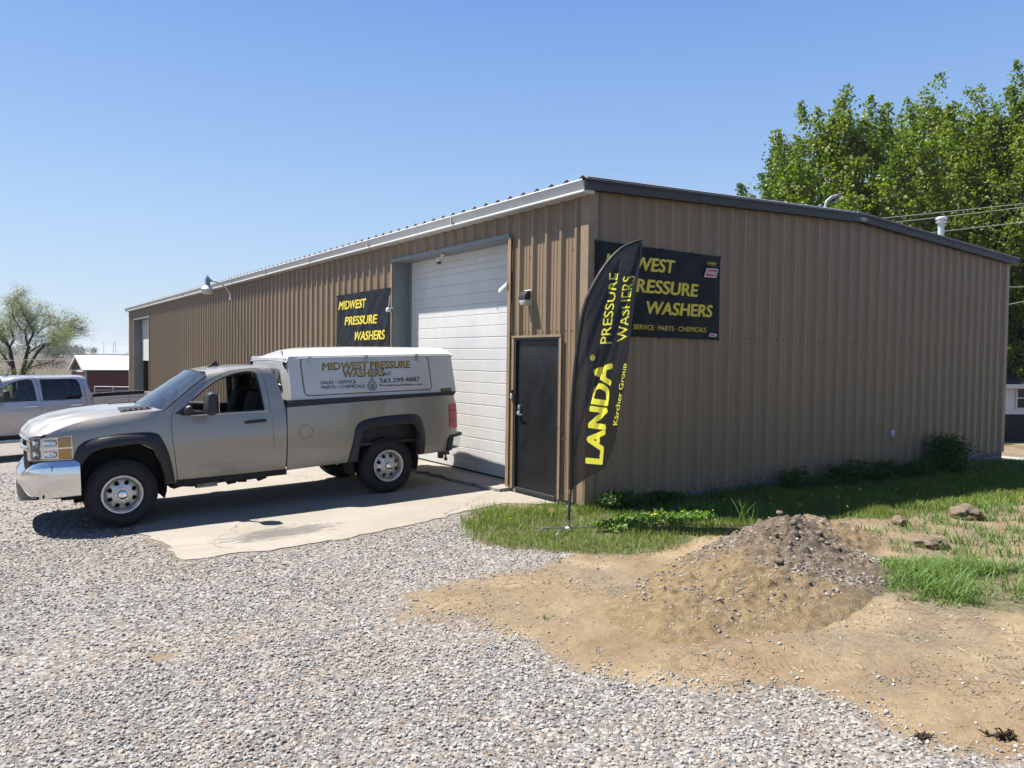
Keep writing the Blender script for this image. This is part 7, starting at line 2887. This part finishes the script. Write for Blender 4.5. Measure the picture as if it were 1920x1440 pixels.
# thin-leaved spreading tree at far left: limbs drawn in its own upright plane
def spreading_tree(cx, cy, base):
    r = np.random.default_rng(5)
    root = empty('locust_tree', (cx, cy, base))
    tag(root, 'spreading thin-leaved tree with many dark limbs left of the red barn', 'tree')
    bm = bmesh.new()
    S = 0.00433
    Z0 = 0.53 - base
    pt = lambda X_, Y_, dy=0.0: np.array([(X_ - 200) * S * RGT[0] + dy * FWD[0], (X_ - 200) * S * RGT[1] + dy * FWD[1], (1250 - Y_) * S + Z0])
    tips = []

    def limb(pts, r0, r1, n=7):
        tube(bm, [tuple(p) for p in pts], [0.64 * lerp(r0, r1, i / (len(pts) - 1)) for i in range(len(pts))], n, caps=False)

    def grow(p, d, L, rad, depth):
        q = p + d * L * 0.5 + r.normal(0, 0.06 * L, 3)
        e = q + (d + np.array([0, 0, 0.10]) + r.normal(0, 0.22, 3)) * L * 0.5
        limb([p, q, e], rad, rad * 0.6, 5)
        if depth == 0:
            tips.append((e, (e - p)))
            tips.append((q, (e - p)))
            return
        for k in range(3 if depth > 1 else 3):
            nd = d * 0.75 + r.normal(0, 0.55, 3) * np.array([1, 1, 0.55]) + np.array([0, 0, 0.06])
            nd /= np.linalg.norm(nd)
            grow(e if k else q, nd, L * r.uniform(0.6, 0.85), rad * 0.58, depth - 1)

    main = [([(175, 1700), (165, 1350), (150, 1150), (120, 960), (105, 870)], 0.30, 0.13, 0.0),
            ([(105, 870), (40, 780), (-30, 700), (-90, 560)], 0.12, 0.05, -0.3),
            ([(105, 870), (125, 760), (60, 640), (20, 520), (60, 400)], 0.10, 0.04, 0.4),
            ([(105, 870), (135, 800), (100, 700), (40, 620)], 0.07, 0.03, -0.6),
            ([(120, 1120), (50, 1050), (-30, 960), (-140, 860), (-240, 760)], 0.14, 0.05, 0.2),
            ([(215, 1700), (240, 1300), (290, 1100), (318, 930), (345, 850)], 0.24, 0.13, 0.1),
            ([(345, 850), (300, 740), (268, 640), (272, 560), (330, 470), (400, 430)], 0.11, 0.04, 0.4),
            ([(345, 850), (410, 770), (470, 690), (478, 610), (440, 500), (400, 380)], 0.11, 0.04, -0.4),
            ([(470, 690), (540, 590), (640, 540), (760, 520)], 0.07, 0.03, 0.3),
            ([(268, 640), (200, 500), (180, 360), (230, 260)], 0.06, 0.025, -0.2),
            ([(230, 1700), (250, 1350), (380, 1120), (450, 1010), (520, 920), (600, 850)], 0.20, 0.10, -0.1),
            ([(600, 850), (700, 800), (790, 760), (860, 735), (960, 740)], 0.09, 0.03, -0.5),
            ([(600, 850), (680, 740), (760, 660), (860, 600)], 0.06, 0.025, 0.5),
            ([(340, 970), (430, 860), (540, 800), (650, 720)], 0.07, 0.03, 0.5),
            ([(300, 1230), (420, 1130), (560, 1090), (680, 1060)], 0.06, 0.02, 0.0)]
    for pts, r0, r1, dy in main:
        P3 = [pt(X_, Y_, dy * i / (len(pts) - 1) * 2.2) for i, (X_, Y_) in enumerate(pts)]
        P3 = list(smooth_line(P3, 4 * len(P3)))
        limb(P3, r0, r1, 8)
        n = len(P3)
        if pts[0][1] > 1600:
            continue
        low_ = pts[-1][1] > 1000
        for i in range(3, n, 2 if not low_ else 3):
            d = P3[min(i + 1, n - 1)] - P3[i - 1]
            d = d / np.linalg.norm(d)
            for k in range(2):
                nd = d * 0.6 + r.normal(0, 0.65, 3) * np.array([1, 1, 0.6]) + np.array([0, 0, 0.10])
                nd /= np.linalg.norm(nd)
                grow(P3[i], nd, r.uniform(0.30, 0.50), 0.024, 2)
        d = P3[-1] - P3[-3]
        for k in range(3):
            nd = d / np.linalg.norm(d) + r.normal(0, 0.5, 3); nd /= np.linalg.norm(nd)
            grow(P3[-1], nd, 0.42, 0.026, 2)
    obj('trunk', bm, M['bark_dark'], root, weld=0)
    A = []
    for e, d in tips:
        m_ = r.integers(5, 11)
        A.append(e + d * r.uniform(-0.6, 0.6, (m_, 1)) + r.normal(0, 0.17, (m_, 3)) - np.array([0, 0, 0.04]))
    P = np.concatenate(A)
    V, F_ = leaf_cloud(P, r.uniform(0.05, 0.10, len(P)), None, 0.42, 0.4)
    mesh_np('crown', V, F_, leaf_mat('locust_leaf', [(0, (0.15, 0.185, 0.085)), (0.5, (0.21, 0.24, 0.125)), (1, (0.28, 0.30, 0.18))], 0.5), root)


spreading_tree(-3.99, 46.1, gz(-4, 46.1))
M['scrub'] = leaf_mat('scrub_leaf', [(0, (0.06, 0.085, 0.03)), (0.6, (0.10, 0.12, 0.045)), (1, (0.15, 0.16, 0.07))], 0.35)
M['scrub_bare'] = leaf_mat('scrub_bare', [(0, (0.075, 0.07, 0.05)), (0.6, (0.11, 0.105, 0.07)), (1, (0.14, 0.14, 0.085))], 0.3)


def shrub_at(u, d, rx, h, n, size, mat, label):
    x, y = out_there(u, d)
    bush('shrub', x, y, rx, rx * 0.8, h, n, size, mat, label, 'shrub', 'shrubs below the spreading tree', z=gz(x, y))


shrub_at(-0.665, 40, 1.7, 3.2, 3000, 0.14, M['scrub'], 'dark green shrub at the left edge below the spreading tree')
shrub_at(-0.605, 47, 1.6, 1.9, 1800, 0.13, M['scrub_bare'], 'low tan shrub right of the spreading tree trunks')
shrub_at(-0.585, 52, 1.2, 2.9, 1700, 0.11, M['scrub_bare'], 'thin grey brushy shrub just left of the red barn')
shrub_at(-0.63, 52, 1.6, 2.2, 1700, 0.13, M['scrub'], 'yellowish shrub between the trunks and the grey brush')

# ------------------------------------------------------------------ red barn
bx, by = out_there(-0.5545, 56)
barn = empty('red_barn', (bx, by, gz(bx, by)), math.atan2(RGT[1], RGT[0]) + R(44))
tag(barn, 'red barn with white metal roof and white corner trim', 'barn')
bz = 0.73 - float(barn.location.z)         # eave height above its ground
BWd, BLn, rise = 3.4, 11.0, 0.92
M['barn_red'] = simple('barn_red', (0.23, 0.048, 0.048), 0.6, vary=0.15, scale=1.5)
M['barn_white'] = simple('barn_white', (0.72, 0.72, 0.71), 0.5, vary=0.06)


def barn_roof_mat():
    t = NT('barn_roof')
    c = t.coord()
    col = t.ramp(t.noise(t.scaled(c, 0.35, 0.9, 0.9), 1.6, 4, 0.6), [(0.35, (0.70, 0.70, 0.69)), (0.7, (0.56, 0.56, 0.545))])
    return t.done(t.bsdf(col, 0.4, 0.1))


bm = bmesh.new()
box(bm, 0, BLn, 0, BWd, -0.4, bz)
for x in (0.0, BLn):
    s = [bm.verts.new((x, 0, bz)), bm.verts.new((x, BWd, bz)), bm.verts.new((x, BWd / 2, bz + rise))]
    bm.faces.new(s)
for k in range(int(BLn / 0.3)):
    box(bm, 0.15 + k * 0.3, 0.19 + k * 0.3, -0.018, -0.002, 0, bz - 0.05)
for k in range(11):
    box(bm, -0.018, -0.002, 0.15 + k * 0.3, 0.19 + k * 0.3, 0, bz - 0.05)
obj('wall', bm, M['barn_red'], barn, smooth=False, weld=0)
bm = bmesh.new()
for sg in (0, 1):
    y0, y1 = (-0.22, BWd / 2) if not sg else (BWd + 0.22, BWd / 2)
    za = bz - 0.22 * rise / (BWd / 2)
    hexa(bm, [(-0.2, y0, za + 0.02), (BLn + 0.2, y0, za + 0.02), (BLn + 0.2, y1, bz + rise + 0.02), (-0.2, y1, bz + rise + 0.02)], [(-0.2, y0, za + 0.10), (BLn + 0.2, y0, za + 0.10), (BLn + 0.2, y1, bz + rise + 0.10), (-0.2, y1, bz + rise + 0.10)])
obj('roof', bm, barn_roof_mat(), barn, smooth=False, weld=0)
bm = bmesh.new()
for x, y in ((-0.03, -0.03), (-0.03, BWd - 0.06), (BLn - 0.06, -0.03)):
    box(bm, x, x + 0.13, y, y + 0.13, 0, bz - 0.06)
box(bm, -0.035, -0.005, 0.1, BWd - 0.1, bz - 0.22, bz - 0.08)
for sg in (0, 1):
    y0 = -0.22 if not sg else BWd + 0.22
    za = bz - 0.22 * rise / (BWd / 2)
    hexa(bm, [(-0.235, y0, za - 0.08), (-0.205, y0, za - 0.08), (-0.205, BWd / 2, bz + rise - 0.08), (-0.235, BWd / 2, bz + rise - 0.08)], [(-0.235, y0, za + 0.08), (-0.205, y0, za + 0.08), (-0.205, BWd / 2, bz + rise + 0.08), (-0.235, BWd / 2, bz + rise + 0.08)])
obj('trim', bm, M['barn_white'], barn, smooth=False, weld=0)

# gate panel standing before the barn
gx_, gy_ = out_there(-0.5345, 50)
gt = empty('metal_gate', (gx_, gy_, gz(gx_, gy_)), math.atan2(RGT[1], RGT[0]))
tag(gt, 'grey tube gate panel standing in front of the red barn', 'gate')
bm = bmesh.new()
for z in np.arange(0.2, 1.75, 0.22):
    tube(bm, [(-0.4, 0, z), (3.2, 0, z)], 0.025, 6)
for x in (-0.4, 0.8, 2.0, 3.2):
    tube(bm, [(x, 0, 0), (x, 0, 1.75)], 0.03, 6)
obj('rails', bm, M['galv'], gt)

# ------------------------------------------------------------------ house beyond the road
hx_, hy_ = 29.0, 8.6
hs = empty('white_house', (hx_, hy_, -1.55), math.atan2(-0.5, 0.866))
tag(hs, 'white sided house with dark roof beyond the right end of the building', 'house')


def lap_mat():
    t = NT('lap_siding')
    c = t.coord()
    z = t.sep(c)[2]
    saw = t.math('FRACT', t.math('MULTIPLY', z, 8.0))
    col = t.mix(t.mapr(t.noise(c, 3, 4), 0.35, 0.7), (0.54, 0.57, 0.60), (0.62, 0.64, 0.66))
    return t.done(t.bsdf(col, 0.55, 0.0, t.bump(saw, 0.9, 0.02)))


bm = bmesh.new()
box(bm, 0, 11, 0, 7, 1.28, 2.70)
for x in (0, 11):
    bm.faces.new([bm.verts.new((x, 0, 2.70)), bm.verts.new((x, 7, 2.70)), bm.verts.new((x, 3.5, 4.5))])
for k in range(11):
    box(bm, 0.02, 10.98, -0.012, -0.001, 1.30 + k * 0.125, 1.31 + k * 0.125)
obj('wall', bm, lap_mat(), hs, smooth=False, weld=0)
bm = bmesh.new()
box(bm, 0.05, 10.95, 0.05, 6.95, -0.8, 1.275)
obj('foundation', bm, simple('house_base', (0.045, 0.045, 0.045), 0.9, 0.3), hs, smooth=False)
bm = bmesh.new()
for sg in (0, 1):
    y0 = -0.45 if not sg else 7.45
    za = 2.72 - 0.45 * 1.8 / 3.5
    hexa(bm, [(-0.4, y0, za), (11.4, y0, za), (11.4, 3.5, 4.52), (-0.4, 3.5, 4.52)], [(-0.4, y0, za + 0.1), (11.4, y0, za + 0.1), (11.4, 3.5, 4.64), (-0.4, 3.5, 4.64)])
obj('roof', bm, simple('shingle', (0.045, 0.045, 0.048), 0.9, 0.3, scale=12), hs, smooth=False, weld=0)
bm = bmesh.new()
box(bm, -0.42, 11.42, -0.49, -0.455, 2.42, 2.60)
box(bm, -0.05, 0.06, -0.05, -0.013, 1.28, 2.66)
obj('trim', bm, M['barn_white'], hs, smooth=False)
for wx_ in (2.35, 5.2, 8.4):
    bm = bmesh.new()
    box(bm, wx_, wx_ + 1.15, -0.05, -0.013, 1.50, 1.57); box(bm, wx_, wx_ + 1.15, -0.05, -0.013, 2.43, 2.50)
    box(bm, wx_, wx_ + 0.07, -0.05, -0.013, 1.571, 2.429); box(bm, wx_ + 1.08, wx_ + 1.15, -0.05, -0.013, 1.571, 2.429)
    box(bm, wx_ + 0.071, wx_ + 1.079, -0.045, -0.013, 1.97, 2.02)
    wf = obj('window', bm, M['barn_white'], hs, smooth=False)
    bm = bmesh.new()
    box(bm, wx_ + 0.071, wx_ + 1.079, -0.03, -0.014, 1.571, 1.969)
    box(bm, wx_ + 0.071, wx_ + 1.079, -0.03, -0.014, 2.021, 2.429)
    obj('pane', bm, simple('house_pane', (0.02, 0.022, 0.025), 0.08, 0.2), wf, smooth=False)

# ------------------------------------------------------------------ wires
def wire(p0, p1, sag, label, group, r=0.011, mat=None):
    bm = bmesh.new()
    a, b = Vector(p0), Vector(p1)
    tube(bm, [a.lerp(b, t) - Vector((0, 0, sag * 4 * t * (1 - t))) for t in np.linspace(0, 1, 17)], r, 5)
    o = obj('power_line', bm, mat or M['wire'])
    tag(o, label, 'power line', group)


M['wire'] = simple('wire_grey', (0.30, 0.31, 0.28), 0.6)
WG = 'power lines crossing in front of the maples'
wire((12.2, 4.29, 5.49), (22.0, -2.6, 6.98), 0.05, 'top one of three wires running right from the building roof', WG)
wire((12.2, 4.22, 5.33), (22.0, -2.6, 7.01), 0.06, 'middle one of three wires running right from the building roof', WG)
wire((13.4, 3.4, 5.14), (22.0, -2.6, 6.57), 0.04, 'lowest of three wires that run right behind the flue pipe', WG)
wire((15.0, 2.2, 3.85), (18.5, -0.4, 3.98), 0.02, 'upper of two short wires beyond the right end of the building', WG)
wire((15.0, 2.2, 3.21), (18.5, -0.4, 4.20), 0.02, 'lower of two short wires beyond the right end of the building', WG)
a_ = out_there(-0.72, 33); b_ = out_there(-0.53, 36)
wire((*a_, 1.45), (*b_, 1.72), 0.05, 'thin pale wire crossing below the crown of the spreading tree', None, 0.012, simple('wire_pale', (0.5, 0.5, 0.48), 0.5))

# ------------------------------------------------------------------ on the far hill
M['far_tree'] = leaf_mat('far_tree', [(0, (0.075, 0.105, 0.075)), (0.5, (0.10, 0.13, 0.085)), (1, (0.14, 0.16, 0.10))], 0.2)


def far_tree(u, d, rx, h, n, label, group='trees on the far skyline'):
    x, y = out_there(u, d)
    z = gz(x, y)
    root = empty('skyline_tree', (x, y, z))
    tag(root, label, 'tree', group)
    cc = rng.normal(size=(14, 3)) * np.array([rx * .45, rx * .45, h * 0.16]) + np.array([0, 0, h * 0.58])
    P = cc[rng.integers(0, 14, n)] + rng.normal(size=(n, 3)) * np.array([rx * .28, rx * .28, h * .14])
    P[:, 2] = np.clip(P[:, 2], h * 0.12, None)
    V, F_ = leaf_cloud(P, h * 0.10 * rng.uniform(0.6, 1.3, n))
    mesh_np('crown', V, F_, M['far_tree'], root)
    bm = bmesh.new()
    tube(bm, [(0, 0, -1), (0, 0, h * 0.3), (0.2, 0, h * 0.6)], [h * 0.03, h * 0.025, h * 0.01], 6)
    obj('trunk', bm, M['bark_dark'], root)


for u, d, rx, h in ((-0.562, 400, 5, 6.5), (-0.572, 410, 5, 7.2), (-0.583, 405, 6, 7.0), (-0.594, 400, 6, 6.6), (-0.604, 395, 6, 7.0), (-0.618, 400, 6, 5.6), (-0.645, 405, 6, 5.0), (-0.66, 400, 6, 5.0)):
    far_tree(u, d, rx, h, 900, 'rounded tree in the dark clump on the far skyline')
far_tree(-0.5425, 520, 2.6, 5.0, 500, 'small lone tree on the far skyline above the barn roof', None)
x, y = out_there(-0.5165, 880)
pyl = empty('pylon', (x, y, gz(x, y)))
tag(pyl, 'tiny lattice pylon on the far skyline', 'pylon')
bm = bmesh.new()
for s in (-1, 1):
    tube(bm, [(s * 1.6, 0, -1), (s * 0.9, 0, 12), (s * 0.7, 0, 15)], 0.28, 5)
for k in range(5):
    tube(bm, [(-1.5 + k * .12, 0, k * 2.6), (1.3 - k * .12, 0, k * 2.6 + 2.6)], 0.14, 4)
tube(bm, [(-2.4, 0, 12), (2.4, 0, 12)], 0.22, 5)
obj('lattice', bm, M['galv'], pyl)
for u, h in ((-0.5305, 14), (-0.550, 8)):
    x, y = out_there(u, 840)
    bm = bmesh.new()
    tube(bm, [(0, 0, -1), (0, 0, h)], [0.3, 0.18], 6)
    box(bm, -1.5, 1.5, -0.12, 0.12, h - 1.2, h - 0.9)
    o = obj('utility_pole', bm, M['galv'])
    o.location = (x, y, gz(x, y))
    tag(o, 'tall thin utility pole left of the pylon on the far skyline' if h > 10 else 'short thin utility pole beside the lone skyline tree', 'pole')
a_ = out_there(-0.512, 300); b_ = out_there(-0.4985, 120)
wire((*a_, 1.9), (*b_, 2.15), 0.2, 'far wire sloping up behind the left end of the building', None, 0.05)

# ------------------------------------------------------------------ humid air over the fields
t = NT('haze')
vp = t.n('ShaderNodeVolumePrincipled')
vp.inputs['Color'].default_value = (0.86, 0.91, 1.0, 1)
vp.inputs['Density'].default_value = 0.00018
vp.inputs['Anisotropy'].default_value = 0.2
t.l(vp.outputs[0], t.out.inputs['Volume'])
bm = bmesh.new()
box(bm, -1350, 1350, -55, 2500, -8, 24)
hz = obj('haze', bm, t.m, smooth=False)
tag(hz, kind='stuff')
